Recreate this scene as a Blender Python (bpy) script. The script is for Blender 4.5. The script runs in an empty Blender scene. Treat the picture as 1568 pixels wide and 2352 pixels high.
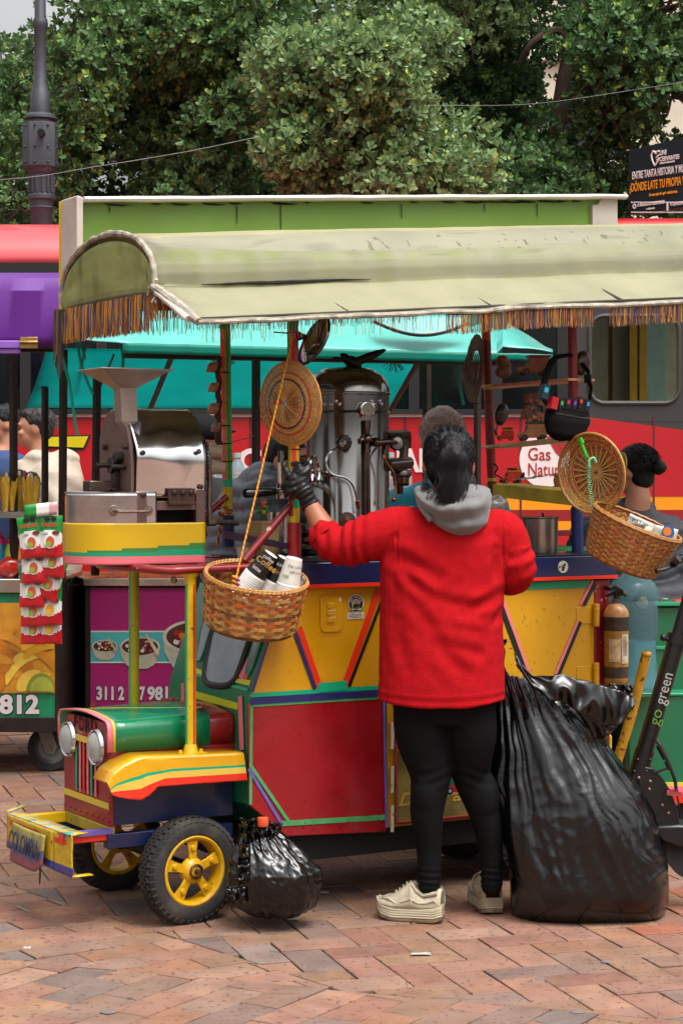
import bpy,math,random
import numpy as np
from mathutils import Vector,Matrix,noise
R = math.radians
PI = math.pi
rnd = random.Random(7)
SC = bpy.context.scene
COL = SC.collection

# ---------------------------------------------------------------- camera, world, sun, exposure
cam_d = bpy.data.cameras.new('camera')
cam = bpy.data.objects.new('camera',cam_d)
COL.objects.link(cam)
cam.location = (0,0,1.43)
cam.rotation_euler = (R(90),0,0)
cam_d.sensor_width = 36
cam_d.lens = 4600/2352*36
cam_d.shift_y = -86/2352
cam_d.clip_end = 600
SC.camera = cam
SC.view_settings.view_transform = 'Standard'
SC.view_settings.look = 'None'
SC.view_settings.exposure = 1.0
SC.view_settings.gamma = 1
SUN_EL,SUN_AZ = R(66),R(140)          # azimuth of the light, clockwise from +Y
w = bpy.data.worlds.new('World')
SC.world = w
w.use_nodes = True
nt = w.node_tree
sky = nt.nodes.new('ShaderNodeTexSky')
sky.sky_type = 'NISHITA'
sky.sun_disc = False
sky.sun_elevation = SUN_EL
sky.sun_rotation = SUN_AZ
sky.dust_density = 10
sky.air_density = 1.4
hs = nt.nodes.new('ShaderNodeHueSaturation')
hs.inputs['Saturation'].default_value = 0.12
nt.links.new(sky.outputs[0],hs.inputs['Color'])
nt.links.new(hs.outputs[0],nt.nodes['Background'].inputs[0])
nt.nodes['Background'].inputs[1].default_value = 0.15
sd = bpy.data.lights.new('sun','SUN')
sd.energy = 0.6
sd.angle = R(28)
sd.color = (1.0,0.965,0.92)
sun = bpy.data.objects.new('sun',sd)
COL.objects.link(sun)
sdir = Vector((math.sin(SUN_AZ)*math.cos(SUN_EL),math.cos(SUN_AZ)*math.cos(SUN_EL),math.sin(SUN_EL)))
sun.rotation_euler = sdir.to_track_quat('Z','Y').to_euler()

# ---------------------------------------------------------------- measuring helpers
FP,HC,VH,U0 = 4600.0,1.43,1090.0,784.0
CA,SA = math.cos(R(30)),math.sin(R(30))
OX,OY = -.451,6.344
CM = Matrix.Translation((OX,OY,0)) @ Matrix.Rotation(R(30),4,'Z')      # cart frame: x to its rear, y away, z up
def P(u,v,Y):
    return Vector(((u - U0)*Y/FP,Y,HC - (v - VH)*Y/FP))
def LC(u,v,y):                      # point of a cart plane y = const, cart coordinates
    t = (u - U0)/FP
    Y = (y - SA*OX + CA*OY)/(CA - SA*t)
    p = P(u,v,Y)
    dx,dy = p.x - OX,p.y - OY
    return Vector((dx*CA + dy*SA,y,p.z))
def LX(u,v,x):
    t = (u - U0)/FP
    Y = (x + CA*OX + SA*OY)/(CA*t + SA)
    p = P(u,v,Y)
    dx,dy = p.x - OX,p.y - OY
    return Vector((x,-dx*SA + dy*CA,p.z))
def G(u,v):
    Y = HC*FP/(v - VH)
    return P(u,v,Y)

# ---------------------------------------------------------------- materials
def S(h,k=1.0):
    o = []
    for i in (0,2,4):
        c = int(h[i:i + 2],16)/255
        o.append((c/12.92 if c <= .04045 else ((c + .055)/1.055) ** 2.4)*k*.8)
    return tuple(o)
MATS = {}
def mat(name,col='vc',rough=.5,metal=0,var=.12,scale=6,bump=0,bscale=80,coat=0,chips=0,chipcol='3a2317',
        trans=0,alpha=1,ior=1.45,emit=0,spec=.5,stain=0,staincol='2c2418',stretch=None,sheen=0,roughvar=0,transl=0):
    if name in MATS: return MATS[name]
    m = bpy.data.materials.new(name);MATS[name] = m
    m.use_nodes = True
    nt = m.node_tree;N = nt.nodes;Lk = nt.links
    b = N['Principled BSDF']
    tc = N.new('ShaderNodeTexCoord')
    src = tc.outputs['Object']
    if stretch:
        mp = N.new('ShaderNodeMapping');mp.inputs['Scale'].default_value = stretch
        Lk.new(src,mp.inputs[0]);src = mp.outputs[0]
    if col == 'vc':
        at = N.new('ShaderNodeAttribute');at.attribute_name = 'Col';cs = at.outputs['Color']
    else:
        if isinstance(col,str): col = S(col)
        rg = N.new('ShaderNodeRGB');rg.outputs[0].default_value = (*col,1);cs = rg.outputs[0]
    def mix(a,bcol,fac,mode='MIX'):
        x = N.new('ShaderNodeMix');x.data_type = 'RGBA';x.blend_type = mode
        if isinstance(fac,float): x.inputs[0].default_value = fac
        else: Lk.new(fac,x.inputs[0])
        Lk.new(a,x.inputs[6])
        if isinstance(bcol,tuple): x.inputs[7].default_value = (*bcol,1)
        else: Lk.new(bcol,x.inputs[7])
        return x.outputs[2]
    def nz(sc,det=4,r0=0,r1=1,lo=0,hi=1):
        n = N.new('ShaderNodeTexNoise');n.inputs['Scale'].default_value = sc;n.inputs['Detail'].default_value = det
        Lk.new(src,n.inputs['Vector'])
        mr = N.new('ShaderNodeMapRange');mr.inputs[1].default_value = r0;mr.inputs[2].default_value = r1
        mr.inputs[3].default_value = lo;mr.inputs[4].default_value = hi
        Lk.new(n.outputs['Fac'],mr.inputs[0]);return mr.outputs[0]
    if var:
        f = nz(scale,5,.3,.7,1 - var,1 + var)
        cb = N.new('ShaderNodeCombineColor')
        for i in range(3): Lk.new(f,cb.inputs[i])
        cs = mix(cs,cb.outputs[0],1.0,'MULTIPLY')
    if stain:
        cs = mix(cs,S(staincol),nz(scale*.7 + 1.3,8,.5,.72,0,stain))
    if chips:
        cs = mix(cs,S(chipcol),nz(46,6,.68 - chips*.08,.71 - chips*.08,0,.9))
    Lk.new(cs,b.inputs['Base Color'])
    b.inputs['Roughness'].default_value = rough
    if roughvar: Lk.new(nz(scale*2,5,.3,.7,max(.02,rough - roughvar),rough + roughvar),b.inputs['Roughness'])
    b.inputs['Metallic'].default_value = metal
    b.inputs['IOR'].default_value = ior
    b.inputs['Specular IOR Level'].default_value = spec
    b.inputs['Transmission Weight'].default_value = trans
    b.inputs['Alpha'].default_value = alpha
    b.inputs['Coat Weight'].default_value = coat
    b.inputs['Coat Roughness'].default_value = .12
    if sheen:
        b.inputs['Sheen Weight'].default_value = sheen;b.inputs['Sheen Roughness'].default_value = .5
    if bump:
        n = N.new('ShaderNodeTexNoise');n.inputs['Scale'].default_value = bscale;n.inputs['Detail'].default_value = 6
        Lk.new(src,n.inputs['Vector'])
        bp = N.new('ShaderNodeBump');bp.inputs['Strength'].default_value = bump;bp.inputs['Distance'].default_value = .01
        Lk.new(n.outputs['Fac'],bp.inputs['Height']);Lk.new(bp.outputs[0],b.inputs['Normal'])
    if transl:
        tl = N.new('ShaderNodeBsdfTranslucent');Lk.new(cs,tl.inputs[0]);ms = N.new('ShaderNodeMixShader');ms.inputs[0].default_value = transl
        Lk.new(b.outputs[0],ms.inputs[1]);Lk.new(tl.outputs[0],ms.inputs[2]);Lk.new(ms.outputs[0],N['Material Output'].inputs[0])
    return m

# ---------------------------------------------------------------- mesh collector
class B:
    def __init__(s,M=None):
        s.v = [];s.f = [];s.c = [];s.M = M;s.col = (.5,.5,.5)
    def add(s,vs,fs,col=None):
        n = len(s.v)
        if s.M is not None: vs = [s.M @ Vector(p) for p in vs]
        s.v.extend([tuple(p) for p in vs])
        c = col or s.col
        for f in fs:
            s.f.append(tuple(i + n for i in f));s.c.append(c)
        return s
    def box(s,c,d,rot=None,col=None,taper=1.0):
        hx,hy,hz = d[0]/2,d[1]/2,d[2]/2
        vs = [Vector((x*hx*(taper if z > 0 else 1),y*hy*(taper if z > 0 else 1),z*hz)) for z in (-1,1) for x,y in ((-1,-1),(1,-1),(1,1),(-1,1))]
        if rot is not None:
            vs = [rot @ p for p in vs]
        c = Vector(c)
        return s.add([p + c for p in vs],[(3,2,1,0),(4,5,6,7),(0,1,5,4),(1,2,6,5),(2,3,7,6),(3,0,4,7)],col)
    def tube(s,pts,r,seg=10,cap=True,col=None,closed=False,flat=None):
        pts = [Vector(p) for p in pts];n = len(pts)
        rs = r if isinstance(r,(list,tuple)) else [r]*n
        T = []
        for i in range(n):
            a = pts[(i - 1) % n] if (closed or i > 0) else pts[i]
            b = pts[(i + 1) % n] if (closed or i < n - 1) else pts[i]
            d = b - a
            T.append(d.normalized() if d.length > 1e-9 else Vector((0,0,1)))
        ref = Vector((0,0,1)) if abs(T[0].z) < .9 else Vector((0,1,0))
        nx = (ref - T[0]*ref.dot(T[0])).normalized()
        vs = []
        for i in range(n):
            nx = (nx - T[i]*nx.dot(T[i]))
            if nx.length < 1e-6: nx = T[i].orthogonal()
            nx.normalize();ny = T[i].cross(nx)
            k = flat or (1,1)
            for j in range(seg):
                a = 2*PI*j/seg
                vs.append(pts[i] + nx*math.cos(a)*rs[i]*k[0] + ny*math.sin(a)*rs[i]*k[1])
        fs = []
        m = n if closed else n - 1
        for i in range(m):
            for j in range(seg):
                a = i*seg + j;b = i*seg + (j + 1) % seg
                c = ((i + 1) % n)*seg + (j + 1) % seg;d = ((i + 1) % n)*seg + j
                fs.append((a,b,c,d))
        if cap and not closed:
            fs.append(tuple(range(seg))[::-1]);fs.append(tuple(range((n - 1)*seg,n*seg)))
        return s.add(vs,fs,col)
    def lathe(s,prof,M=None,seg=32,col=None,a0=0,a1=2*PI,cols=None):
        full = abs(a1 - a0 - 2*PI) < 1e-6
        ns = seg if full else seg + 1
        vs = []
        for (r,z) in prof:
            for j in range(ns):
                a = a0 + (a1 - a0)*j/seg
                p = Vector((r*math.cos(a),r*math.sin(a),z))
                vs.append(M @ p if M is not None else p)
        for i in range(len(prof) - 1):
            fs = []
            for j in range(seg):
                k = (j + 1) % ns
                fs.append((i*ns + j,i*ns + k,(i + 1)*ns + k,(i + 1)*ns + j))
            if i == 0: n0 = len(s.v);s.add(vs,fs,cols[i] if cols else col)
            else:
                for f in fs:
                    s.f.append(tuple(q + n0 for q in f));s.c.append((cols[i] if cols else None) or col or s.col)
        return s
    def prism(s,poly,ext,col=None):
        poly = [Vector(p) for p in poly];e = Vector(ext);n = len(poly)
        vs = poly + [p + e for p in poly]
        nrm = Vector((0,0,0))
        for i in range(n): nrm += poly[i].cross(poly[(i + 1) % n])
        fs = [tuple(range(n)),tuple(range(n,2*n))[::-1]] + [(i,i + n,(i + 1) % n + n,(i + 1) % n) for i in range(n)]
        if nrm.dot(e) > 0: fs = [f[::-1] for f in fs]
        return s.add(vs,fs,col)
    def grid(s,fn,nu,nv,col=None,colfn=None):
        n0 = len(s.v)
        vs = [fn(i/nu,j/nv) for i in range(nu + 1) for j in range(nv + 1)]
        s.add(vs,[],col)
        for i in range(nu):
            for j in range(nv):
                a = n0 + i*(nv + 1) + j
                s.f.append((a,a + nv + 1,a + nv + 2,a + 1))
                s.c.append(colfn((i + .5)/nu,(j + .5)/nv) if colfn else (col or s.col))
        return s
    def ball(s,c,r,seg=16,rings=10,col=None,rot=None):
        if not isinstance(r,(tuple,list,Vector)): r = (r,r,r)
        c = Vector(c);vs = [];fs = []
        for i in range(1,rings):
            th = PI*i/rings
            for j in range(seg):
                ph = 2*PI*j/seg
                p = Vector((r[0]*math.sin(th)*math.cos(ph),r[1]*math.sin(th)*math.sin(ph),r[2]*math.cos(th)))
                vs.append((rot @ p if rot is not None else p) + c)
        t = Vector((0,0,r[2]));bt = -t
        if rot is not None: t = rot @ t;bt = rot @ bt
        vs.append(c + t);vs.append(c + bt)
        for i in range(rings - 2):
            for j in range(seg):
                k = (j + 1) % seg
                fs.append((i*seg + j,(i + 1)*seg + j,(i + 1)*seg + k,i*seg + k))
        T = len(vs) - 2
        for j in range(seg):
            k = (j + 1) % seg
            fs.append((T,j,k));fs.append((T + 1,(rings - 2)*seg + k,(rings - 2)*seg + j))
        return s.add(vs,fs,col)
    def mesh(s,name,sharp=35):
        me = bpy.data.meshes.new(name)
        me.from_pydata(s.v,[],s.f)
        at = me.color_attributes.new('Col','FLOAT_COLOR','CORNER')
        arr = np.ones((len(me.loops),4),np.float32)
        tot = np.array([len(f) for f in s.f])
        arr[:,:3] = np.repeat(np.array(s.c,np.float32).reshape(-1,3),tot,axis=0)
        at.data.foreach_set('color',arr.ravel())
        me.polygons.foreach_set('use_smooth',[sharp > 0]*len(me.polygons))
        me.set_sharp_from_angle(angle=R(sharp))
        return me
    def build(s,name,m,parent=None,bevel=0,solid=0,sharp=35,label=None,cat=None,group=None,kind=None,sub=0):
        me = s.mesh(name,sharp)
        me.materials.append(m)
        o = bpy.data.objects.new(name,me)
        COL.objects.link(o)
        if parent is not None: setpar(o,parent)
        if solid:
            md = o.modifiers.new('solid','SOLIDIFY');md.thickness = solid;md.offset = 0
        if sub:
            md = o.modifiers.new('sub','SUBSURF');md.levels = sub;md.render_levels = sub
        if bevel:
            md = o.modifiers.new('bevel','BEVEL');md.width = bevel;md.segments = 2;md.limit_method = 'ANGLE';md.angle_limit = R(40)
            md.harden_normals = False
        tag(o,label,cat,group,kind)
        return o
def wm(o):
    m = Matrix.LocRotScale(o.location,o.rotation_euler,o.scale)
    return (wm(o.parent) @ o.matrix_parent_inverse @ m) if o.parent else m
def setpar(o,parent):
    o.parent = parent
    o.matrix_parent_inverse = wm(parent).inverted()
def tag(o,label=None,cat=None,group=None,kind=None):
    if label: o['label'] = label
    if cat: o['category'] = cat
    if group: o['group'] = group
    if kind: o['kind'] = kind
    return o
def thing(name,label,cat,loc=(0,0,0),rz=0,group=None):
    o = bpy.data.objects.new(name,None);COL.objects.link(o)
    o.location = loc;o.rotation_euler = (0,0,rz);o.empty_display_size = .1
    return tag(o,label,cat,group)
def copy_tree(o,parent=None):
    c = o.copy();COL.objects.link(c)
    if parent is not None: c.parent = parent;c.matrix_parent_inverse = o.matrix_parent_inverse.copy()
    for ch in [x for x in SC.objects if x.parent == o]: copy_tree(ch,c)
    return c
def basis(o,x,y):                    # matrix with given origin and x, y directions
    x = Vector(x).normalized();y = Vector(y);y = (y - x*y.dot(x)).normalized();z = x.cross(y)
    M = Matrix((x,y,z)).transposed().to_4x4();M.translation = Vector(o);return M
def text(txt,M,size,m,parent=None,name='lettering',ext=.001,off=0,shear=0,width=None,cat=None,label=None,spacing=1,stroke=None):
    cu = bpy.data.curves.new(name,'FONT');cu.body = txt;cu.size = size;cu.extrude = ext;cu.offset = off
    cu.shear = shear;cu.space_character = spacing;cu.resolution_u = 4
    tmp = bpy.data.objects.new(name,cu);COL.objects.link(tmp)
    dg = bpy.context.evaluated_depsgraph_get()
    me = bpy.data.meshes.new_from_object(tmp.evaluated_get(dg))
    bpy.data.objects.remove(tmp)
    if width:
        xs = [v.co.x for v in me.vertices]
        if xs:
            k = width/(max(xs) - min(xs));x0 = min(xs)
            for v in me.vertices: v.co.x = (v.co.x - x0)*k
    me.transform(M)
    me.materials.clear();me.materials.append(m)
    o = bpy.data.objects.new(name,me);COL.objects.link(o)
    if parent is not None: setpar(o,parent)
    tag(o,label,cat)
    return o
def circ(c,r,n=24,nrm=(0,-1,0),up=(0,0,1)):
    c = Vector(c);up = Vector(up);x = up.cross(Vector(nrm)).normalized()
    return [c + x*math.cos(2*PI*i/n)*(r[0] if isinstance(r,tuple) else r) + up*math.sin(2*PI*i/n)*(r[1] if isinstance(r,tuple) else r) for i in range(n)]
def smoothpath(pts,k=6):
    pts = [Vector(p) for p in pts];out = []
    for i in range(len(pts) - 1):
        p0 = pts[max(i - 1,0)];p1 = pts[i];p2 = pts[i + 1];p3 = pts[min(i + 2,len(pts) - 1)]
        for j in range(k):
            t = j/k
            out.append(.5*((2*p1) + (p2 - p0)*t + (2*p0 - 5*p1 + 4*p2 - p3)*t*t + (3*p1 - p0 - 3*p2 + p3)*t ** 3))
    out.append(pts[-1]);return out
def lerp(tab,x):
    if x <= tab[0][0]: return tab[0][1]
    for (a,b),(c,d) in zip(tab,tab[1:]):
        if x <= c: return b + (d - b)*(x - a)/(c - a)
    return tab[-1][1]
def bake(o,fn=None,sharp=60):        # freeze the modifiers of o, then move vertices with fn(co, normal)
    dg = bpy.context.evaluated_depsgraph_get();dg.update()
    me = bpy.data.meshes.new_from_object(o.evaluated_get(dg))
    o.modifiers.clear()
    old = o.data;o.data = me
    if fn:
        nr = [v.normal.copy() for v in me.vertices]
        for v,n in zip(me.vertices,nr): v.co = fn(v.co.copy(),n)
    me.polygons.foreach_set('use_smooth',[True]*len(me.polygons))
    me.update()
    return o
def fuse(b,name,m,parent=None,voxel=.01,smooth=4,fn=None,**kw):   # one continuous surface out of overlapping volumes
    o = b.build(name,m,parent,**kw)
    md = o.modifiers.new('r','REMESH');md.mode = 'VOXEL';md.voxel_size = voxel;md.use_smooth_shade = True
    md = o.modifiers.new('s','SMOOTH');md.iterations = smooth;md.factor = .5
    return bake(o,fn)
def ns(p,s=1.0,off=0):
    return noise.noise(Vector(p)*s + Vector((off,off*.7,off*1.3)))

# ================================================================ GROUND
b = B();b.add([(-150,-90,-.02),(150,-90,-.02),(150,250,-.02),(-150,250,-.02)],[(0,1,2,3)])
b.build('ground',mat('far_paving','8a6654',.9,var=.2,scale=3,bump=.3),kind='structure')
b = B();b.add([(-4.6,4.2,-.009),(4.8,4.2,-.009),(4.8,13.3,-.009),(-4.6,13.3,-.009)],[(0,1,2,3)])
b.build('mortar_bed',mat('mortar','2e2520',.95,var=.2,scale=30,bump=.4),kind='structure')
def clip(poly,p,n):
    out = []
    for i in range(len(poly)):
        a,c = poly[i],poly[(i + 1) % len(poly)]
        da = (a[0] - p[0])*n[0] + (a[1] - p[1])*n[1];dc = (c[0] - p[0])*n[0] + (c[1] - p[1])*n[1]
        if da >= 0: out.append(a)
        if da*dc < 0:
            t = da/(da - dc);out.append((a[0] + (c[0] - a[0])*t,a[1] + (c[1] - a[1])*t))
    return out
BCOL = ['b0846e','ac7e6a','a87a68','b2886c','a27462','a2806e','9c7e72','b08064','ac806e','b08a74','a88268']
pave = B()
def brick(poly,warm):
    if len(poly) < 3: return
    ar = sum(poly[i][0]*poly[(i + 1) % len(poly)][1] - poly[(i + 1) % len(poly)][0]*poly[i][1] for i in range(len(poly)))/2
    if ar < .0012: return
    cx = sum(p[0] for p in poly)/len(poly);cy = sum(p[1] for p in poly)/len(poly)
    def ins(d):
        n = len(poly);out = []
        for i in range(n):
            p0,p1,p2 = poly[i - 1],poly[i],poly[(i + 1) % n]
            e1 = Vector((p1[0] - p0[0],p1[1] - p0[1]));e2 = Vector((p2[0] - p1[0],p2[1] - p1[1]))
            if e1.length < 1e-5 or e2.length < 1e-5: out.append(p1);continue
            e1.normalize();e2.normalize()
            n1 = Vector((-e1.y,e1.x));n2 = Vector((-e2.y,e2.x));m = n1 + n2
            k = d/max(.35,(1 + n1.dot(n2))) 
            out.append((p1[0] + m.x*k,p1[1] + m.y*k))
        return out
    z = rnd.gauss(0,.0011);tx = rnd.gauss(0,.006);ty = rnd.gauss(0,.006)
    Z = lambda p,d: z + (p[0] - cx)*tx + (p[1] - cy)*ty - d
    g = .0014 + rnd.random()*.0022
    a = ins(g);c = ins(g + .0022)
    n = len(poly)
    vs = [(p[0],p[1],-.014) for p in a] + [(p[0],p[1],Z(p,.002)) for p in a] + [(p[0],p[1],Z(p,0)) for p in c]
    fs = [(i,(i + 1) % n,n + (i + 1) % n,n + i) for i in range(n)] + [(n + i,n + (i + 1) % n,2*n + (i + 1) % n,2*n + i) for i in range(n)] + [tuple(range(2*n,3*n))]
    k = rnd.random()
    h = rnd.choice(BCOL)
    if warm > .5 and rnd.random() < .4: h = rnd.choice(['b06c52','ae7256','b07a60'])
    if rnd.random() < .07: h = rnd.choice(['8f7e76','957f75'])
    pave.add(vs,fs,S(h,.52 + .15*rnd.random()))
g1,g2 = G(210,2093),G(600,2216)        # left fan of paving | herringbone
g3,g4 = G(0,2203),G(1568,2345)         # front course | the rest
def side(a,c):
    d = c - a;return (-d.y,d.x)
n1 = side(g1,g2);n3 = side(g3,g4)
BL,BW = .25,.125
def emit_brick(rect,reg):
    if reg == 'A': poly = clip(clip(rect,g1,n1),g3,n3)
    elif reg == 'C': poly = clip(clip(rect,g1,(-n1[0],-n1[1])),g3,n3)
    else: poly = clip(rect,g3,(-n3[0],-n3[1]))
    if not poly: return
    x = sum(p[0] for p in poly)/len(poly);y = sum(p[1] for p in poly)/len(poly)
    if not (-4.2 < x < 4.4 and 4.4 < y < 13.2): return
    if abs(x) > .24*y + 1.0: return
    brick(poly,1 if (x > .32*1 and 6.05 < y < 7.6 and x > .9 - (y - 6)*.2 and rnd.random() < .75) else 0)
def rot2(p,a,o): return (o[0] + p[0]*math.cos(a) - p[1]*math.sin(a),o[1] + p[0]*math.sin(a) + p[1]*math.cos(a))
for i in range(-46,60):                   # herringbone
    for j in range(-46,60):
        ox = (i)*BW;k = j
        # classic 2:1 herringbone unit
        m = (i + j) % 4
        if m == 0: r = [(i*BW,j*BW),((i + 2)*BW,j*BW),((i + 2)*BW,(j + 1)*BW),(i*BW,(j + 1)*BW)]
        elif m == 2: r = [(i*BW,j*BW),((i + 1)*BW,j*BW),((i + 1)*BW,(j + 2)*BW),(i*BW,(j + 2)*BW)]
        else: continue
        emit_brick([rot2(p,R(17),(0.2,8.6)) for p in r],'A')
for i in range(-40,40):
    for j in range(-60,60):
        for reg,ang,o in (('C',R(33),(-1,6.3)),('B',R(58),(0,5.4))):
            x0 = i*BL + (j % 2)*BL*.5;y0 = j*BW
            c = rot2((x0,y0),ang,o)
            if not (-2.6 < c[0] < 2.2 and 4.2 < c[1] < 9.5): continue
            r = [(x0,y0),(x0 + BL,y0),(x0 + BL,y0 + BW),(x0,y0 + BW)]
            emit_brick([rot2(p,ang,o) for p in r],reg)
M_brick = mat('brick_clay','vc',.85,var=.2,spec=.3,scale=9,bump=.35,bscale=120,chips=.9,chipcol='5d4238',stain=.35,staincol='80706a',roughvar=.1)
pave.build('brick_paving',M_brick,kind='structure',sharp=25)
b = B();b.add([(-150,13.3,-.005),(150,13.3,-.005),(150,60,-.005),(-150,60,-.005)],[(0,1,2,3)])
b.build('road',mat('asphalt','3a3a3a',.9,var=.2,scale=12,bump=.3,bscale=200),kind='structure')
b = B();b.box((0,13.2,.03),(60,.16,.12));b.build('kerb',mat('kerb_stone','8a8680',.85,bump=.3),kind='structure',bevel=.01)
# litter on the paving
M_paper = mat('litter_paper','a8a294',.8)
for nm,u,v,sx,sy,lab in (('paper_scrap',672,2114,.02,.012,'white paper scrap on the bricks in front of the small black bag'),
                            ('paper_scrap',965,2194,.03,.01,'crumpled white wrapper scrap on the bricks below the left sneaker'),
                            ('paper_scrap',740,2052,.022,.014,'yellowed paper scrap on the bricks right of the small black bag'),
                            ('paper_scrap',63,2180,.012,.01,'tiny white scrap on the bricks near the left edge')):
    g = G(u,v);bb = B()
    bb.grid(lambda a,c: (g.x + (a - .5)*2*sx,g.y + (c - .5)*2.4*sy,.004 + .006*abs(ns((a*3,c*3,u)))),5,4)
    bb.build(nm,M_paper,solid=.001,label=lab,cat='litter')
g = G(55,2092);bb = B();bb.tube([G(40,2086) + Vector((0,0,.006)),G(68,2098) + Vector((0,0,.005))],.0028,6)
bb.build('drinking_straw',mat('straw_grey','8c8c8c',.4),label='thin grey straw lying on the bricks in front of the jeep bumper',cat='straw')
for (u,v,r) in ((628,2184,.012),(1325,2325,.018),(1240,2250,.014),(1390,2210,.013),(250,2325,.02)):
    g = G(u,v);bb = B();bb.lathe([(r*1.1,.002),(r*.9,.0038),(0.0001,.004)],Matrix.Translation((g.x,g.y,0)),14)
    bb.build('chewing_gum',mat('gum','6d6560',.8),label='flattened grey chewing gum spot trodden into the bricks',cat='gum spot',group='gum spots trodden into the bricks')

# ================================================================ BACKDROP BUILDING
def facade(X0,X1,Y,Z1,wallc,label,trim,zoff=0):
    t = thing('building',label,'building',((X0 + X1)/2,Y,0))
    bb = B();bb.box(((X0 + X1)/2,Y + 4,Z1/2),(X1 - X0,8,Z1));bb.build('wall',mat('wall_' + wallc,wallc,.85,var=.08,scale=2),t)
    k = 0
    z = 1.2
    while z < Z1 - 1.6:
        x = X0 + 1.0
        while x < X1 - 1.4:
            s_ = 8 if Y < 0 else 0;f = B();f.box((x + .5,Y - .02 + s_,z + .75),(1.15,.1,1.65));fo = f.build('window',mat('trim_' + trim,trim,.7),t)
            p = B();p.box((x + .5,Y - .06 + s_*1.015,z + .75),(.95,.06,1.45));p.build('pane',mat('far_glass','20282c',.12),fo)
            x += 2.4 + s_*.4;k += 1
        f = B();f.box(((X0 + X1)/2,Y - .06 + s_,z + 1.95),(X1 - X0,.2,.16));f.build('cornice',MATS['trim_' + trim],t)
        z += 3.1
    return t
facade(-9,3.2,34,5.4,'b3552f','orange brick building behind the trees on the left','cfc6b4')
facade(3.4,13,38,15,'d9cdb8','tall cream building behind the trees on the right','e6ddcc')

# ================================================================ TREES
M_leaf = mat('leaf','vc',.5,var=.15,scale=20,spec=.35,transl=.25)
M_bark = mat('bark','54443a',.9,var=.3,scale=14,bump=.8,bscale=40,stretch=(1,1,.3))
def leaves(centres,seed,cols,size=.076):
    rg = np.random.default_rng(seed)
    C = np.array([c[:3] for c in centres]);D = np.array([c[3:6] for c in centres])
    n = len(C)
    V = [];F = [];CC = []
    per = 9
    D = D/(np.linalg.norm(D,axis=1,keepdims=True) + 1e-9)
    rx = rg.normal(size=(n,3));e1 = np.cross(D,rx);e1 /= np.linalg.norm(e1,axis=1,keepdims=True) + 1e-9
    e2 = np.cross(D,e1)
    allv = [];allc = []
    tint = rg.random(n)
    cols = np.array(cols)
    # leaf outline in (along, across, lift)
    prof = np.array([(0,0,0),(.38,.22,.05),(.38,0,0),(.38,-.22,.05),(.74,.27,.06),(.74,0,.01),(.74,-.27,.06),(1.02,0,0)])
    for k in range(per):
        ang = k*2.4 + rg.random(n)*.5
        tilt = 1.25 - .10*k + rg.normal(size=n)*.12        # outer leaves spread, inner ones stand up
        L = size*(.65 + .5*rg.random(n))*(1 - .04*k)
        dirr = e1*np.cos(ang)[:,None] + e2*np.sin(ang)[:,None]
        A = D*np.cos(tilt)[:,None] + dirr*np.sin(tilt)[:,None]
        side_ = np.cross(A,D);side_ /= np.linalg.norm(side_,axis=1,keepdims=True) + 1e-9
        nn = np.cross(side_,A)
        base = C - D*(size*.09*(per - k))
        P_ = base[:,None,:] + L[:,None,None]*(prof[None,:,0,None]*A[:,None,:] + prof[None,:,1,None]*side_[:,None,:] + prof[None,:,2,None]*nn[:,None,:])
        allv.append(P_.reshape(-1,3))
        young = (tint > .8) & (k > 5)
        ci = np.where(young,2,np.where(rg.random(n) < .45,1,0))
        c = cols[ci]*(.85 + .75*rg.random(n))[:,None]
        allc.append(c)
    V = np.concatenate(allv);Cc = np.concatenate(allc)
    m = len(Cc)
    T = np.array([(0,1,2),(0,2,3),(1,4,2),(4,5,2),(2,5,3),(5,6,3),(4,7,5),(5,7,6)])
    F = (np.arange(m)[:,None,None]*8 + T[None]).reshape(-1,3)
    fc = np.repeat(Cc,8,axis=0)
    me = bpy.data.meshes.new('crown')
    me.vertices.add(len(V));me.vertices.foreach_set('co',V.astype(np.float32).ravel())
    me.loops.add(len(F)*3);me.loops.foreach_set('vertex_index',F.astype(np.int32).ravel())
    me.polygons.add(len(F));me.polygons.foreach_set('loop_start',np.arange(0,len(F)*3,3,dtype=np.int32))
    me.polygons.foreach_set('loop_total',np.full(len(F),3,np.int32))
    me.update(calc_edges=True)
    at = me.color_attributes.new('Col','FLOAT_COLOR','CORNER')
    arr = np.ones((len(F)*3,4),np.float32);arr[:,:3] = np.repeat(fc,3,axis=0)
    at.data.foreach_set('color',arr.ravel())
    me.polygons.foreach_set('use_smooth',np.ones(len(F),bool))
    return me
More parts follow.
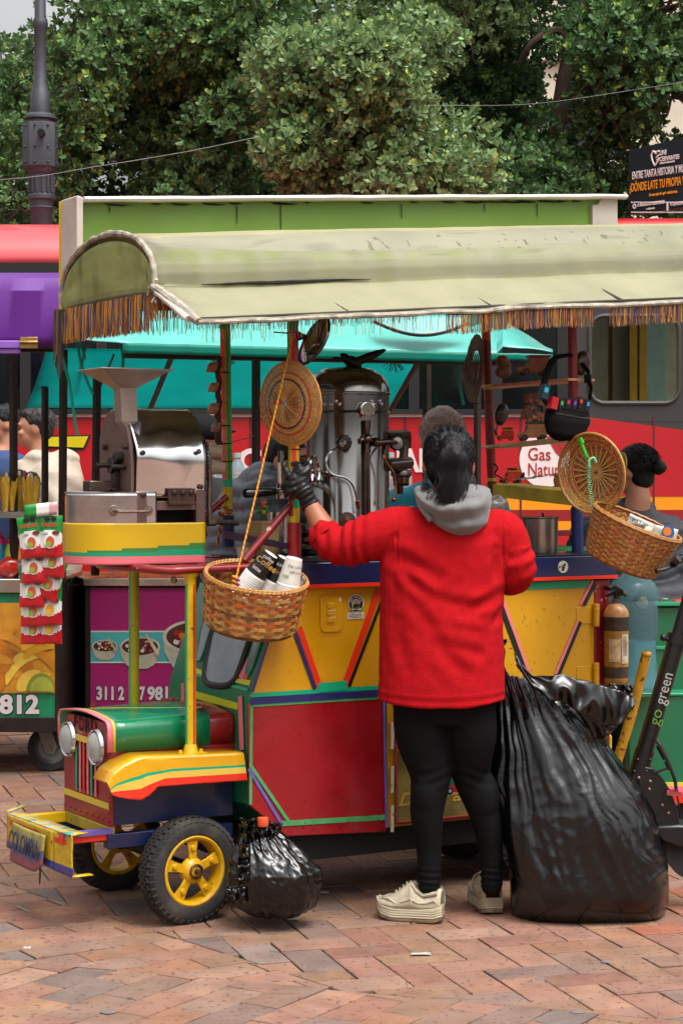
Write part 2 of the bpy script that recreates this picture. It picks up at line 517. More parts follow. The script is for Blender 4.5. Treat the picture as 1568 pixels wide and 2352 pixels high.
def tree(label,trunk,limbs,clumps,seed,cols,dens=1.0,keep=None):
    t = thing('tree',label,'tree',(trunk[0][0],trunk[0][1],0))
    rg = random.Random(seed)
    bb = B();bb.tube(smoothpath([p[:3] for p in trunk],5),[lerp([(0,trunk[0][3]),(1,trunk[-1][3])],i/(5*(len(trunk) - 1)))*(1 + .12*ns((i,seed,0),.7)) for i in range(5*(len(trunk) - 1) + 1)],12)
    for lb in limbs:
        pts = smoothpath([p[:3] for p in lb],5)
        bb.tube(pts,[lb[0][3] + (lb[-1][3] - lb[0][3])*i/(len(pts) - 1) for i in range(len(pts))],8)
    cs = []
    for (x,y,z,r,k) in clumps:
        nn = int(145*r*r*dens*k/.25)
        for _ in range(nn):
            d = Vector((rg.gauss(0,1),rg.gauss(0,1) - .35,rg.gauss(0,1) + .25)).normalized()
            lump = 1 + .3*ns((d.x + x,d.y + y,d.z + z),2.1) 
            rr = r*lump*(1 - .35*rg.random() ** 2.2)
            p = Vector((x,y,z)) + Vector((d.x*rr,d.y*rr,d.z*rr*.85))
            if keep and not keep(p,rg): continue
            o = (d*.8 + Vector((rg.gauss(0,.4),rg.gauss(0,.4),rg.gauss(.25,.4)))).normalized()
            cs.append((*p,*o))
        for _ in range(int(6*r/.5)):                        # twigs inside the clump
            d = Vector((rg.gauss(0,1),rg.gauss(0,1),rg.gauss(0,1))).normalized()*r*.85
            c = Vector((x,y,z));bb.tube([c,c + d*.5 + Vector((0,0,rg.gauss(0,.05))),c + d],[.012,.008,.004],5)
    bb.build('trunk',M_bark,t)
    me = leaves(cs,seed,cols);me.materials.append(M_leaf)
    o = bpy.data.objects.new('crown',me);COL.objects.link(o);setpar(o,t)
    return t
DK = [S('42603a'),S('557644'),S('8ca850')]
LT = [S('667f50'),S('809a68'),S('a0b460')]
rt = random.Random(3)
def skygap(p,rg):
    u = U0 + p.x/p.y*FP;v = VH - (p.z - HC)/p.y*FP
    g = 0
    for (cu,cv,ru,rv,k) in ((18,30,60,62,.96),(150,40,70,40,.7),(0,130,50,90,.5),(1280,180,34,55,.97),(1550,270,40,55,.95),(1545,10,40,30,.9),(1500,320,60,16,.8)):
        q = ((u - cu)/ru) ** 2 + ((v - cv)/rv) ** 2
        if q < 1.3: g = max(g,k*min(1,1.5 - q))
    return rg.random() > g
def clumpset(u0,u1,v0,v1,Y0,Y1,n,r0,r1,k,seed):
    rg = random.Random(seed);out = []
    for _ in range(n):
        Y = rg.uniform(Y0,Y1);p = P(rg.uniform(u0,u1),rg.uniform(v0,v1),Y)
        out.append((p.x,p.y,p.z,rg.uniform(r0,r1),k))
    return out
# right tree with the visible leaning trunk
tr = [(*P(1255,1300,17.5),.17),(*P(1262,560,17.5),.13),(*P(1285,330,17.4),.11),(*P(1310,150,17.4),.10),(*P(1345,-60,17.3),.08),(*P(1370,-500,17.4),.05)]
tree('big evergreen tree on the right with its leaning brown trunk showing',tr,
     [[(*P(1312,150,17.4),.05),(*P(1285,72,17.3),.045),(*P(1225,95,17.2),.04),(*P(1190,150,17.3),.02)],
      [(*P(1285,440,17.4),.05),(*P(1265,300,17),.03),(*P(1290,560,16.7),.015)],
      [(*P(1310,150,17.4),.06),(*P(1450,60,17.2),.04),(*P(1560,10,17),.02)],
      [(*P(1345,-60,17.3),.06),(*P(1200,-200,17.3),.04),(*P(1050,-260,17),.02)]],
     clumpset(1080,1300,380,560,16,17.2,14,.3,.5,1,11) + clumpset(1330,1560,20,420,16.4,18.5,22,.35,.6,.9,12)
     + clumpset(1020,1250,-60,330,18,19.6,18,.35,.6,.9,13) + clumpset(1400,1800,-400,60,16.5,19,16,.4,.7,.8,14)
     + clumpset(1560,1900,60,560,17,19,14,.4,.6,.8,15) + clumpset(950,1700,440,620,17.2,19,16,.4,.6,.8,16)
     + clumpset(1000,1400,-700,-60,16.5,19,16,.5,.8,.5,17),21,DK,keep=skygap)
tr = [(*P(760,1300,18.6),.16),(*P(800,520,18.4),.13),(*P(840,260,18.3),.11),(*P(820,-60,18.2),.08),(*P(800,-480,18),.04)]
tree('evergreen tree in the middle with a pale leafy branch bulging forward',tr,
     [[(*P(840,260,18.3),.07),(*P(780,180,17),.05),(*P(700,200,15.6),.03)],[(*P(820,360,18.3),.07),(*P(900,250,17),.05),(*P(900,220,15.4),.03)],
      [(*P(800,480,18.4),.06),(*P(700,380,17.4),.05),(*P(560,300,16.8),.02)]],
     clumpset(800,960,100,290,14.7,15.5,12,.26,.42,1.5,31) + clumpset(640,760,120,250,15,15.7,8,.28,.4,1.3,32)
     + clumpset(610,900,330,470,14.8,15.6,16,.24,.4,1.4,33) + clumpset(900,1090,260,460,15,16,12,.28,.42,1.3,34)
     + clumpset(560,1080,-80,100,16.5,18.2,16,.35,.6,.9,35),22,LT,keep=skygap)
tree('evergreen tree on the left behind the grey lamp post',[(*P(330,1300,18.4),.17),(*P(345,520,18.4),.14),(*P(400,250,18.3),.11),(*P(360,-100,18.2),.08),(*P(380,-480,18),.04)],
     [[(*P(400,250,18.3),.07),(*P(560,300,17.6),.05),(*P(640,310,17.4),.02)],[(*P(380,120,18.3),.06),(*P(240,100,17.4),.04),(*P(120,90,17),.02)],
      [(*P(360,400,18.3),.06),(*P(200,330,17.4),.04),(*P(60,350,17),.02)]],
     clumpset(120,600,60,330,16,18,34,.3,.5,1,41) + clumpset(-100,640,330,560,16.2,18.6,34,.3,.5,.9,42) + clumpset(-120,120,150,360,17,18.5,12,.35,.5,.8,43)
     + clumpset(200,700,-120,90,16,18,16,.35,.55,.9,44) + clumpset(-200,800,-600,-120,16.5,19,16,.5,.8,.4,45) + clumpset(350,1000,120,560,18.2,19.8,30,.4,.6,.9,46),23,
     [S('4e6c40'),S('64844e'),S('90a854')],keep=skygap)

# ================================================================ LAMP POST, WIRE, BILLBOARD
M_iron = mat('cast_iron','3d4046',.5,metal=.2,var=.1,scale=20,bump=.1,bscale=60)
t = thing('lamp_post','tall dark grey cast iron lamp post in front of the trees','lamp post',(P(95,500,16).x,15.2,0))
Yl = 15.2;px = Yl/FP;xc = P(93,0,Yl).x;xb = P(96,0,Yl).x
def lz(v): return HC - (v - VH)*px
bb = B()
bb.lathe([(r*px,lz(v)) for r,v in ((12,-900),(13,40),(17,48),(17,62),(14,68),(15,190),(18,196),(18,206),(22,212),(23,262),(28,268))],Matrix.Translation((xc,Yl,0)),24)
bb.build('upper_pole',M_iron,t)
bb = B()
bb.lathe([(r*px,lz(v)) for r,v in ((30,262),(38,268),(39,274),(33,278)) + ((33,384),(31,388))],Matrix.Translation((xc,Yl,0)),24)
bb.lathe([(40*px,lz(284)),(41*px,lz(286)),(41*px,lz(384)),(36*px,lz(390)),(0.001,lz(390))],Matrix.Translation((xc,Yl,0)) @ Matrix.Rotation(.3,4,'Z'),8)
for z in (292,340,376):
    for a in range(8): bb.ball((xc + 40*px*math.cos(a*PI/4 + .62),Yl + 40*px*math.sin(a*PI/4 + .62),lz(z)),.009,8,6)
bb.build('junction_box',M_iron,t,sharp=25)
hb = B();hb.tube([(xc + .032,Yl - .18,lz(313)),(xc + .032,Yl - .118,lz(313))],.028,14);hb.build('port',mat('black_hole','060606',.9),t)
bb = B()
bb.lathe([(r*px,lz(v)) for r,v in ((34,388),(32,396),(27,402),(27,445),(33,450),(33,458),(28,462),(27,475),(30,478),(25,486),(26,700),(34,1200),(45,1400),(46,1550))],Matrix.Translation((xb,Yl,0)),24)
for a in range(14): 
    q = a*2*PI/14;bb.tube([(xb + 28*px*math.cos(q),Yl + 28*px*math.sin(q),lz(z)) for z in (404,444)],.011,6)
bb.build('lower_pole',M_iron,t)
bb = B();bb.tube(smoothpath([P(-200,425,14.6),P(60,408,14.6),P(200,386,14.6),P(420,350,14.6),P(594,314,14.6)],4),.0024,5)
bb.build('overhead_cable',mat('cable_grey','8d918f',.7),label='thin pale overhead cable sagging across the trees on the left',cat='cable')
bb = B();bb.tube(smoothpath([P(980,242,14.6),P(1200,240,14.6),P(1400,215,14.6),P(1800,150,14.6)],4),.0016,5)
bb.build('overhead_cable',MATS['cable_grey'],label='thin pale overhead cable crossing the trees on the right',cat='cable')
# billboard
t = thing('billboard','dark university billboard with white and orange lettering at the right edge','billboard',(P(1500,420,15).x,15,0))
YL = 15.2;bo = P(1442,493,YL);ux = P(1568,490,14.8) - bo
ux.z = 0;ux.normalize();upv = Vector((0,0,1));Hh = P(1442,345,YL).z - bo.z
nrm = ux.cross(upv)
bb = B();q = [bo,bo + ux*2.2,bo + ux*2.2 + upv*(Hh + .12),bo + upv*Hh]
bb.prism(q,-nrm*.12);bb.build('panel',mat('billboard_navy','1f2630',.35,var=.06),t,bevel=.004)
M_w = mat('white_print','e8e8e4',.5,var=.02);M_o = mat('orange_print','f0a21c',.5,var=.02)
def bs(u,v,out=.006):                  # point on the board's face seen at u, v
    k = (u - U0)/FP;s = (k*bo.y - bo.x)/(ux.x - ux.y*k);p = bo + ux*s;p.z = HC - (v - VH)*p.y/FP;return p + nrm*out
def bt_text(s,u0,u1,v,cap,m,sh=.5):
    a,c = bs(u0,v),bs(u1,v);text(s,basis(a,ux,upv),cap*a.y/FP/.7,m,t,off=.0015,shear=0,width=(c - a).dot(ux))
bt_text('UNI',1515,1530,357,11,M_w);bt_text('CERVANTES',1515,1560,371,10,M_w);bt_text('FUNDACIÓN UNIVERSITARIA',1515,1550,377,3,M_w)
bt_text('ENTRE TANTA HISTORIA Y MUNDO',1452,1592,412,17,M_w);bt_text('¿DÓNDE LATE TU PROPIA VOZ?',1446,1592,441,19,M_o)
bt_text('Demuestra de qué estás hecho.',1491,1556,451,6,M_o);bt_text('19 PREGRADOS PRESENCIALES',1464,1526,475,7,M_w);bt_text('9 ESPECIALIZACIONES',1539,1610,473,7,M_w);bt_text('a distancia',1484,1504,482,4,M_w)
bb = B()
for pts in ([(1504,381),(1498,368),(1496,356),(1500,347),(1505,350),(1506,354)],[(1504,381),(1513,367)],[(1506,354),(1509,348),(1514,347)],[(1507,362),(1513,356)],[(1508,368),(1514,363)]):
    bb.tube([bs(u,v) for u,v in pts],.007,6)
bb.tube([bs(1457 + 3*math.cos(k*PI/6),474 + 5*math.sin(k*PI/6)) for k in range(12)],.005,5,closed=True)
for v in (465,488):
    for k in range(34): bb.tube([bs(1450 + k*4.6,v),bs(1452.6 + k*4.6,v)],.005,4)
bb.tube([bs(1533,466),bs(1533,484)],.008,4)
bb.build('emblem',M_w,t)
bb = B();bb.tube([bo + ux*.9 + upv*.02 - nrm*.2,(bo + ux*.9 - nrm*.2).xy.to_3d()],.06,12);bb.tube([bo + ux*.9 + upv*.3 - nrm*.2,bo + ux*.9 + upv*.3 - nrm*.05],.05,8)
bb.build('mast',M_iron,t)

# ================================================================ BUS
YB = 13.4
def bz(v): return HC - (v - VH)*YB/FP
def bx(u): return (u - U0)*YB/FP
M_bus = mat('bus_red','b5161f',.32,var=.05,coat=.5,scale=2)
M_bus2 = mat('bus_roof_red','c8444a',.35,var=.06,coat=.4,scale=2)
M_busdark = mat('bus_grey_panel','383434',.4,var=.06)
M_bglass = mat('bus_glass','0c1012',.06,var=.1,spec=.8)
M_black = mat('matte_black','0c0c0d',.6)
M_or = mat('bus_orange','f0920e',.4,var=.03)
t = thing('bus','long red articulated city bus with orange stripes passing behind the stalls','bus',(0,YB + 1.2,0))
X0,X1 = -6.5,7.2
zt,zb = bz(612),bz(1322)
def band(name,x0,x1,z0,z1,m,out=0,th=.05,bev=0):
    bb = B();bb.box(((x0 + x1)/2,YB + th/2 - out,(z0 + z1)/2),(x1 - x0,th,z1 - z0));return bb.build(name,m,t,bevel=bev)
# rounded roof, section swept along the bus
sec = [(0,zt),(0.0,bz(590)),(.05,bz(560)),(.14,bz(528)),(.3,bz(508)),(1.25,bz(498)),(2.1,bz(508)),(2.35,bz(532)),(2.5,bz(560)),(2.5,zt)]
bb = B();bb.grid(lambda i,j: (X0 + (X1 - X0)*i,YB + sec[int(round(j*(len(sec) - 1)))][0],sec[int(round(j*(len(sec) - 1)))][1]),12,len(sec) - 1)
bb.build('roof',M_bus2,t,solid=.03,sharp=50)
hump = [(0,40),(.06,22),(.2,8),(1.2,0),(2.2,8),(2.4,40)]
for xa,xb_ in ((bx(-400),bx(148)),(bx(1330),bx(2300))):
    bb = B()
    bb.grid(lambda i,j: (xa + (xb_ - xa)*i,YB + .1 + hump[int(round(j*5))][0]*.95,bz(500 if xa < 0 else 484) - (hump[int(round(j*5))][1] + (22*max(0,(i - .72)/.28) ** 2 if xa < 0 else 22*max(0,(.1 - i)/.1) ** 2))*YB/FP),24,5)
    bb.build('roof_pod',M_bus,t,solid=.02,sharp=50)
band('window_band',X0,bx(1315),bz(945),zt,M_bglass,0,.06)
bb = B()
for u in (-120,60,235,410,590,770,950,1140,1290):
    bb.box((bx(u),YB - .012,(bz(945) + zt)/2),(.07,.03,zt - bz(945)))
bb.box(((X0 + bx(1315))/2,YB - .016,bz(742)),(bx(1315) - X0,.03,.05));bb.box(((X0 + bx(1315))/2,YB - .014,bz(622)),(bx(1315) - X0,.03,.1))
bb.box(((X0 + bx(1315))/2,YB - .018,bz(946)),(bx(1315) - X0,.035,.035))
bb.build('mullion',M_black,t)
band('pale_trim',X0,bx(1315),bz(958),bz(953),mat('bus_trim','b8aaa8',.4),.02,.03)
band('side_panel',X0,bx(1340),bz(1140),bz(957),M_bus)
# rear section with the grey panel
bb = B(); 
def rring(outer,inner_c,hw,hh,rad,y,th,bb):
    n = 32;inn = []
    for i in range(n):
        a = 2*PI*(i + .5)/n;cx,cz = math.cos(a),math.sin(a)
        x = inner_c[0] + (hw - rad)*(1 if cx > 0 else -1) + rad*cx;z = inner_c[1] + (hh - rad)*(1 if cz > 0 else -1) + rad*cz
        inn.append((x,z))
    x0,x1,z0,z1 = outer;out = []
    for i in range(n):
        a = 2*PI*(i + .5)/n;cx,cz = math.cos(a),math.sin(a)
        k = 1/max(abs(cx),abs(cz));dx,dz = cx*k,cz*k
        out.append((inner_c[0] + (dx*((x1 - inner_c[0]) if dx > 0 else (inner_c[0] - x0))),inner_c[1] + (dz*((z1 - inner_c[1]) if dz > 0 else (inner_c[1] - z0)))))
    vs = [(x,y,z) for x,z in out] + [(x,y,z) for x,z in inn] + [(x,y + th,z) for x,z in inn] + [(x,y + th,z) for x,z in out]
    fs = []
    for i in range(n):
        j = (i + 1) % n
        fs += [(i,j,n + j,n + i),(n + i,n + j,2*n + j,2*n + i),(2*n + i,2*n + j,3*n + j,3*n + i),(3*n + i,3*n + j,j,i)]
    bb.add(vs,fs);return inn
wc = ((bx(1353) + bx(1558))/2,(bz(725) + bz(926))/2);whw = (bx(1558) - bx(1353))/2;whh = (bz(725) - bz(926))/2
inn = rring((bx(1315),X1,bz(968),zt),wc,whw,whh,.1,YB,.06,bb)
bb.build('grey_panel',M_busdark,t)
bb = B();bb.tube([(x,YB - .002,z) for x,z in inn],.016,8,closed=True);bb.build('window_frame',mat('frame_tan','3c3a36',.5),t)
bb = B();bb.prism([(x,YB + .03,z) for x,z in inn],(0,.008,0));bb.build('window_pane',mat('tinted_glass','e0e4dc',.03,trans=1,ior=1.15,var=0),t)
bb = B();bb.prism([(bx(1340),YB - .003,bz(957)),(bx(1568),YB - .003,bz(988)),(X1,YB - .003,bz(1060)),(X1,YB - .003,bz(1140)),(bx(1340),YB - .003,bz(1140))],(0,.05,0));bb.build('side_panel',M_bus,t)
bb = B();bb.prism([(bx(1340),YB + .002,bz(1140)),(bx(1340),YB + .002,bz(950)),(X1,YB + .002,bz(950)),(X1,YB + .002,bz(1140))],(0,.04,0));bb.build('grey_panel',M_busdark,t)
for u in (-60,262,575,700,930,1195,1500):
    bb = B();bb.box((bx(u),YB - .001,(bz(957) + zb)/2),(.012,.008,bz(957) - zb));bb.build('panel_seam',mat('seam_dark','4a1014',.6),t)
bb = B();bb.box((bx(640),YB - .004,bz(1085)),(1.5,.006,.012));bb.build('panel_seam',MATS['seam_dark'],t)
band('orange_stripe',X0,X1,bz(1171),bz(1140),M_or);band('dark_stripe',X0,X1,bz(1197),bz(1171),mat('bus_darkred','8e1a1c',.4))
band('orange_stripe',X0,X1,bz(1220),bz(1197),M_or);band('lower_panel',X0,X1,zb,bz(1220),M_bus)
band('skirt',X0,X1,.25,zb,mat('bus_skirt','17181a',.6),-.01)
bb = B();bb.box(((X0 + X1)/2,YB + 2.45,1.0),(X1 - X0,.05,1.5));bb.box(((X0 + X1)/2,YB + 1.25,.5),(X1 - X0,2.4,.1));bb.build('floor',MATS['bus_skirt'],t)
for u in (-300,640,1750):
    bb = B();c = (bx(u),YB + .16,.48);Mx = basis(c,(1,0,0),(0,0,1))
    bb.lathe([(.22,-.02),(.27,.1),(.44,.13),(.48,.08),(.48,-.12),(.001,-.12)],Mx,32);bb.build('wheel',M_black,t)
# white lettering and the round gas logo
M_blur = mat('bus_white','e2c9c8',.5,var=.03)
text('E C O',basis((bx(488),YB - .004,bz(1082)),(1,0,0),(0,0,1)),.21,M_blur,t,ext=.003,off=.008,width=.58)
text('NAL',basis((bx(880),YB - .004,bz(1082)),(1,0,0),(0,0,1)),.21,M_blur,t,ext=.003,off=.008,width=.32)
bb = B();bb.prism(circ((bx(1250),YB - .002,bz(1056)),(58*YB/FP,64*YB/FP),40),(0,-.004,0));lg = bb.build('gas_logo',mat('logo_white','e6d6d4',.5,var=.03),t)
text('Gas',basis((bx(1212),YB - .008,bz(1057)),(1,0,0),(0,0,1)),.12,mat('logo_red','a8202a',.5),lg,ext=.001,off=.001,width=.15)
text('Natural',basis((bx(1212),YB - .008,bz(1092)),(1,0,0),(0,0,1)),.12,MATS['logo_red'],lg,ext=.001,off=.001,width=.26)
bb = B();bb.prism([(bx(u),YB - .007,bz(v)) for u,v in ((1253,1002),(1300,998),(1306,1030),(1290,1054),(1275,1040))],(0,-.002,0));bb.prism([(bx(u),YB - .0095,bz(v)) for u,v in ((1272,1004),(1280,1004),(1300,1040),(1296,1046))],(0,-.001,0),MATS and None);bb.build('flame',MATS['logo_red'],lg)
# yellow-black trim piece on the left
bb = B();bb.prism([(bx(112),YB - .004,bz(1004)),(bx(204),YB - .004,bz(1002)),(bx(192),YB - .004,bz(1028)),(bx(112),YB - .004,bz(1025))],(0,-.01,0));bb.build('yellow_flash',mat('bus_yellow','d8c40c',.4),t)
bb = B();bb.prism([(bx(110),YB - .002,bz(1000)),(bx(210),YB - .002,bz(999)),(bx(196),YB - .002,bz(1032)),(bx(176),YB - .002,bz(1034)),(bx(172),YB - .002,bz(1128)),(bx(150),YB - .002,bz(1128)),(bx(150),YB - .002,bz(1030)),(bx(110),YB - .002,bz(1030))],(0,-.004,0));bb.build('black_flash',M_black,t)
# passengers seen through the rear window, and the grab rails
bb = B()
for u in (1378,1402,1466): bb.tube([(bx(u),YB + 1.4,.6),(bx(u),YB + 1.4,2.8)],.02,8)
bb.build('grab_rail',mat('rail_yellow','e0b232',.4),t)

# shop seen through the bus window
t = thing('shop_front','pale shop front with yellow pillars seen through the bus window','shop',(3.2,19.2,0))
bb = B();bb.box((3.6,19.4,1.7),(3.6,.2,3.4));bb.build('wall',mat('shop_wall','b0ab92',.8),t)
for u in (1370,1392):
    bb = B();p = P(u,900,19.1);bb.box((p.x + .35,19.15,1.6),(.07,.08,3.2));bb.build('pillar',mat('shop_yellow','c79a24',.6),t)
bb = B();p = P(1418,820,19.2);bb.box((p.x + .3,19.25,1.7),(.3,.1,2.6));bb.build('doorway',mat('shop_teal','8fb0a6',.5),t)
text('CAS',basis((p.x + .18,19.19,1.95),(1,0,0),(0,0,1)),.16,M_w,t,ext=.002)

# ================================================================ STALLS BEHIND
M_post = mat('rusty_black_steel','2a1d18',.5,var=.35,scale=30,bump=.3,bscale=150,metal=.3)
M_steel = mat('stainless','b9b6ae',.25,metal=1,var=.1,scale=8,roughvar=.1)
M_purple = mat('purple_tarp','6a2790',.38,transl=.2,var=.08,scale=3,bump=.05,bscale=20)
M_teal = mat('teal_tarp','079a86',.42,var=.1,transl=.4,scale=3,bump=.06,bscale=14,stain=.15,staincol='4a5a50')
def post(nm,u0,v0,u1,v1,Y0,Y1,r,par,m=None,sq=True):
    bb = B();bb.tube([P(u0,v0,Y0),P(u1,v1,Y1)],r,4 if sq else 12);return bb.build(nm,m or M_post,par,bevel=.002)
# --- fruit cart, far left
Y = 9.5
fc = thing('fruit_cart','green fruit cart under a purple canopy at the left edge','food cart',(P(-60,1700,Y).x,Y + .3,0))
bb = B()
def bxp(bb,u0,u1,v0,v1,Ya,Yb,col=None):          # box whose front face spans the given picture range at depth Ya
    a = P(u0,v1,Ya);c = P(u1,v0,Ya)
    bb.box(((a.x + c.x)/2,(Ya + Yb)/2,(a.z + c.z)/2),(c.x - a.x,Yb - Ya,c.z - a.z),col=col)
bxp(bb,-420,130,1362,1650,Y,Y + .8);bb.build('cabinet',mat('cabinet_green','158a5c',.4,var=.05,stain=.25),fc,bevel=.004)
bb = B();bxp(bb,-422,135,1648,1682,Y - .01,Y + .82);bxp(bb,127,138,1350,1665,Y - .012,Y + .81);bb.build('frame',M_post,fc,bevel=.003)
bb = B();bxp(bb,-425,138,1330,1362,Y - .02,Y + .83);bb.build('counter',M_steel,fc,bevel=.004)
# printed mango photograph on its front
pf = B();bxp(pf,-420,127,1385,1592,Y - .006,Y - .002,col=S('d9962a'))
po = pf.build('photo_panel',mat('print_gloss','vc',.35,var=.25,scale=10),fc)
bb = B();rp = random.Random(5)
def flatshape(bb,pts,y,col,th=.003): bb.prism([P(u,v,y) for u,v in pts],(0,-th,0),col)
for k in range(17):
    cu,cv = rp.uniform(-40,120),rp.uniform(1400,1570);an = rp.uniform(-1.2,1.6);L_ = rp.uniform(30,62);W_ = rp.uniform(9,17)
    pts = []
    for i in range(18):
        a = 2*PI*i/18;x = L_*math.cos(a);y = W_*math.sin(a) + .008*x*x
        pu,pv = cu + x*math.cos(an) - y*math.sin(an),cv + x*math.sin(an) + y*math.cos(an)
        pts.append((min(125,pu),max(1388,min(1588,pv))))
    flatshape(bb,pts,Y - .007 - k*.0004,S(rp.choice(['e8a82c','f0b93a','d98b22','f3c850','c9771c','e39a30'])),.0006)
flatshape(bb,[(95 + 34*math.cos(a),1588 - 42*math.sin(a)) for a in [i*PI/14 for i in range(15)] if 95 + 34*math.cos(a) < 127] + [(64,1588)],Y - .0150,S('8a9a2c'),.0006)
flatshape(bb,[(97 + 27*math.cos(a),1588 - 34*math.sin(a)) for a in [i*PI/14 for i in range(15)]],Y - .0158,S('b4bc4a'),.0006)
bb.build('fruit_print',MATS['print_gloss'],po)
M_num = mat('number_white','e8dede',.5,var=.03);M_numb = mat('number_black','151212',.5)
for m,off,d in ((M_numb,.009,.004),(M_num,.005,.007)):
    text('9812',basis(P(-30,1637,Y) + Vector((0,-d,0)),(1,0,0),(0,0,1)),.118,m,fc,ext=.0012,off=off,width=(.262 + .02) if off > .01 else .25,name='phone_number')
# caster
def caster(u,v,Yc,r,par):
    c = P(u,v,Yc) + Vector((0,0,r));Mx = basis(c,(1,0,0),(0,0,1))
    bb = B();bb.lathe([(r*.68,-.025),(r*.95,-.03),(r,-.015),(r,.015),(r*.95,.03),(r*.68,.025)],Mx,28);w_ = bb.build('wheel',mat('caster_rubber','1c1a19',.7,bump=.3),par)
    bb = B();bb.lathe([(r*.70,-.022),(r*.62,-.024),(r*.56,-.012),(r*.2,-.008),(r*.16,-.03),(.001,-.03)],Mx,24);bb.lathe([(r*.2,.0),(r*.56,.006),(r*.68,.02)],Mx,24)
    bb.build('rim',mat('caster_rim','6e6c6a',.45,metal=.4),w_)
    bb = B();bb.prism([c + Vector((x,-.04,z)) for x,z in ((-.09,.165),(-.02,.165),(.035,.01),(.02,-.03),(-.02,-.025))],(0,.006,0));bb.prism([c + Vector((x,.034,z)) for x,z in ((-.09,.165),(-.02,.165),(.035,.01),(.02,-.03),(-.02,-.025))],(0,.006,0))
    bb.box(c + Vector((-.055,0,.165)),(.08,.08,.01));bb.tube([c + Vector((0,-.05,0)),c + Vector((0,.045,0))],.012,10)
    bb.build('bracket',mat('galvanised','7c7770',.5,metal=.5,var=.2),w_,bevel=.002)
caster(118,1770,9.67,.112,fc);caster(-260,1770,9.67,.112,fc)
# its posts and purple canopy
for u,ub,Yp in ((31,33,9.62),(147,143,9.62),(104,104,10.2),(-250,-250,9.62)):
    post('post',u,770,ub,1340,Yp,Yp,.021 if Yp < 10 else .019,fc)
bb = B()
prof = [(9.35,795),(9.35,770),(9.34,668),(9.38,640),(9.5,628),(10.4,640)]
bb.grid(lambda i,j: P(-420 + 568*i,prof[int(round(j*5))][1] + (3*math.sin(i*9) if j < .3 else 0),prof[int(round(j*5))][0]) + Vector((0,.006*ns((i*9,j*3,2)),0)),40,5)
bb.grid(lambda i,j: P(-420 + 568*i,640 + 130*j,10.4),10,2)
bb.build('canopy',M_purple,fc,solid=.006)
bb = B();bxp(bb,-420,76,782,800,9.30,9.33);bxp(bb,-420,48,800,812,9.31,9.34);bb.build('canopy_lip',mat('purple_light','8a5ab8',.4),fc,bevel=.004)
bb = B();bxp(bb,70,146,770,800,9.35,9.38);bxp(bb,0,130,800,808,9.42,9.45);bb.build('canopy_frame',M_post,fc,bevel=.002)
bb = B();bxp(bb,47,87,774,800,9.285,9.3);bb.tube([P(46,786,9.28),P(88,786,9.28)],.008,8);bb.build('hinge',mat('brass','a8854a',.4,metal=.8,var=.3,scale=40),fc,bevel=.002)
bb = B();bxp(bb,-200,92,1176,1190,9.5,9.9);bb.build('shelf',mat('dirty_steel','7c776c',.5,metal=.6,var=.3,scale=30),fc)
# --- mango cups, sauce bottles, wrapped food and snack pouches
M_clear = mat('clear_plastic','f4f6f4',.06,trans=1,ior=1.12,var=0)
M_mango = mat('mango_flesh','e7b02e',.4,var=.2,scale=40)
def mango_cup(u,v,Yc,s,label):
    p = P(u,v,Yc);t = thing('mango_cup',label,'cup',p,0,'clear cups of mango strips')
    Mx = Matrix.Translation(p)
    bb = B();bb.lathe([(.001,0),(.032*s,0),(.045*s,.13*s),(.050*s,.132*s),(.050*s,.140*s),(.046*s,.142*s),(.042*s,.165*s),(.028*s,.188*s),(.001,.196*s)],Mx,28);bb.build('plastic_cup',M_clear,t)
    bb = B()
    for i in range(11):
        a = rnd.random()*6.3;r = .018*s;x,y = p.x + r*math.cos(a),p.y + r*math.sin(a);dx = (rnd.random() - .5)*.03*s
        bb.tube([(x,y,p.z + .006),(x + dx*.4,y,p.z + .08*s),(x + dx + .012*math.cos(a)*s,y + .012*s*math.sin(a),p.z + (.14 + .03*rnd.random())*s)],[.009*s,.012*s,.006*s],6,col=S(rnd.choice(['e7b02e','edbd46','d99c22','c9a02a'])))
    bb.build('mango_strips',mat('mango_vc','vc',.4,var=.15,scale=50),t)
mango_cup(20,1176,9.6,1.0,'front left clear dome cup of yellow mango strips on the fruit cart shelf')
mango_cup(72,1176,9.62,1.0,'front right clear dome cup of yellow mango strips on the fruit cart shelf')
mango_cup(46,1174,9.8,1.05,'clear dome cup of mango strips standing behind the two front ones')
def bottle(u,v,Yc,prof,cols,m,label,group=None,nm='sauce_bottle'):
    p = P(u,v,Yc);bb = B();bb.lathe(prof,Matrix.Translation(p),20,cols=cols);return bb.build(nm,m,label=label,cat='bottle',group=group)
M_sauce = mat('sauce_plastic','vc',.3,var=.06)
for u,c1,c2,lab in ((26,'a8a82e','b01c28','green sauce squeeze bottle with red cap on the fruit cart'),(52,'d8902c','b01c28','orange sauce squeeze bottle with red cap beside the green one'),(2,'1c6c86','c0286a','blue sauce squeeze bottle with pink cap at the left edge')):
    bottle(u,1318,9.65,[(.001,0),(.036,0),(.038,.01),(.036,.09),(.026,.13),(.022,.145),(.024,.146),(.022,.17),(.008,.185),(.005,.21),(.001,.211)],[S(c1)]*5 + [S(c2)]*5,M_sauce,lab)
for u,v,c,lab in ((22,1326,'b8281e','red wrapped packet on the fruit cart counter'),(62,1326,'7d5a50','clear bag of brown snacks on the fruit cart counter')):
    p = P(u,v,9.62);bb = B();bb.ball(p + Vector((0,0,.045)),(.06,.04,.055),22,14)
    bb.v = [tuple(Vector(q) + (Vector(q) - p - Vector((0,0,.045))).normalized()*.012*ns(q,30)) for q in bb.v];bb.build('snack_bag',mat('bag_' + c,c,.15,coat=.6,var=.3,scale=30),label=lab,cat='snack bag')
M_pouch = mat('pouch_film','vc',.25,var=.05,coat=.4)
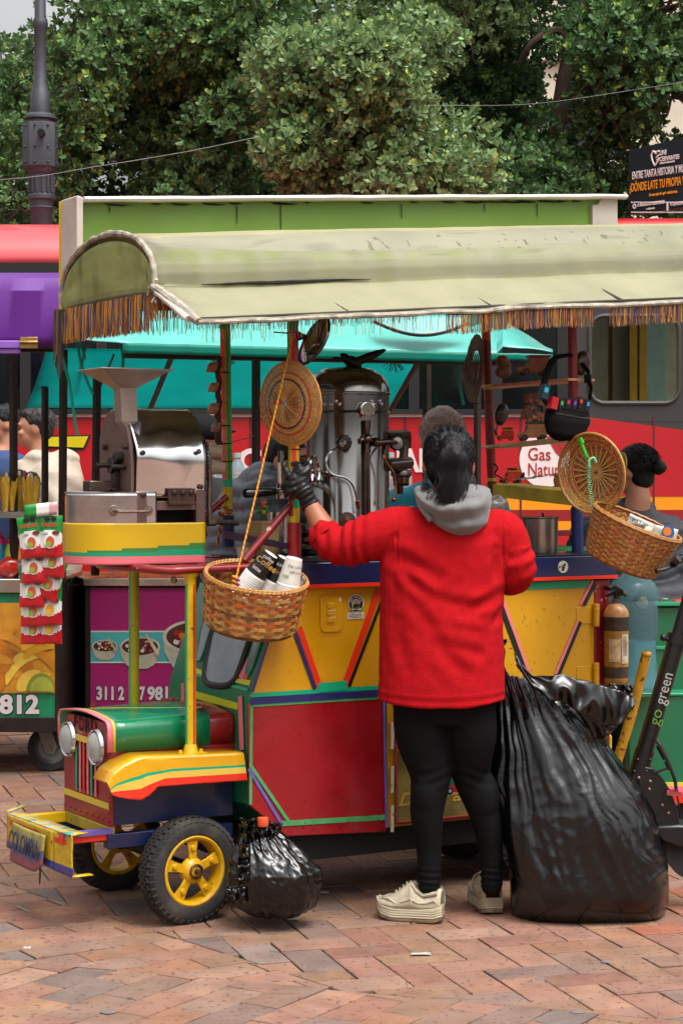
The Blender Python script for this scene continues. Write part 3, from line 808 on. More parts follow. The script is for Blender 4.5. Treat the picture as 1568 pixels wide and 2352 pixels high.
def pouch(u,v,ang,idx,lab,fruit='c85a3c'):
    Yp = 9.17 + .028*(idx // 2);W,Hh_ = 58,96;px_ = Yp/FP;c = P(u,v,Yp)
    ca,sa = math.cos(ang),math.sin(ang)
    def T(x,y): return c + Vector(((x*ca - y*sa)*px_,0,-(x*sa + y*ca)*px_))
    def colf(i,j):
        y = j
        if y < .42 - .08*math.sin(i*PI): return S('1d8c3c')
        if y > .72 + .10*math.sin(i*PI) - .08*i: return S('c8202a')
        return S('e8e4de')
    t = thing('snack_pouch',lab,'snack pouch',c,0,'hanging snack pouches')
    bb = B()
    for s in (-1,1):
        bb.grid(lambda i,j: T((i - .5)*W*(1 - .06*math.sin(j*PI)),(j - .5)*Hh_) + Vector((0,s*(.014*(math.sin(i*PI) ** .6)*(math.sin(j*PI) ** .5) + .0012) + .002*ns((i*4,j*5,idx)),0)),16,26,colfn=colf)
    bb.build('packet',M_pouch,t,sharp=70)
    def d(x,y,rx,ry,col,k): 
        q = B();q.prism([T(x + rx*math.cos(a),y + ry*math.sin(a)) + Vector((0,-.0165 - k*.001,0)) for a in [z*PI/8 for z in range(16)]],(0,.0008,0),S(col));return q
    q = d(0,12,12.5,15.5,'f0ece2',0)
    q2 = d(1,12,10,13,fruit,1);q3 = d(-3,17,6.5,7,'8fa53c' if fruit != 'd89a2c' else 'e0b040',2)
    q4 = d(14,-9,9,5,'6d3828',0);q5 = d(-6,-40,7,5,'1a1a1a',0);q6 = d(9,-40,7,5,'1a1a1a',0)
    for z in (q2,q3,q4,q5,q6): q.add(z.v,z.f,z.c[0])
    q.build('print',M_pouch,t)
    text('BON BON',basis(T(-19,-23) + Vector((0,-.0175,0)),T(1,0) - T(0,0),T(0,-1) - T(0,0)),.022,mat('pouch_red','d02020',.4),t,ext=.0006,off=.0005,width=.075)
    text('Tajín',basis(T(-22,-4) + Vector((0,-.0165,0)),T(1,0) - T(0,0),T(0,-1) - T(0,0)),.02,mat('pouch_green','1d7c34',.4),t,ext=.0006,width=.035)
pz = [(72,1234,.12,'c85a3c'),(116,1232,-.0,'c85a3c'),(78,1292,.02,'c85a3c'),(122,1278,-.05,'c85a3c'),(74,1347,0,'c85a3c'),(116,1330,-.32,'c85a3c'),(76,1391,.02,'c85a3c'),(115,1388,0,'d89a2c'),(77,1432,0,'c85a3c'),(115,1431,0,'d89a2c')]
rowsn = ['top','second','third','fourth','lowest']
for i,(u,v,a,c) in enumerate(pz):
    pouch(u,v,-a,i,f'red white and green snack pouch, {rowsn[i // 2]} of the {"left" if i % 2 == 0 else "right"} column hanging by the fruit cart',c)
bb = B();bb.grid(lambda i,j: P(56 + 76*i,1160 + 30*j - 8*i,9.15) + Vector((0,-.003*math.sin(i*6),0)),8,3,colfn=lambda i,j: S('1d8c3c') if i < .35 else (S('e8e4de') if i < .7 else S('d8a0a0')))
bb.grid(lambda i,j: P(62 + 66*i,1190 + 265*j,9.33),2,8,col=S('b8202a'))
bb.build('hanging_card',M_pouch,solid=.0015,label='printed cardboard strip behind the hanging snack pouches',cat='card')

# --- pink dessert cart
Y = 9.9
pc = thing('dessert_cart','magenta dessert cart with steel counter behind the jeep hood','food cart',(P(350,1700,Y).x,Y + .3,0))
bb = B();bxp(bb,208,560,1350,1622,Y,Y + .7);bb.build('cabinet',mat('magenta_panel','b0166e',.4,var=.04,stain=.1),pc)
bb = B();bxp(bb,196,208,1340,1632,Y - .006,Y + .05);bxp(bb,196,560,1622,1650,Y - .006,Y + .7);bxp(bb,138,148,1330,1632,Y + .72,Y + .78);bb.build('frame',M_post,pc,bevel=.002)
bb = B();bb.prism([P(197,1345,Y + .03),P(197,1632,Y + .03),P(146,1610,Y + .74),P(146,1345,Y + .74)],(.004,.004,0));bb.build('side_panel',mat('dark_acrylic','2a1c1c',.2,var=.4,scale=5),pc)
bb = B();bb.prism([P(192,1328,Y - .03),P(570,1328,Y - .03),P(570,1312,Y + .74),P(134,1312,Y + .76)],(0,0,-.04));bb.build('counter',M_steel,pc,bevel=.004)
bb = B();bxp(bb,209,560,1452,1520,Y - .003,Y);bb.build('teal_band',mat('print_teal','4fb8b8',.4),pc)
bb = B();bxp(bb,209,560,1449,1452,Y - .004,Y);bxp(bb,209,560,1520,1523,Y - .004,Y);bb.build('white_line',M_w,pc)
def bowl(u,v,r,par,k):
    q = B();yy = Y - .006 - k*.001
    def e(cu,cv,rx,ry,col,dy,a0=0,a1=2*PI,n=28): q.prism([P(cu + rx*math.cos(a0 + (a1 - a0)*i/n),cv + ry*math.sin(a0 + (a1 - a0)*i/n),yy - dy) for i in range(n)],(0,.0006,0),S(col))
    q.prism([P(u + x*r,v + y*r,yy) for x,y in ((-1,-.1),(-.95,.35),(-.7,.8),(-.35,1),(.35,1),(.7,.8),(.95,.35),(1,-.1))],(0,.0006,0),S('c4bda6'))
    e(u,v - .1*r,r,.5*r,'d8d2bc',.001);e(u,v - .1*r,.9*r,.42*r,'5a2c22',.002)
    rr = random.Random(int(u)); 
    for i in range(34):
        a = rr.random()*6.28;s = rr.random() ** .5*.8;e(u + r*s*math.cos(a),v - .13*r + .36*r*s*math.sin(a),r*.1,r*.085,rr.choice(['b81c2c','20203c','e8dccc','e08a20','b81c2c','f0e8dc','2c1c2c','8a1420']),.003 + i*.0002,n=10)
    q.prism([P(u + x*r,v + y*r,yy - .011) for x,y in ((.25,-.7),(.35,-.75),(.9,.1),(.95,.3),(.8,.3),(.7,.1))],(0,.0006,0),S('d8c8a0'))
    q.build('bowl_print',MATS['print_gloss'],par)
bowl(241,1487,29,pc,0);bowl(322,1490,46,pc,1);bowl(452,1470,78,pc,2)
for m,off,d in ((M_numb,.006,.004),(M_num,.0035,.006)):
    for s,u0,u1 in (('311',222,262),('2',272,286),('7',321,334),('9812',339,410)):
        e_ = 1.4 if off > .005 else 0
        text(s,basis(P(u0 - e_,1606,Y) + Vector((0,-d,0)),(1,0,0),(0,0,1)),.088,m,pc,ext=.001,off=off,width=(u1 - u0 + 2*e_)*Y/FP,name='phone_number')
# bananas on the counter
M_ban = mat('banana_skin','vc',.5,var=.25,scale=60,stain=.7,staincol='5a3a12')
rb = random.Random(2)
for k in range(17):
    u = 222 + k*14.5 + rb.uniform(-4,4);c = P(u,1306,Y + .06 + rb.random()*.1);a0 = rb.uniform(-.5,.5);r = .085
    pts = [c + Vector(((r*math.sin(q))*math.cos(a0) - .0,-.05 + .05*math.sin(a0 + q),.015 + r*.62*(1 + math.cos(q + 2.2))*.5)) for q in [-1.1 + i*.25 for i in range(10)]]
    bb = B();bb.tube(pts,[.006,.012,.0165,.018,.0185,.0185,.018,.016,.011,.005],8,col=S(rb.choice(['d8a81c','c9981a','b89a24','d4a020'])))
    bb.build('banana',M_ban,label='ripe spotted banana in the row on the steel counter of the magenta cart',cat='banana',group='bananas on the dessert cart')
for u,lab in ((252,'clear dome cup of fruit showing above the steel drum, left one'),(292,'clear dome cup of fruit partly hidden by the grinder body')):
    mango_cup(u,1178,10.4,1.0,lab)
bb = B();bxp(bb,200,470,1178,1186,10.25,10.6);bb.build('shelf',MATS['dirty_steel'],pc)

# --- teal stall
ts = thing('teal_stall','food stall with sagging teal tarpaulin canopy behind the coffee cart','stall',(P(600,1700,10).x,10,0))
bb = B()
def tealtop(i,j):
    u = 128 + (1268 - 128)*i
    vf = 790 + 26*i;vb = 700 + 30*i
    if u < 290: vf = 775 + (u - 128)*.09
    q = P(u,vf + (vb - vf)*j,9.1 + .42*j)
    if u > 1150: q = P(u,795 + (u - 1150)*.12 - 8*(1 - (u - 1150)/118)*j*8,9.1 + .4*j)
    q.z += .01*ns((i*14,j*3,5)) + .012*math.sin(j*PI)*math.sin(i*14);return q
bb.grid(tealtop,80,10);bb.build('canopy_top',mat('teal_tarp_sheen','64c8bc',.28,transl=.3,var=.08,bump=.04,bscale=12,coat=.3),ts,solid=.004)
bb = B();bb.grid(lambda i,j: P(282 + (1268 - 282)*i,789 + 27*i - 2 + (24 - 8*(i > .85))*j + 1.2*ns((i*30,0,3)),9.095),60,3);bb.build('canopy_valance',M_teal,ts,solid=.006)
bb = B();bb.tube([P(285,817,9.15),P(1240,836,9.15)],.012,6);bb.build('canopy_bar',M_post,ts)
bb = B()
def under(i,j):
    ut = 108 + (965 - 108)*i;ub = 62 + (893 - 62)*i
    u = ut + (ub - ut)*j;v = 800 + 14*i + (136 - 12*i)*j
    q = P(u,v,9.6 + .9*j);q.y += .012*ns((i*12,j*5,8)) + .02*math.sin(j*PI);return q
bb.grid(under,50,14);bb.build('rear_curtain',mat('teal_curtain','0cb8b4',.5,var=.1,scale=3,bump=.08,bscale=18,transl=.8),ts,solid=.004,sharp=60)
bb = B();bb.grid(lambda i,j: P(478 + 52*i + 10*j,812 + 36*j*(1 - abs(i - .5)) + 3*i,9.5 - .03*math.sin(i*PI)),10,5);bb.build('torn_flap',mat('teal_light','5cc8bc',.3,transl=.5),ts,solid=.003)
bb = B();bb.grid(lambda i,j: P(858 + 215*i,722 + (42*math.sin(PI*(.12 + .8*(1 - i)) ** 1.0)*j) + 6,9.2 - .12*math.sin(i*PI)*j),24,8);bb.build('folded_flap',mat('teal_pale','9cdcd6',.3,transl=.4,bump=.05,bscale=12),ts,solid=.004)
bb = B();bb.tube([P(858 + 215*i/20,728 + 42*math.sin(PI*(.12 + .8*(1 - i/20))),9.2 - .12*math.sin(i/20*PI)) for i in range(21)],.008,6);bb.build('flap_piping',M_post,ts)
bb = B();bb.grid(lambda i,j: P(1082 + 76*i,712 + (82 - 14*(1 - i))*j,9.4 + .05*math.sin(i*5)),14,8);bb.build('side_flap',M_teal,ts,solid=.005)
bb = B();bb.tube([P(1158,712,9.38),P(1160,760,9.38),P(1159,795,9.38)],.006,6);bb.build('flap_piping',M_post,ts)
post('post',224,790,219,1322,9.98,9.98,.022,ts);post('post',588,815,588,1700,9.7,9.7,.022,ts);post('post',980,822,978,1700,9.7,9.7,.022,ts);post('post',1096,820,1094,1700,10.2,10.2,.02,ts)
for a in ((398,812,345,940),(965,822,893,948),(262,815,226,900),(196,800,180,880)): post('strut',*a,9.55,10.3,.016 if a[0] > 300 else .007,ts)
bb = B()
for pts in ([(180,770),(190,800),(195,825)],[(176,775),(186,830),(198,870),(214,905)],[(140,810),(160,880),(170,950),(178,1000)],[(1048,830),(1054,880),(1064,930)],[(280,795),(283,830),(280,900),(300,985)]):
    bb = B();bb.tube(smoothpath([P(u,v,9.3) for u,v in pts],4),.006,5,flat=(.3,1.2));bb.build('loose_strap',M_teal,ts)
bb = B()
for k in range(14):
    a = rnd.uniform(-2.6,-.4);bb.tube(smoothpath([P(905,822,9.25),P(905 + 14*math.cos(a),828 - 10*math.sin(a),9.2),P(905 + 34*math.cos(a) + rnd.uniform(-8,8),830 - 22*math.sin(a) + rnd.uniform(0,6),9.2)],3),.0018,4)
bb.build('frayed_cord',M_post,ts)
# inner table of the teal stall with water bottles
bb = B();bxp(bb,440,1000,1178,1192,8.85,9.3);bb.build('table',MATS['dirty_steel'],ts)
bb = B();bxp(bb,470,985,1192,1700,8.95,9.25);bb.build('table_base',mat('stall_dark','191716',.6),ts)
M_wb = mat('water_bottle','c9e4ea',.05,trans=.7,ior=1.2,var=0)
M_cap = mat('bottle_cap','2a5aa8',.4)
def water_bottle(u,v,Yc,s,lab,big=False):
    p = P(u,v,Yc);t = thing('water_bottle',lab,'water bottle',p,0,'water bottles behind the cart')
    Mx = Matrix.Translation(p)
    prof = [(.001,0),(.030,0),(.034,.012),(.033,.05),(.031,.06),(.034,.07),(.034,.13),(.030,.15),(.020,.178),(.013,.188),(.013,.2)]
    bb = B();bb.lathe([(r*s,z*s) for r,z in prof],Mx,22);bb.build('bottle',M_wb,t)
    bb = B();bb.lathe([(.015*s,.197*s),(.015*s,.214*s),(.001,.215*s)],Mx,16);bb.build('cap',M_cap if not big else mat('cap_clear','a8b8b4',.4),t)
    if not big:
        bb = B();bb.lathe([(.0347*s,.068*s),(.0347*s,.118*s)],Mx,22);bb.build('label',mat('cristal_blue','1746a8',.35),t)
        text('CRISTAL',basis(p + Vector((-.026*s,-.0385*s,.088*s)),(1,0,0),(0,0,1)),.018,M_w,t,ext=.0004,width=.052*s)
for i,u in enumerate((474,492,510)):
    water_bottle(u,1178,8.9,.88,['leftmost','middle','rightmost'][i] + ' of the three small water bottles with blue labels behind the striped pole')
    water_bottle(u + 8,1178,9.05,.9,'small water bottle with blue label in the back row behind the ' + ['left','middle','right'][i] + ' front one')
water_bottle(545,1178,8.95,1.25,'large clear water jug beside the dark puffer jacket',True)
water_bottle(895,1178,8.9,1.25,'large clear water bottle right of the coffee boiler',True)
water_bottle(925,1178,9.0,1.22,'large clear water bottle between the boiler and the grey haired man',True)

# ================================================================ COFFEE CART (painted jeep)
cart = thing('coffee_cart','brightly painted jeep shaped coffee cart with olive canopy','coffee cart',(OX,OY,0),R(30))
M_red = mat('paint_red','98101a',.34,var=.09,scale=5,coat=.3,roughvar=.1,bump=.06,bscale=7,stain=.25,staincol='5a1512')
M_dred = mat('paint_darkred','86141a',.35,var=.1,scale=20,coat=.3,chips=.2,chipcol='c9a8a0')
M_yel = mat('paint_yellow','d69a06',.4,var=.08,roughvar=.12,bump=.06,bscale=7,scale=4,coat=.3,stain=.1,staincol='7a4a12')
M_yel2 = mat('paint_yellow_bright','dfb80e',.35,var=.06,coat=.3)
M_grn = mat('paint_green','04794f',.28,var=.08,bump=.04,bscale=8,roughvar=.08,coat=.6,scale=4)
M_tgrn = mat('tape_green','10a878',.35,var=.04);M_tfgrn = mat('tape_faded_green','4c9a5c',.4,var=.15,scale=30)
M_pink = mat('tape_pink','f07c8c',.4,var=.04);M_torg = mat('tape_orange','e6321a',.35,var=.04)
M_tnavy = mat('tape_navy','2c2a66',.35,var=.15,scale=20);M_lime = mat('tape_lime','cfd61e',.35,var=.04)
M_tyel = mat('tape_yellow','d8bc40',.4,var=.05);M_tblk = mat('tape_black','14130f',.35)
M_tpurp = mat('tape_violet','6a5aa8',.4,var=.15,scale=30)
M_navy = mat('paint_navy','121f4a',.35,var=.1,coat=.3,stain=.3,staincol='1a1612')
M_rubber = mat('rubber','2b2827',.8,var=.2,scale=14,bump=.2,bscale=90,stain=.4,staincol='6b5e52')
def cb(): return B(CM)
def sidepoly(name,uvs,m,y=0.0,th=.006,par=cart,bev=0,out=None):
    bb = cb();pts = [LC(u,v,y) for u,v in uvs];bb.prism(pts,(0,th,0));return bb.build(name,m,par,bevel=bev)
A1,A2 = LC(573,1850,0),LC(658,1921,0)
W_ = .63
xr = 1.614;zbot = .25;ztop = 1.056
# body shell
bb = cb();bb.prism([(.186,.012,A1.z),(A2.x,.012,zbot),(xr,.012,zbot),(xr,.012,ztop),(.304,.012,ztop),(.186,.012,.714)],(0,W_ - .024,0));body = bb.build('body',M_grn,cart,bevel=.006)
bb = cb();bb.box((.95,W_/2,.20),(1.5,.5,.09));bb.build('chassis',mat('chassis_black','121110',.7),cart)
sp = sidepoly('side_panel',[(570,1616),(573,1850),(658,1921),(887,1911),(880,1604)],M_red,0,.012,bev=.003)
zl = LC(887,1604,0).z
bb = cb();x0 = LC(889,1604,0).x;bb.box(((x0 + xr)/2,.006,(zl + zbot)/2),(xr - x0,.012,zl - zbot));rearp = bb.build('lower_panel',mat('paint_ochre','b8860e',.4,var=.1,stain=.3),cart,bevel=.003)
up = sidepoly('upper_panel',[(577,1602),(655,1349),(886,1343),(886,1584)],M_yel,0,.012,bev=.003)
dr = sidepoly('door',[(888,1343),(1366,1331),(1366,1577),(888,1584)],M_yel,0,.012,bev=.003)
# tapes: strips on the side, given by a picture segment and a width in metres
def strip(name,u1,v1,u2,v2,w,m,par,y=-.001,th=.002,n=1):
    a,c = LC(u1,v1,y),LC(u2,v2,y);d = (c - a).normalized();nn = Vector((-d.z,0,d.x))*w/2
    bb = cb();bb.prism([a - nn,c - nn,c + nn,a + nn],(0,-th,0));return bb.build(name,m,par)
strip('tape',577,1597,886,1578,.014,M_tgrn,up);strip('tape',575,1611,884,1591,.022,M_tnavy,sp,y=-.002,th=.003);strip('tape',575,1621,884,1602,.008,M_tfgrn,sp)
strip('tape',577,1618,575,1848,.010,M_tfgrn,sp);strip('tape',571,1766,648,1895,.010,M_tpurp,sp,y=-.002);strip('tape',575,1758,662,1886,.011,M_tfgrn,sp,y=-.003)
strip('tape',640,1892,886,1877,.017,M_tfgrn,sp,y=-.0015);strip('tape',881,1606,887,1902,.009,M_tpurp,sp,y=-.0025)
strip('tape',676,1450,723,1583,.013,M_tnavy,up,y=-.003);strip('tape',686,1440,733,1575,.020,M_torg,up,y=-.0015)
strip('tape',869,1355,793,1568,.022,M_torg,up,y=-.0015);strip('tape',883,1362,801,1577,.010,M_tblk,up,y=-.0035)
strip('tape',730,1580,797,1574,.03,M_tgrn,up,y=-.0045,th=.001)
strip('tape',655,1349,886,1342,.010,M_torg,up,y=-.001)
strip('tape',1150,1348,1350,1341,.026,M_tgrn,dr);strip('tape',1148,1362,1214,1545,.011,M_pink,dr,y=-.003);strip('tape',1140,1368,1206,1548,.015,mat('tape_dark_green','0e2a20',.35),dr,y=-.002)
strip('tape',1360,1333,1332,1388,.010,M_pink,dr,y=-.003);strip('tape',1365,1340,1340,1390,.014,MATS['tape_dark_green'],dr,y=-.0045)
strip('tape',1325,1428,1275,1548,.010,M_pink,dr,y=-.003);strip('tape',1332,1428,1282,1550,.013,MATS['tape_dark_green'],dr,y=-.0045)
rc = random.Random(12)
def chipmarks(par,uvbox,n,col,smin,smax,vert=.5):
    q = cb()
    for _ in range(n):
        p = LC(rc.uniform(uvbox[0],uvbox[1]),rc.uniform(uvbox[2],uvbox[3]),-.0006);L_ = rc.uniform(smin,smax);w_ = rc.uniform(.0006,.0018);a_ = PI/2 + rc.gauss(0,.35) if rc.random() < vert else rc.uniform(0,PI)
        d = Vector((math.cos(a_),0,math.sin(a_)));nn = Vector((-d.z,0,d.x));q.prism([p - d*L_/2,p - d*L_*.1 + nn*w_,p + d*L_/2,p + d*L_*.15 - nn*w_*.8],(0,-.0005,0))
    q.build('paint_chips',mat('chip_' + col,col,.7,var=.3),par)
chipmarks(dr,(1165,1355,1365,1565),46,'7a4a10',.003,.016);chipmarks(up,(600,860,1400,1575),26,'8a5a14',.002,.010);chipmarks(sp,(585,870,1640,1890),30,'5a0c10',.003,.02,.2)
chipmarks(sp,(660,880,1895,1912),30,'3a1c14',.004,.02,.1)
for u0_ in (600,700,800,870):
    for v0_ in (1607 - (u0_ - 600)*.065,1895 - (u0_ - 600)*.05): q = cb();q.lathe([(.0035,0),(.003,.0015),(.0001,.002)],Matrix.Translation(LC(u0_,v0_,-.002)) @ Matrix.Rotation(PI/2,4,'X'),10);q.build('screw',mat('screw_grey','6a6660',.4,metal=.8),sp)
# corner post, hinges
bb = cb();xa = LC(1368,1400,0).x;bb.box(((xa + xr + .0)/2,.02,(.36 + ztop)/2),(xr - xa + .02,.05,ztop - .36));bb.build('corner_post',M_dred,cart,bevel=.004)
for v in (1413,1580 - 32):
    p = LC(1352,v,0);bb = cb();bb.box((p.x - .02,-.001,p.z),(.075,.003,.06));bb.tube([(p.x + .022,-.012,p.z - .04),(p.x + .022,-.012,p.z + .04)],.012,12)
    for z in (-.02,0,.02): bb.tube([(p.x + .022,-.012,p.z + z - .0015),(p.x + .022,-.012,p.z + z + .0015)],.0128,12)
    bb.build('hinge',M_yel,dr,bevel=.002)
bb = cb()
for v0 in (1660,1760,1850):
    a,c = LC(898,v0,0),LC(898,v0 + 60,0);bb.tube([(a.x,-.008,a.z),(c.x,-.006,c.z)],.006,8)
bb.build('hinge',mat('paint_cream','cfc8a8',.5,chips=.6),rearp)
# painted picture panel on the lower door
a,c = LC(907,1690,0),LC(1085,1872,0)
bb = cb();bb.box(((a.x + c.x)/2,-.003,(a.z + c.z)/2),(c.x - a.x,.006,a.z - c.z));pic = bb.build('painted_panel',mat('folk_painting','7a6a34',.5,var=.5,scale=9,stain=.8,staincol='2a2a1a'),cart)
bb = cb();zz = [(a.x,a.z),(c.x,a.z),(c.x,c.z),(a.x,c.z)]
for (x0_,z0_),(x1_,z1_) in zip(zz,zz[1:] + zz[:1]): bb.tube([(x0_,-.007,z0_),(x1_,-.007,z1_)],.005,6)
bb.build('panel_frame',M_dred,pic)
bb = cb();pts = lambda L_: [LC(u,v,-.0065) for u,v in L_]
bb.prism(pts([(1018,1780),(1040,1776),(1052,1792),(1052,1806),(1020,1806)]),(0,-.001,0),S('1a5a3c'));bb.prism(pts([(1010,1806),(1056,1802),(1056,1818),(1010,1822)]),(0,-.0012,0),S('a82018'))
bb.prism([q for q in circ(LC(1033,1817,-.008),.012,16)],(0,-.002,0),S('20203a'));bb.prism([q for q in circ(LC(1033,1817,-.0105),.006,12)],(0,-.001,0),S('8aa0c8'))
bb.build('painted_car',mat('paint_vc','vc',.45,var=.1),pic)
M_gold = mat('gold_letter','c8a040',.4)
text('Don Paco',CM @ basis(LC(914,1852,-.0065),(1,0,0),(0,0,1)),.062,M_gold,pic,shear=.35,width=.34,off=.001)
# embossed plate and stickers
def rrect(cu,cv,w,h,r,y,n=6):
    c = LC(cu,cv,y);out = []
    for k,(sx,sz) in enumerate(((1,1),(-1,1),(-1,-1),(1,-1))):
        for i in range(n + 1):
            a = PI/2*k + PI/2*i/n;out.append(Vector((c.x + sx*(w/2 - r) + r*math.cos(a),y,c.z + sz*(h/2 - r) + r*math.sin(a))))
    return out
bb = cb();bb.prism(rrect(760,1409,.085,.122,.022,-.001),(0,-.005,0));ep = bb.build('embossed_plate',M_yel,up,bevel=.002)
bb = cb()
for k in range(3): bb.prism(rrect(760,1391 + 16.5*k,.032,.018,.006,-.006),(0,-.004,0))
bb.build('plate_boss',M_yel,ep,bevel=.0015)
bb = cb();bb.prism(rrect(764,1409,.020,.062,.008,-.0062),(0,-.0006,0));bb.prism(rrect(781,1377,.012,.014,.005,-.0062),(0,-.0006,0));bb.build('paint_patch',mat('bare_patch','cfc4a0',.6),ep)
def disc(cu,cv,r,y,m,par,name,th=.0008):
    bb = cb();bb.prism(circ(LC(cu,cv,y),r,36),(0,-th,0));return bb.build(name,m,par)
st = disc(817,1386,.030,-.001,mat('sticker_white','cfc6bc',.4),up,'coffee_sticker');disc(817,1386,.026,-.002,mat('sticker_black','26221e',.4),st,'sticker_ring');disc(817,1387,.0165,-.003,mat('sticker_tan','a89878',.4),st,'sticker_centre')
bb = cb();c0 = LC(817,1388,-.0042);bb.lathe([(.001,-.008),(.006,-.007),(.0095,0)],basis(c0,(1,0,0),(0,-.3,1)) @ Matrix.Rotation(-PI/2,4,'X'),16);bb.box((c0.x,-.0045,c0.z - .004),(.018,.001,.01));bb.tube(circ((c0.x + .0115,-.0045,c0.z - .002),.004,10),.0012,5,closed=True)
for k in (-.004,.002,.006): bb.tube([(c0.x + k,-.0045,c0.z + .004),(c0.x + k + .002,-.0045,c0.z + .007),(c0.x + k,-.0045,c0.z + .011)],.0008,4)
bb.build('cup_emblem',MATS['sticker_black'],st)
def arctext(s,cu,cv,r,y,a0,a1,size,m,par):
    c = LC(cu,cv,y)
    for i,ch in enumerate(s):
        a = a0 + (a1 - a0)*(i + .5)/len(s)
        if ch != ' ': text(ch,CM @ basis((c.x + r*math.cos(a) - size*.28*math.sin(a) ,y,c.z + r*math.sin(a) + size*.28*math.cos(a)),(math.sin(a),0,-math.cos(a)),(math.cos(a),0,math.sin(a))),size,m,par,ext=.0003)
arctext('CAFÉ SENSORIAL',817,1386,.0185,-.0032,PI*.95,PI*.05,.0072,M_w,st)
bb = cb();bb.box((LC(817,1400,0).x,-.0045,LC(817,1398,0).z),(.048,.001,.009));bb.build('sticker_ribbon',mat('ribbon_green','4a7a3c',.4),st)
text('AROMA Y SABOR',CM @ basis((LC(817,1400,0).x - .02,-.0055,LC(817,1400,0).z - .0015),(1,0,0),(0,0,1)),.007,M_w,st,ext=.0003,width=.04)
bb = cb();bb.box((LC(816,1413,0).x,-.0015,LC(816,1414,0).z),(.062,.001,.021));s2 = bb.build('label_sticker',mat('sticker_paper','d8d0c4',.5),up)
for k,(s,wd) in enumerate((('3214757993 - 3214798461',.045),('Refrigeration solutions de dos',.052),('Tel: 321123456 de la calle',.050))):
    text(s,CM @ basis((LC(816,1413,0).x - wd/2,-.0025,LC(816,1414,0).z + .003 - k*.005),(1,0,0),(0,0,1)),.005,MATS['sticker_black'],s2,ext=.0002,width=wd)
# --- windshield end of the cab
PL0 = Vector((.186,0,.714));PLN = Vector((-.342,0,.118)).normalized()
cam_l = CM.inverted() @ Vector((0,0,HC))
def RP(u,v,p0=PL0,n=PLN,off=0.0):
    d = CM.inverted().to_3x3() @ Vector(((u - U0)/FP,1,-(v - VH)/FP));p0 = p0 + n*off
    t = (p0 - cam_l).dot(n)/d.dot(n);return cam_l + d*t
def wpoly(name,uvs,m,off=.001,th=.004,par=body):
    bb = cb();bb.prism([RP(u,v,off=off) for u,v in uvs],PLN*th);return bb.build(name,m,par,bevel=0)
M_gl = mat('cab_glass','5a6870',.12,var=.4,scale=12,coat=.5,spec=.9)
def window(uvs,rim,par=body,mrim=None):
    ps = [RP(u,v,off=.004) for u,v in uvs];c = sum(ps,Vector())/len(ps)
    sm = []
    for i in range(len(ps)):
        a,q,d = ps[i - 1],ps[i],ps[(i + 1) % len(ps)];k = .18
        sm += [q.lerp(a,k),q.lerp(d,k)]
    bb = cb();bb.tube(sm,rim,8,closed=True,flat=(1,1));w_ = bb.build('window',mrim or mat('window_gasket','2b2828',.6),par)
    bb = cb();bb.prism(sm,PLN*.003);bb.build('pane',M_gl,w_);return w_
window([(489,1440),(468,1552),(478,1572),(510,1576),(530,1572),(546,1553),(597,1400),(530,1395)],.0115)
window([(451,1518),(462,1516),(486,1437),(520,1360),(490,1360),(465,1437)],.005,mrim=M_grn)
window([(564,1546),(572,1552),(602,1466),(640,1365),(618,1365),(585,1466)],.005,mrim=M_grn)
for uvs,m in (([(443,1531),(466,1540),(466,1552),(443,1543)],M_lime),([(443,1545),(466,1553),(468,1558),(443,1550)],M_tgrn),([(540,1558),(577,1563),(573,1575),(538,1567)],M_lime),([(533,1572),(571,1582),(569,1588),(530,1578)],M_tgrn),
               ([(605,1440),(611,1440),(558,1562),(550,1555)],M_pink),([(560,1560),(568,1562),(634,1375),(629,1375)],M_torg)):
    wpoly('tape',uvs,m)
wpoly('tape',[(576,1590),(583,1590),(650,1372),(644,1368)],M_tnavy,off=.002)
# lime stripe and pink stripe on the upright cowl (front face x = .186)
def fpoly(name,uvs,m,x,off=.003,th=.003,par=cart):
    bb = cb();bb.prism([LX(u,v,x - off) for u,v in uvs],(-th,0,0));return bb.build(name,m,par)
fpoly('tape',[(445,1586),(548,1615),(546,1630),(445,1603)],M_lime,.186,par=body)
fpoly('tape',[(548,1600),(556,1598),(560,1722),(552,1724)],M_pink,.186,off=.005,par=body)
fpoly('tape',[(418,1570),(424,1568),(424,1640),(418,1640)],M_pink,.186,par=body)
strip('tape',579,1600,576,1730,.006,M_torg,body,y=.004)
# --- hood
HY0,HY1 = .112,.508
def hoodsec(x):
    zt = .657 + (.012)*(x + .25)/.43;zb_ = .555;r = .03;pts = [(HY0,zb_),(HY0,zt - .012 - r - .006)]
    for i in range(9):
        a = PI - PI/2*i/8;pts.append((HY0 + r + r*math.cos(a),zt - .012 - r + r*math.sin(a)))
    for i in range(1,8):
        t_ = i/8;pts.append((HY0 + r + (HY1 - HY0 - 2*r)*t_,zt - .012 + .014*math.sin(PI*t_)))
    for i in range(9):
        a = PI/2 - PI/2*i/8;pts.append((HY1 - r + r*math.cos(a),zt - .012 - r + r*math.sin(a)))
    pts += [(HY1,zt - .012 - r - .006),(HY1,zb_)];return pts
nh = len(hoodsec(0)) - 1
def hood(name,x0,x1,m,par,out=0.0,n=6):
    bb = cb()
    def f(i,j):
        x = x0 + (x1 - x0)*i;y,z = hoodsec(x)[int(round(j*nh))]
        return (x,y + (out if y > .31 else -out)*(1 if abs(y - .31) > .12 else 0),z + out*(1 if z > .6 else 0))
    bb.grid(f,n,nh);return bb.build(name,m,par,solid=.004,sharp=50)
hd = hood('hood',-.262,.092,M_grn,cart,.004)
hood('hood_edge',-.268,-.250,M_pink,hd,.008,1);hood('hood_edge',-.250,-.240,M_tyel,hd,.0075,1)
hood('cowl',.080,.186,M_dred,cart,-.003)
bb = cb()
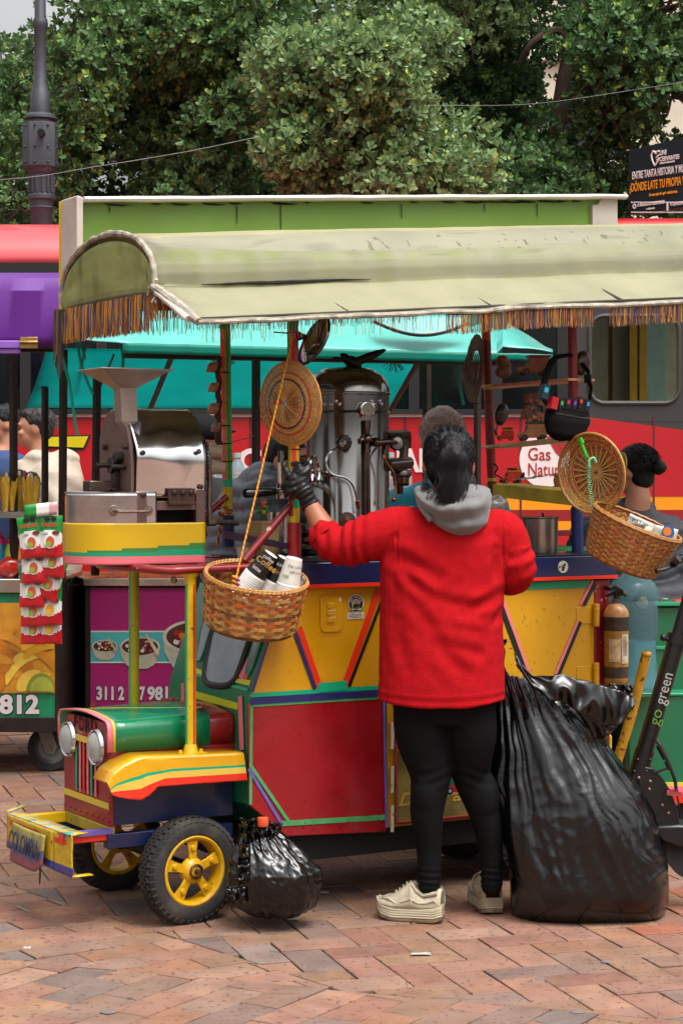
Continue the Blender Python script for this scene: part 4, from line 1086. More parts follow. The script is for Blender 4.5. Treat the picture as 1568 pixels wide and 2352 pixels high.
for yy in (.17,.24,.31,.40): bb.box((.10,yy,.672),(.035,.03,.006));bb.tube([(.10,yy,.672),(.10,yy,.68)],.006,8)
bb.box((.10,.31,.668),(.012,.36,.006));bb.build('hood_hinge',M_dred,hd,bevel=.001)
bb = cb();bb.prism([(-.24,.30,.6735),(-.24,.306,.6735),(.07,.13,.675),(.07,.124,.675)],(0,0,.001));bb.build('tape',M_lime,hd)
bb = cb();bb.tube([(-.235,.31,.668),(-.235,.31,.69),(-.225,.31,.69),(-.225,.31,.668)],.003,6);bb.build('hood_catch',M_dred,hd)
# --- engine box, grille
bb = cb();bb.box((-.03,.31,.53),(.43,.385,.07));bb.box((-.03,.31,.60),(.43,.37,.06));bb.build('engine_side',M_red,cart)
bb = cb();bb.box((-.03,.31,.405),(.42,.38,.17));bb.build('engine_box',M_navy,cart)
XG = -.252
bb = cb();r = .05;pl = [(HY0 + .008,.315)] 
pl = [(HY1 - .006,.315),(HY0 + .006,.315)] + [(HY0 + .006 + r + r*math.cos(a),.642 - r + r*math.sin(a)) for a in [PI - PI/2*i/6 for i in range(7)]] + [(HY1 - .006 - r + r*math.cos(a),.642 - r + r*math.sin(a)) for a in [PI/2 - PI/2*i/6 for i in range(7)]]
bb.prism([(XG,y,z) for y,z in pl],(.012,0,0));gr = bb.build('grille',mat('paint_grille','96242a',.4,var=.1,coat=.2,chips=.15,chipcol='501818'),cart,bevel=.003)
ys = [.215 + .0317*k for k in range(7)]
bb = cb()
for k in range(6): bb.box((XG - .001,ys[k] + .016,.485),(.004,.018,.155))
bb.build('grille_slot',mat('slot_black','0a0a0a',.5),gr)
bb = cb()
for k in (1,2,3,4): 
    bb.grid(lambda i,j: (XG - .004 - .003*ns((i*3,j*7,k)),ys[k] + .009 + .014*i,.42 + .135*j),3,12)
bb.build('foil_behind',mat('crumpled_foil','c8c8c6',.25,metal=.7,bump=.5,bscale=60),gr)
for k,m in zip(range(6),(M_tgrn,M_pink,M_torg,M_pink,M_tgrn,M_pink)):
    yy = .495 - .0 - (.098 + .0335*k) if False else ys[5 - k] + .012
    bb = cb();bb.box((XG - .006,yy - .004,.485),(.003,.009,.172));bb.build('grille_tape',m,gr)
bb = cb();bb.box((XG - .008,.31,.573),(.003,.20,.020));bb.build('tape',M_tyel,gr)
bb = cb();bb.box((XG - .004,.31,.382),(.003,.375,.020));bb.build('tape',M_tyel,gr)
bb = cb()
for k in range(9): bb.ball((XG - .001,.13 + .045*k,.335),.0045,8,6)
for k in range(5): bb.ball((XG - .001,.126,.36 + k*.05),.004,8,6)
bb.build('rivet',M_dred,gr)
text('FORD',CM @ basis((XG - .001,.415,.598),(0,-1,0),(0,0,1)),.062,mat('stencil_black','120c0c',.6),gr,off=.0022,width=.19,ext=.001)
bb = cb()
for y in (.405,.365,.315,.268,.232): bb.box((XG - .0035,y,.618),(.003,.003,.05))
bb.build('stencil_bridge',MATS['paint_grille'],gr)
M_lens = mat('headlight_glass','d8dcdc',.08,trans=.6,ior=1.3,var=0);M_chrome = mat('chrome','d6d6d4',.12,metal=1,var=.05)
for (u,v) in ((158,1697),(222,1716)):
    c = LX(u,v,XG - .012);Mx = basis((XG,c.y,c.z),(0,-1,0),(0,0,1))           # z of this frame points forward (-x)
    Mx = Matrix.Translation((XG,c.y,c.z)) @ Matrix.Rotation(-PI/2,4,'Y')
    bb = cb();bb.lathe([(.059,0),(.061,.012),(.056,.022),(.051,.018),(.051,.004)],Mx,32);hl = bb.build('headlight',M_chrome,cart)
    bb = cb();bb.lathe([(.049,.014),(.045,.024),(.032,.034),(.016,.039),(.001,.041)],Mx,32);bb.build('lens',M_lens,hl)
    bb = cb();bb.lathe([(.048,.012),(.03,.006),(.012,.003),(.001,.003)],Mx,32);bb.build('reflector',M_chrome,hl)
# --- fenders
top_uv = [(249,1800),(262,1775),(285,1757),(318,1741),(333,1738),(420,1735),(560,1729)]
low_uv = [(258,1826),(275,1832),(300,1836),(325,1838),(345,1826),(362,1807),(568,1792)]
tx = [LC(u,v,0) for u,v in top_uv];lx = [LC(u,v,0) for u,v in low_uv]
def fender(far):
    bb = cb();my = (lambda y: .62 - y) if far else (lambda y: y)
    n = 48
    def at(L_,s):
        q = s*(len(L_) - 1);i = min(int(q),len(L_) - 2);return L_[i].lerp(L_[i + 1],q - i)
    rows = [(.118,0),(.012,0),(.003,-.002),(0,-.007)]
    def f(i,j):
        k = j*10
        t_ = at(tx,i);l_ = at(lx,i)
        k = j*24
        if k <= 3:
            y,dz = rows[int(round(k))];return (max(t_.x,-.2) if far else t_.x,my(y),t_.z + dz)
        s = (k - 3)/21;a = Vector((t_.x,0,t_.z - .007));q = a.lerp(l_,s)
        return (max(q.x,-.2) if far else q.x,my(0 + .002*ns((i*9,s*2,1))),q.z + (.003*ns((i*40,3,1)) if k > 23.5 else 0))
    def cf(i,j):
        k = j*24
        s = (k - 3)/21
        if s < .36: return S('dba00a')
        if s < .5: return S('10a070')
        if s < .72: return S('dcb84a')
        return S('e0301a')
    bb.grid(f,n,24,colfn=cf);bb.build('fender',mat('paint_fender','vc',.33,var=.04,coat=.4),cart,solid=.003,sharp=24)
fender(False);fender(True)
# --- posts in front carrying the rack
M_post_y = mat('post_paint','vc',.4,var=.1,scale=30,coat=.2,chips=.1)
def pole(name,p0,p1,r,zcols,par=cart,label=None,seg=24,mm=None):   # zcols: [(t_end, [(angle_from, angle_to, colour)...] or colour)]
    p0,p1 = Vector(p0),Vector(p1);bb = cb();d = p1 - p0;n = 40
    ux_ = Vector((math.cos(R(-30)),math.sin(R(-30)),0));uy_ = Vector((-ux_.y,ux_.x,0))     # ux_ points to picture right
    ts_ = sorted(set([0] + [z[0] for z in zcols])); 
    for k,(t1,spec) in enumerate(zcols):
        t0 = zcols[k - 1][0] if k else 0
        rr = spec[2] if isinstance(spec,tuple) and len(spec) == 3 and spec[0] == 'r' else r
        sp_ = spec[1] if isinstance(spec,tuple) and spec[0] == 'r' else spec
        def f(i,j): 
            a = 2*PI*j;return p0 + d*(t0 + (t1 - t0)*i) + (ux_*math.cos(a) + uy_*math.sin(a))*rr
        def cf(i,j):
            if isinstance(sp_,str): return S(sp_)
            x = math.cos(2*PI*j)
            for lim,c in sp_:
                if x <= lim: return S(c)
            return S(sp_[-1][1])
        bb.grid(f,2,seg,colfn=cf)
        if rr != r:
            for tt in (t0,t1): 
                c = p0 + d*tt;bb.add([c + (ux_*math.cos(2*PI*q/seg) + uy_*math.sin(2*PI*q/seg))*rr for q in range(seg)],[tuple(range(seg))],S(sp_) if isinstance(sp_,str) else S(sp_[0][1]))
    return bb.build(name,mm or M_post_y,par)
pole('post',(0,.06,.54),(0,.06,1.12),.0175,[(1,[(-.55,'2aa860'),(.45,'d8b40c'),(.8,'e0401a'),(1,'d8b40c')])])
pole('post',(0,.50,.54),(0,.50,1.12),.0175,[(1,[(-.45,'12a860'),(1,'b8a814')])])
bb = cb()
for y in (.06,.5): bb.box((0,y,.541),(.09,.05,.006));bb.lathe([(.026,.538),(.02,.565),(.018,.57)],Matrix.Translation((0,y,0)),20);bb.tube([(.036,y,.54),(.036,y,.552)],.007,6);bb.tube([(-.036,y,.54),(-.036,y,.552)],.007,6)
bb.lathe([(.018,1.08),(.019,1.1),(.03,1.115),(.03,1.118)],Matrix.Translation((0,.06,0)),20)
bb.build('post_foot',M_yel2,cart,bevel=.001)
# --- rack
bb = cb();zr = 1.132
loop = [(.36,.035,zr),(.0,.035,zr - .004),(-.08,.05,zr - .006),(-.15,.12,zr),(-.18,.28,zr),(-.15,.45,zr),(-.08,.55,zr),(.05,.58,zr),(.38,.58,zr)]
bb.tube(smoothpath(loop,5),.0135,12)
for y in (.12,.2,.28,.36,.44,.52): bb.tube([(-.15,y,zr),(.40,y,zr)],.0075,8)
bb.tube([(0,.03,zr),(0,.58,zr)],.009,8);bb.tube([(.2,.03,zr),(.2,.58,zr)],.009,8)
bb.build('rack',M_dred,cart)
# --- canopy poles
Lp = lambda u,v,y: LC(u,v,y)
pt,pb = Lp(672,725,.05),Lp(676,1300,.05)
def tv(v,a=725,c=1300): return (c - v)/(c - a)
pole('canopy_pole',pb,pt,.0185,[(tv(1200),('r','9a1820',.0225)),(tv(1166),'d6b010'),(tv(1148),'12a46c'),(tv(1018),[(-.8,'3c9a40'),(-.3,'c8a820'),(.6,'f03c14'),(1,'c8a820')]),(tv(760),[(-.75,'2c8c40'),(-.3,'b8a020'),(.85,'b8141c'),(1,'6a1414')]),(1,'108a3c')])
pt,pb = Lp(517,735,.6),Lp(524,1256,.6)
def tv2(v): return (1256 - v)/(1256 - 735)
pole('canopy_pole',pb,pt,.0185,[(tv2(1184),('r','14285a',.0225)),(tv2(1119),'c8a60e'),(tv2(1101),'10a878'),(tv2(962),[(-.35,'f06c7c'),(.25,'b89a28'),(.55,'1c6a30'),(1,'2cc050')]),(tv2(757),[(-.35,'e84a3c'),(.25,'a89028'),(.55,'1c6a30'),(1,'2cc050')]),(1,'10a03c')])
pt,pb = Lp(1311,700,.05),Lp(1326,1270,.05)
def tv3(v): return (1270 - v)/570
pole('canopy_pole',pb,pt,.0175,[(tv3(1165),('r','14285a',.0215)),(tv3(1150),'20804c'),(tv3(742),'7c1218'),(tv3(722),'c83038'),(1,'741016')])
pt,pb = Lp(1113,705,.6),Lp(1135,1262,.6)
def tv4(v): return (1262 - v)/557
pole('canopy_pole',pb,pt,.0175,[(tv4(1105),'7c1218'),(tv4(1098),'c8c020'),(tv4(1030),[(.3,'7c1218'),(1,'b8382c')]),(tv4(1024),'c8c020'),(tv4(895),'7c1218'),(tv4(884),'c8c020'),(tv4(781),'7c1218'),(tv4(762),'d84028'),(tv4(733),'741016'),(1,'122a3c')])
# diagonal brace, foot plate band, far brace
bb = cb();bb.tube([Lp(668,1160,.045),Lp(560,1288,.045)],.0125,12);bb.tube([Lp(668,1130,.045),Lp(670,1185,.045)],.010,8);bb.build('brace',M_dred,cart)
bb = cb();bb.tube([Lp(520,1140,.58),Lp(440,1212,.58)],.0125,12);bb.build('brace',M_dred,cart)
bb = cb();a = Lp(511,1222,.5);c = Lp(664,1250,.075)
bb.prism([LC(513,1218,.578),LC(660,1247,.03),LC(660,1262,.03),LC(513,1236,.578)],(.002,.002,0));bb.build('strap_plate',mat('violet_plate','2c2450',.35,metal=.3),cart)
bb = cb()
for (u,v,y) in ((516,856,.6),(518,978,.6),(519,1019,.6),(521,1060,.6)): 
    p = LC(u,v,y);bb.tube(circ(p,.0198,16,(0,0,1),(0,1,0)),.0022,5,closed=True)
for (u,v,y) in ((674,764,.05),(676,1032,.05),(1320,930,.05)):
    p = LC(u,v,y);bb.tube(circ(p,.0198,16,(0,0,1),(0,1,0)),.0022,5,closed=True)
bb.tube(smoothpath([LC(522,1019,.6),LC(545,1012,.7),LC(583,1002,1.1)],4),.0018,5);bb.tube([LC(628,763,.05),LC(672,766,.04)],.0025,5);bb.tube([LC(1068,930,.5),LC(1128,922,.58)],.002,5)
bb.build('cable_tie',M_black,cart)
# --- counter
bb = cb();xc0 = .362;zt_,zb2 = 1.142,1.064
pr = [(xc0,zb2),(xr + .03,zb2),(xr + .022,zb2 + .03),(xr - .02,zt_ - .012),(xr - .07,zt_),(xc0,zt_)]
bb.prism([(x,-.02,z) for x,z in pr],(0,.675,0));ct = bb.build('counter',M_navy,cart,bevel=.003)
bb = cb();bb.box(((xc0 + xr - .07)/2,.317,zt_ + .003),(xr - .07 - xc0,.66,.005));bb.build('counter_sheet',mat('counter_metal','3c3c40',.3,metal=.7,var=.2),ct)
bb = cb();bb.box(((xc0 + xr + .03)/2,-.021,zb2 + .002),(xr + .03 - xc0,.006,.012));bb.build('tape',M_torg,ct)
bb = cb();bb.prism(circ(LC(1292,1302,-.0205),.0215,24),(0,-.001,0));sl = bb.build('round_sticker',mat('speckled_sticker','b8b8a8',.5),ct)
bb = cb();rs = random.Random(9)
for k in range(16): a_ = rs.random()*6.28;q = .015*rs.random() ** .5;cc = LC(1292,1302,-.0217);bb.prism(circ(cc + Vector((q*math.cos(a_),0,q*math.sin(a_))),rs.uniform(.002,.005),7),(0,-.0004,0))
bb.build('sticker_print',mat('print_dark','2c3430',.5),sl)
# --- rear tray and shelves
def cbx(bb,x0,x1,y0,y1,z0,z1,col=None): bb.box(((x0 + x1)/2,(y0 + y1)/2,(z0 + z1)/2),(x1 - x0,y1 - y0,z1 - z0),col=col)
xt0,xt1 = 1.50,1.50
def slope_shelf(name,uvL,uvR,yL,yR,th,depth,m,par=cart):
    a = LC(*uvL,yL);c = LC(*uvR,yR);bb = cb()
    d = Vector((c - a));d.z = 0;nrm_ = Vector((-d.y,d.x,0)).normalized()
    bb.prism([a,c,c + nrm_*depth,a + nrm_*depth],(0,0,-th));return bb.build(name,m,par,bevel=.002)
# the shelves span from the far rear pole to the near rear pole along the cart's rear end
def rshelf(name,uL,vL,uR,vR,th,m,dx=.13):
    a = LC(uL,vL,.64);c = LC(uR,vR,.03);bb = cb()
    bb.prism([Vector((a.x,a.y,a.z)),Vector((c.x,c.y,c.z)),Vector((c.x + dx,c.y,c.z + .0)),Vector((a.x + dx,a.y,a.z))],(0,0,-th));return bb.build(name,m,cart,bevel=.0015)
M_wood = mat('shelf_wood','d09a76',.6,var=.25,scale=14,stretch=(1,6,1))
sh1 = rshelf('shelf',1096,885,1303,868,.010,M_wood,.12);sh2 = rshelf('shelf',1104,1024,1280,1005,.010,mat('shelf_wood_pale','d0b88e',.6,var=.25,scale=14),.12)
tr_ = rshelf('tray',1114,1110,1311,1130,.048,mat('paint_yellow_worn','d0b820',.5,var=.2,scale=12,stain=.4),.15)
tr_.location.z -= 0
# --- canopy
XC0,XC1 = -.16,2.55
def czo(x): return .077*(x + .15)
arc = []
for i in range(25):
    a = PI - PI*i/24        # from front crease (y 0) over the ridge to the back
    y = .375 + .385*math.cos(a);z = 2.018 + .198*(abs(math.sin(a)) ** .8)
    arc.append((y,z))
sk = [(-.205,1.895),(-.155,1.922),(-.10,1.955),(-.05,1.988),(-.012,2.012)]
cs = sk + arc
nC = len(cs) - 1
def canopy_pt(i,j):
    q = j*nC;k = min(int(q),nC - 1);f = q - k
    y = cs[k][0] + (cs[k + 1][0] - cs[k][0])*f;z = cs[k][1] + (cs[k + 1][1] - cs[k][1])*f
    x = XC0 + (XC1 - XC0)*i
    if y < 0: x += (-y)*.28*(1 - i)
    s = x - XC0
    z += czo(x)
    # sag and long folds running out from the torn corner
    if .0 <= y < .34 and k >= 5:
        w1 = math.exp(-((y - (.05 + .10*math.exp(-s*2.2)))/.035) ** 2)*math.exp(-s*.9)*min(1,s*6)
        w2 = math.exp(-((y - (.14 - .05*s))/.05) ** 2)*math.exp(-s*.7)*min(1,s*5)
        z -= .046*w1 + .016*w2
        y += .022*w1
    z += .005*ns((x*2.2,y*6,1)) + .002*ns((x*9,y*20,4))
    if k < 5: z += .004*ns((x*3.5,y*4,9)) - (.006*math.sin(j*nC/5*PI))
    if k < 1: z += .004*ns((x*6,0,5))
    return Vector((x,y,z))
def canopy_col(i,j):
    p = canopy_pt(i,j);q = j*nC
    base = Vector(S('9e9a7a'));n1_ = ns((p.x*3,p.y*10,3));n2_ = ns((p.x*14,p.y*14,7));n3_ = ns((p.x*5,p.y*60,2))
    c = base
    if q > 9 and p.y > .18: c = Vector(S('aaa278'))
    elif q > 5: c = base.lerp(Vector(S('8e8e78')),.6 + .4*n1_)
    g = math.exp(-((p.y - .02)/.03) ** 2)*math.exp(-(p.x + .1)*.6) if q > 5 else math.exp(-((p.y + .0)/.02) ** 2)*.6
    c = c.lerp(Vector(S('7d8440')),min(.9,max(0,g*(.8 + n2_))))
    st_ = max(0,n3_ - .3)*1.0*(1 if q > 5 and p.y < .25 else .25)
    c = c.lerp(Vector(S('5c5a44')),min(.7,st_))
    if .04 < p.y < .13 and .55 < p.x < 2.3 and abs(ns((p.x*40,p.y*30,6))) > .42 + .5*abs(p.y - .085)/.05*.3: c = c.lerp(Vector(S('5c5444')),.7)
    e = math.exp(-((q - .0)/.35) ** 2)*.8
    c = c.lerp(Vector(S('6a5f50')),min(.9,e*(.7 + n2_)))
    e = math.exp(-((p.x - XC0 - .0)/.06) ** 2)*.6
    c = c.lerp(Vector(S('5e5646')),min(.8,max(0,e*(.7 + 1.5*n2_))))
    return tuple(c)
cols_ = [5,0]
bb = cb();bb.grid(canopy_pt,460,145,colfn=canopy_col)
cn = bb.build('canopy',mat('canopy_vinyl','vc',.55,var=.1,transl=.22,scale=5,bump=.12,bscale=30,stain=.12,staincol='4a4634'),cart,solid=.004,sharp=70)
# end cap
bb = cb();capy = [(.375 + .372*math.cos(a),2.008 + .190*abs(math.sin(a)) ** .8) for a in [PI - PI*i/24 for i in range(25)]]
def cap_pt(i,j): 
    y,z = capy[int(round(i*24))];zb_ = 2.0;return Vector((XC0 - .004 + .012*math.sin(j*PI)*ns((i*6,j*2,3)) + .006,y,zb_ + (z - zb_)*j + czo(XC0) - .004))
def cap_col(i,j):
    c = Vector(S('9ea45e'));n_ = ns((i*30,j*1.5,2));c = c.lerp(Vector(S('62682e')),max(0,n_)*.9);c = c.lerp(Vector(S('5a4c3c')),max(0,.85*math.exp(-(j/.14) ** 2) + .2*ns((i*20,j*20,3))));return tuple(c)
bb.grid(cap_pt,24,12,colfn=cap_col);bb.build('canopy_end',MATS['canopy_vinyl'],cn,solid=.004,sharp=70)
# piping, torn vinyl edge and corner rod
M_torn = mat('torn_vinyl','a49c8c',.7,var=.35,scale=25,bump=.6,bscale=60,stain=.6,staincol='3c3228')
bb = cb()
for (lo,hi,x,r) in ((0,24,XC0,.011),):
    pts = [Vector((x + .002,arc[k][0],arc[k][1] + czo(x) + .003)) for k in range(25)]
    bb.tube([p + Vector((0,0,.004*ns(p,30))) for p in smoothpath(pts,2)],[.010 + .005*ns(p,25) for p in smoothpath(pts,2)],8)
e0 = canopy_pt(0,0); 
bb.tube(smoothpath([arc[0] and Vector((XC0,-.0,2.02)),Vector((XC0 + .02,-.06,1.985)),Vector((XC0 + .045,-.14,1.935)),Vector((e0.x,e0.y,e0.z - .004))],6),[.012,.013,.014,.015,.015,.015,.016,.017,.017,.018,.018,.018,.017,.017,.016,.015,.014,.013,.012][:19],9)
for k in range(30):
    p = Vector((XC0 + .01 + rnd.uniform(-.012,.02),-.0 + rnd.uniform(-.02,.03),2.012 + rnd.uniform(-.03,.03)))
    bb.tube([p,p + Vector((rnd.uniform(-.02,.02),rnd.uniform(-.02,.02),rnd.uniform(-.03,.015)))],rnd.uniform(.003,.007),5)
bb.build('torn_piping',M_torn,cn)
bb = cb();bb.tube(smoothpath([Vector((XC0 + .005,-.022,2.0)),Vector((XC0 + .02,-.085,1.962)),Vector((e0.x - .02,e0.y + .03,e0.z + .006))],5),.012,8);bb.build('white_sleeve',mat('white_vinyl','d8d0c8',.5,var=.1),cn)
bb = cb();pts = [canopy_pt(i/60,0) + Vector((0,0,-.006)) for i in range(61)];bb.tube(pts,[.008 + .003*ns(p,12) for p in pts],8);bb.build('hem',M_torn,cn)
# dark gap at the crease
bb = cb();pts = []
for i in range(30):
    x = .0 + .62*i/29;p = canopy_pt((x - XC0)/(XC1 - XC0),5.0/nC);pts.append(p + Vector((0,-.006,.002)))
bb.tube(pts,[.0065*math.sin(PI*(i + .5)/30)*(.6 + .8*abs(ns((i*.35,0,0),1))) + .0008 for i in range(30)],6);bb.build('seam_gap',M_black,cn)
# fringe
fr = B(CM);rf = random.Random(4);GC = ['c98a1c','b8761c','a8641c','1c2350','26305c','6a2430','d09a24']
def strand(p,ln,col,w=.0022):
    q = rf.uniform(-.006,.006);a = rf.random()*PI;dx,dy = math.cos(a)*w/2,math.sin(a)*w/2
    vs = []
    for k in range(4):
        t_ = k/3;c = Vector(p) + Vector((q*t_*t_ + .0012*math.sin(k*2 + a),.002*math.cos(k + a),-ln*t_));vs += [c + Vector((-dx,-dy,0)),c + Vector((dx,dy,0))]
    fr.add(vs,[(0,1,3,2),(2,3,5,4),(4,5,7,6)],S(col))
x = -.08
while x < XC1:
    p = canopy_pt((x - XC0)/(XC1 - XC0),0);u_right = x > .80
    dense = 1 if u_right else .42
    if not (1.40 < x < 1.47):
        for _ in range(3 if u_right else 1):
            if rf.random() < (dense if not u_right else 1): strand((x + rf.uniform(-.003,.003),p.y + .004 + rf.uniform(-.004,.004),p.z - .012),rf.uniform(.050,.062) if not u_right else rf.uniform(.060,.07),rf.choice(GC if u_right else GC + ['1c2350','20301c']),.0022 if u_right else .0016)
    x += .0042
y = .02
while y < .75:                              # end cap
    for _ in range(4): strand((XC0 + rf.uniform(-.004,.006),y + rf.uniform(-.002,.002),2.0),rf.uniform(.105,.122),rf.choice(GC[:5] + ['b8761c']),.0026)
    y += .0042
x = XC0
while x < 1.3:                             # rear hem
    strand((x,.76,1.995 + czo(x)),rf.uniform(.08,.1),rf.choice(GC),.0026);x += .004
x = XC0                                    # inner side of the front, behind the end
while x < .22:
    for _ in range(2): strand((x,.0 + .03*rf.random(),1.995 + czo(x)),rf.uniform(.07,.085),rf.choice(GC[:3]),.0026)
    x += .004
for k in range(90):
    strand((XC0 - .01 + rf.uniform(-.012,.012),.755 + rf.uniform(-.015,.015),2.0),rf.uniform(.12,.24),rf.choice(['2a1c16','3a2a20','6a4a24']),.003)
fr.build('fringe',mat('fringe_thread','vc',.7,var=.1,sheen=.3),cn,sharp=180)
# roof frame under the canopy
bb = cb()
for y in (-.19,.0,.05,.6,.75): bb.tube([(XC0 + .02 + max(0,-y)*.28,y,(1.90 if y < -.1 else 1.99) + czo(XC0 + .05)),(XC1,y,(1.90 if y < -.1 else 1.99) + czo(XC1))],.009,6)
for x in (XC0 + .02,.4,.95,1.5,2.1): bb.tube([(x,-.0,1.99 + czo(x)),(x,.75,1.99 + czo(x))],.009,6);bb.tube([(x + .04,-.19,1.90 + czo(x)),(x,.0,1.99 + czo(x))],.009,6)
bb.build('roof_frame',M_post,cart)
# --- sign board on top
yB = .77
def bzx(x,f): return (2.0 + czo(x)) + f
zt0 = LC(185,452,yB - .05).z;xl = LC(185,455,yB - .05).x;xr2 = LC(1410,449,yB).x;zt1 = LC(1410,449,yB).z
def ztop_(x): return zt0 + (zt1 - zt0)*(x - xl)/(xr2 - xl)
bb = cb();bb.grid(lambda i,j: Vector((xl + .02 + (xr2 - xl - .05)*i,yB - .005 - .004*ns((i*8,j*2,3)),2.03 + czo(xl + (xr2 - xl)*i) + (ztop_(xl + (xr2 - xl)*i) - 2.03 - czo(xl + (xr2 - xl)*i))*j)),60,12);bb.prism([(xl + .03,yB + .01,2.06),(xr2 - .03,yB + .01,2.06 + czo(xr2)),(xr2 - .03,yB + .01,zt1 - .03),(xl + .03,yB + .01,zt0 - .03)],(0,.1,0))
sb = bb.build('sign_board',mat('sign_olive','64862a',.4,var=.12,scale=3,coat=.15,stain=.2,staincol='2c3a14',bump=.04,bscale=20),cart)
M_wv = mat('white_vinyl_old','c4b4aa',.55,var=.12,scale=8,bump=.15,bscale=25,stain=.25,staincol='6a5c50')
bb = cb();xw = LC(184,444,yB - .04).x
bb.prism([(xl - .012,yB - .05,1.99),(xl + .012,yB - .05,1.99),(xl + .012,yB - .05,ztop_(xl)),(xl - .012,yB - .05,ztop_(xl) + .006)],(0,.15,0));bb.build('end_board',M_wv,sb,bevel=.006)
bb = cb();bb.box((xl - .004,yB + .104,2.19),(.022,.008,.40));bb.build('yellow_edge',M_yel2,sb)
bb = cb();pts = [Vector((xl + .02 + (xr2 - xl + .01)*i/60,yB - .03,ztop_(xl + (xr2 - xl)*i/60) - .006)) for i in range(61)]
bb.tube([p + Vector((0,0,.002*ns(p,8))) for p in pts],[.011 + .002*ns(p,6) for p in pts],8,flat=(1,2.2));bb.build('top_rim',mat('white_rim','e4dcdc',.5,var=.06,stain=.15),sb)
xq = LC(1360,500,yB - .02).x
bb = cb();bb.prism([(xq,yB - .02,2.22),(xr2,yB - .02,2.24),(xr2,yB - .02,zt1 - .01),(xq + .05,yB - .02,zt1 - .012),(xq + .03,yB - .02,zt1 - .045),(xq,yB - .02,zt1 - .05)],(0,.12,0));bb.build('bare_panel',mat('bare_board','b8aea4',.6,var=.15,stain=.3),sb)
bb = cb()
for x,h in ((.52,.06),(.70,.1),(1.22,.05),(1.6,.03),(.02,.02),(1.85,.05)):
    z1 = ztop_(x) - .03;bb.prism([(x,yB - .0105,z1),(x + .004,yB - .0105,z1),(x + .005,yB - .0105,z1 - h),(x + .002,yB - .0105,z1 - h*1.1)],(0,-.0008,0))
for k in range(26):
    x = rnd.uniform(xl + .1,xr2 - .2);z1 = ztop_(x) - .018;ww = rnd.uniform(.02,.12);bb.prism([(x,yB - .0105,z1),(x + ww,yB - .0105,z1 - .001),(x + ww*.7,yB - .0105,z1 - .006),(x + ww*.2,yB - .0105,z1 - .007)],(0,-.0008,0))
bb.build('grime_streak',mat('grime','1c1c12',.8),sb)
# --- wheels
def wheel(x,y,yaw,r,wdt,par=cart,name='wheel',detail=True):
    Mx = CM @ Matrix.Translation((x,y,r)) @ Matrix.Rotation(yaw,4,'Z') @ Matrix.Rotation(PI/2,4,'X')   # local z = toward camera side (-y)
    w2 = wdt/2
    root = bpy.data.objects.new(name,None);COL.objects.link(root);root.location = (CM @ Vector((x,y,r)));root.empty_display_size = .1;setpar(root,par)
    bb = B(Mx);bb.lathe([(r*.66,w2*.72),(r*.70,w2*.92),(r*.80,w2*1.02),(r*.90,w2*.98),(r*.965,w2*.80),(r*.985,w2*.55),(r*.99,0),(r*.985,-w2*.55),(r*.965,-w2*.8),(r*.9,-w2),(r*.8,-w2),(r*.66,-w2*.7)],None,72)
    for k in range(44):                       # tread blocks
        a = 2*PI*k/44
        for z,da in ((w2*.78,0),(w2*.42,.5),(w2*.12,0),(-w2*.18,.5),(-w2*.48,0),(-w2*.78,.5)):
            aa = a + da*2*PI/44;rr = r*(.955 if abs(z) > w2*.7 else .985)
            rot = Matrix.Rotation(aa,3,'Z') @ Matrix.Rotation((.5 if z > w2*.7 else (-.5 if z < -w2*.7 else 0)),3,'Y') @ Matrix.Rotation(.3 if da else -.3,3,'X')
            bb.box(Vector((rr*math.cos(aa),rr*math.sin(aa),z)),(.014,r*.115,w2*.26),rot)
    bb.build('tyre',M_rubber,root,sharp=30)
    bb = B(Mx)
    bb.lathe([(r*.66,w2*.62),(r*.68,w2*.86),(r*.645,w2*.92),(r*.60,w2*.80),(r*.575,w2*.4),(r*.57,-w2*.5),(r*.66,-w2*.8)],None,48)
    bb.lathe([(.001,w2*1.05),(r*.09,w2*1.05),(r*.10,w2*1.0),(r*.13,w2*.98),(r*.20,w2*.82),(r*.25,w2*.55),(r*.26,w2*.3)],None,36)
    for k in range(5):
        a = 2*PI*k/5 + .35;c0,s0 = math.cos(a),math.sin(a);px_,py_ = -s0,c0
        pts = []
        for rr,hw in ((.20,.085),(.36,.08),(.60,.125)):
            pts.append((rr*r,hw*r))
        poly = [(c0*q + px_*h,s0*q + py_*h) for q,h in pts] + [(c0*q - px_*h,s0*q - py_*h) for q,h in pts[::-1]]
        bb.prism([(x_,y_,w2*.42) for x_,y_ in poly],(0,0,w2*.22))
        bb.lathe([(.001,w2*.82),(r*.05,w2*.82),(r*.058,w2*.74),(r*.06,w2*.62)],Matrix.Translation((c0*r*.44,s0*r*.44,0)),10)
    bb.build('rim',mat('rim_yellow','d09c08',.4,var=.15,scale=25,coat=.2,chips=.3,chipcol='5a3412',stain=.2),root,bevel=.001)
    bb = B(Mx);bb.lathe([(r*.14,w2*.9),(r*.15,w2*1.12),(r*.125,w2*1.18),(r*.12,w2*1.0),(r*.05,w2*1.0),(r*.05,w2*1.5),(.001,w2*1.5)],None,20);bb.build('hub',mat('rusty_hub','5a3a26',.6,metal=.5,var=.4,scale=60),root)
    return root
wheel(.0,.07,R(7),.167,.08);wheel(.0,.66,R(7),.167,.08);wheel(1.36,.10,0,.168,.078);wheel(1.36,.56,0,.168,.078)
bb = cb();bb.tube([(0,.1,.172),(0,.63,.172)],.018,10);bb.tube([(1.36,.1,.172),(1.36,.56,.172)],.018,10);bb.build('axle',mat('axle_dark','1c1816',.7),cart)
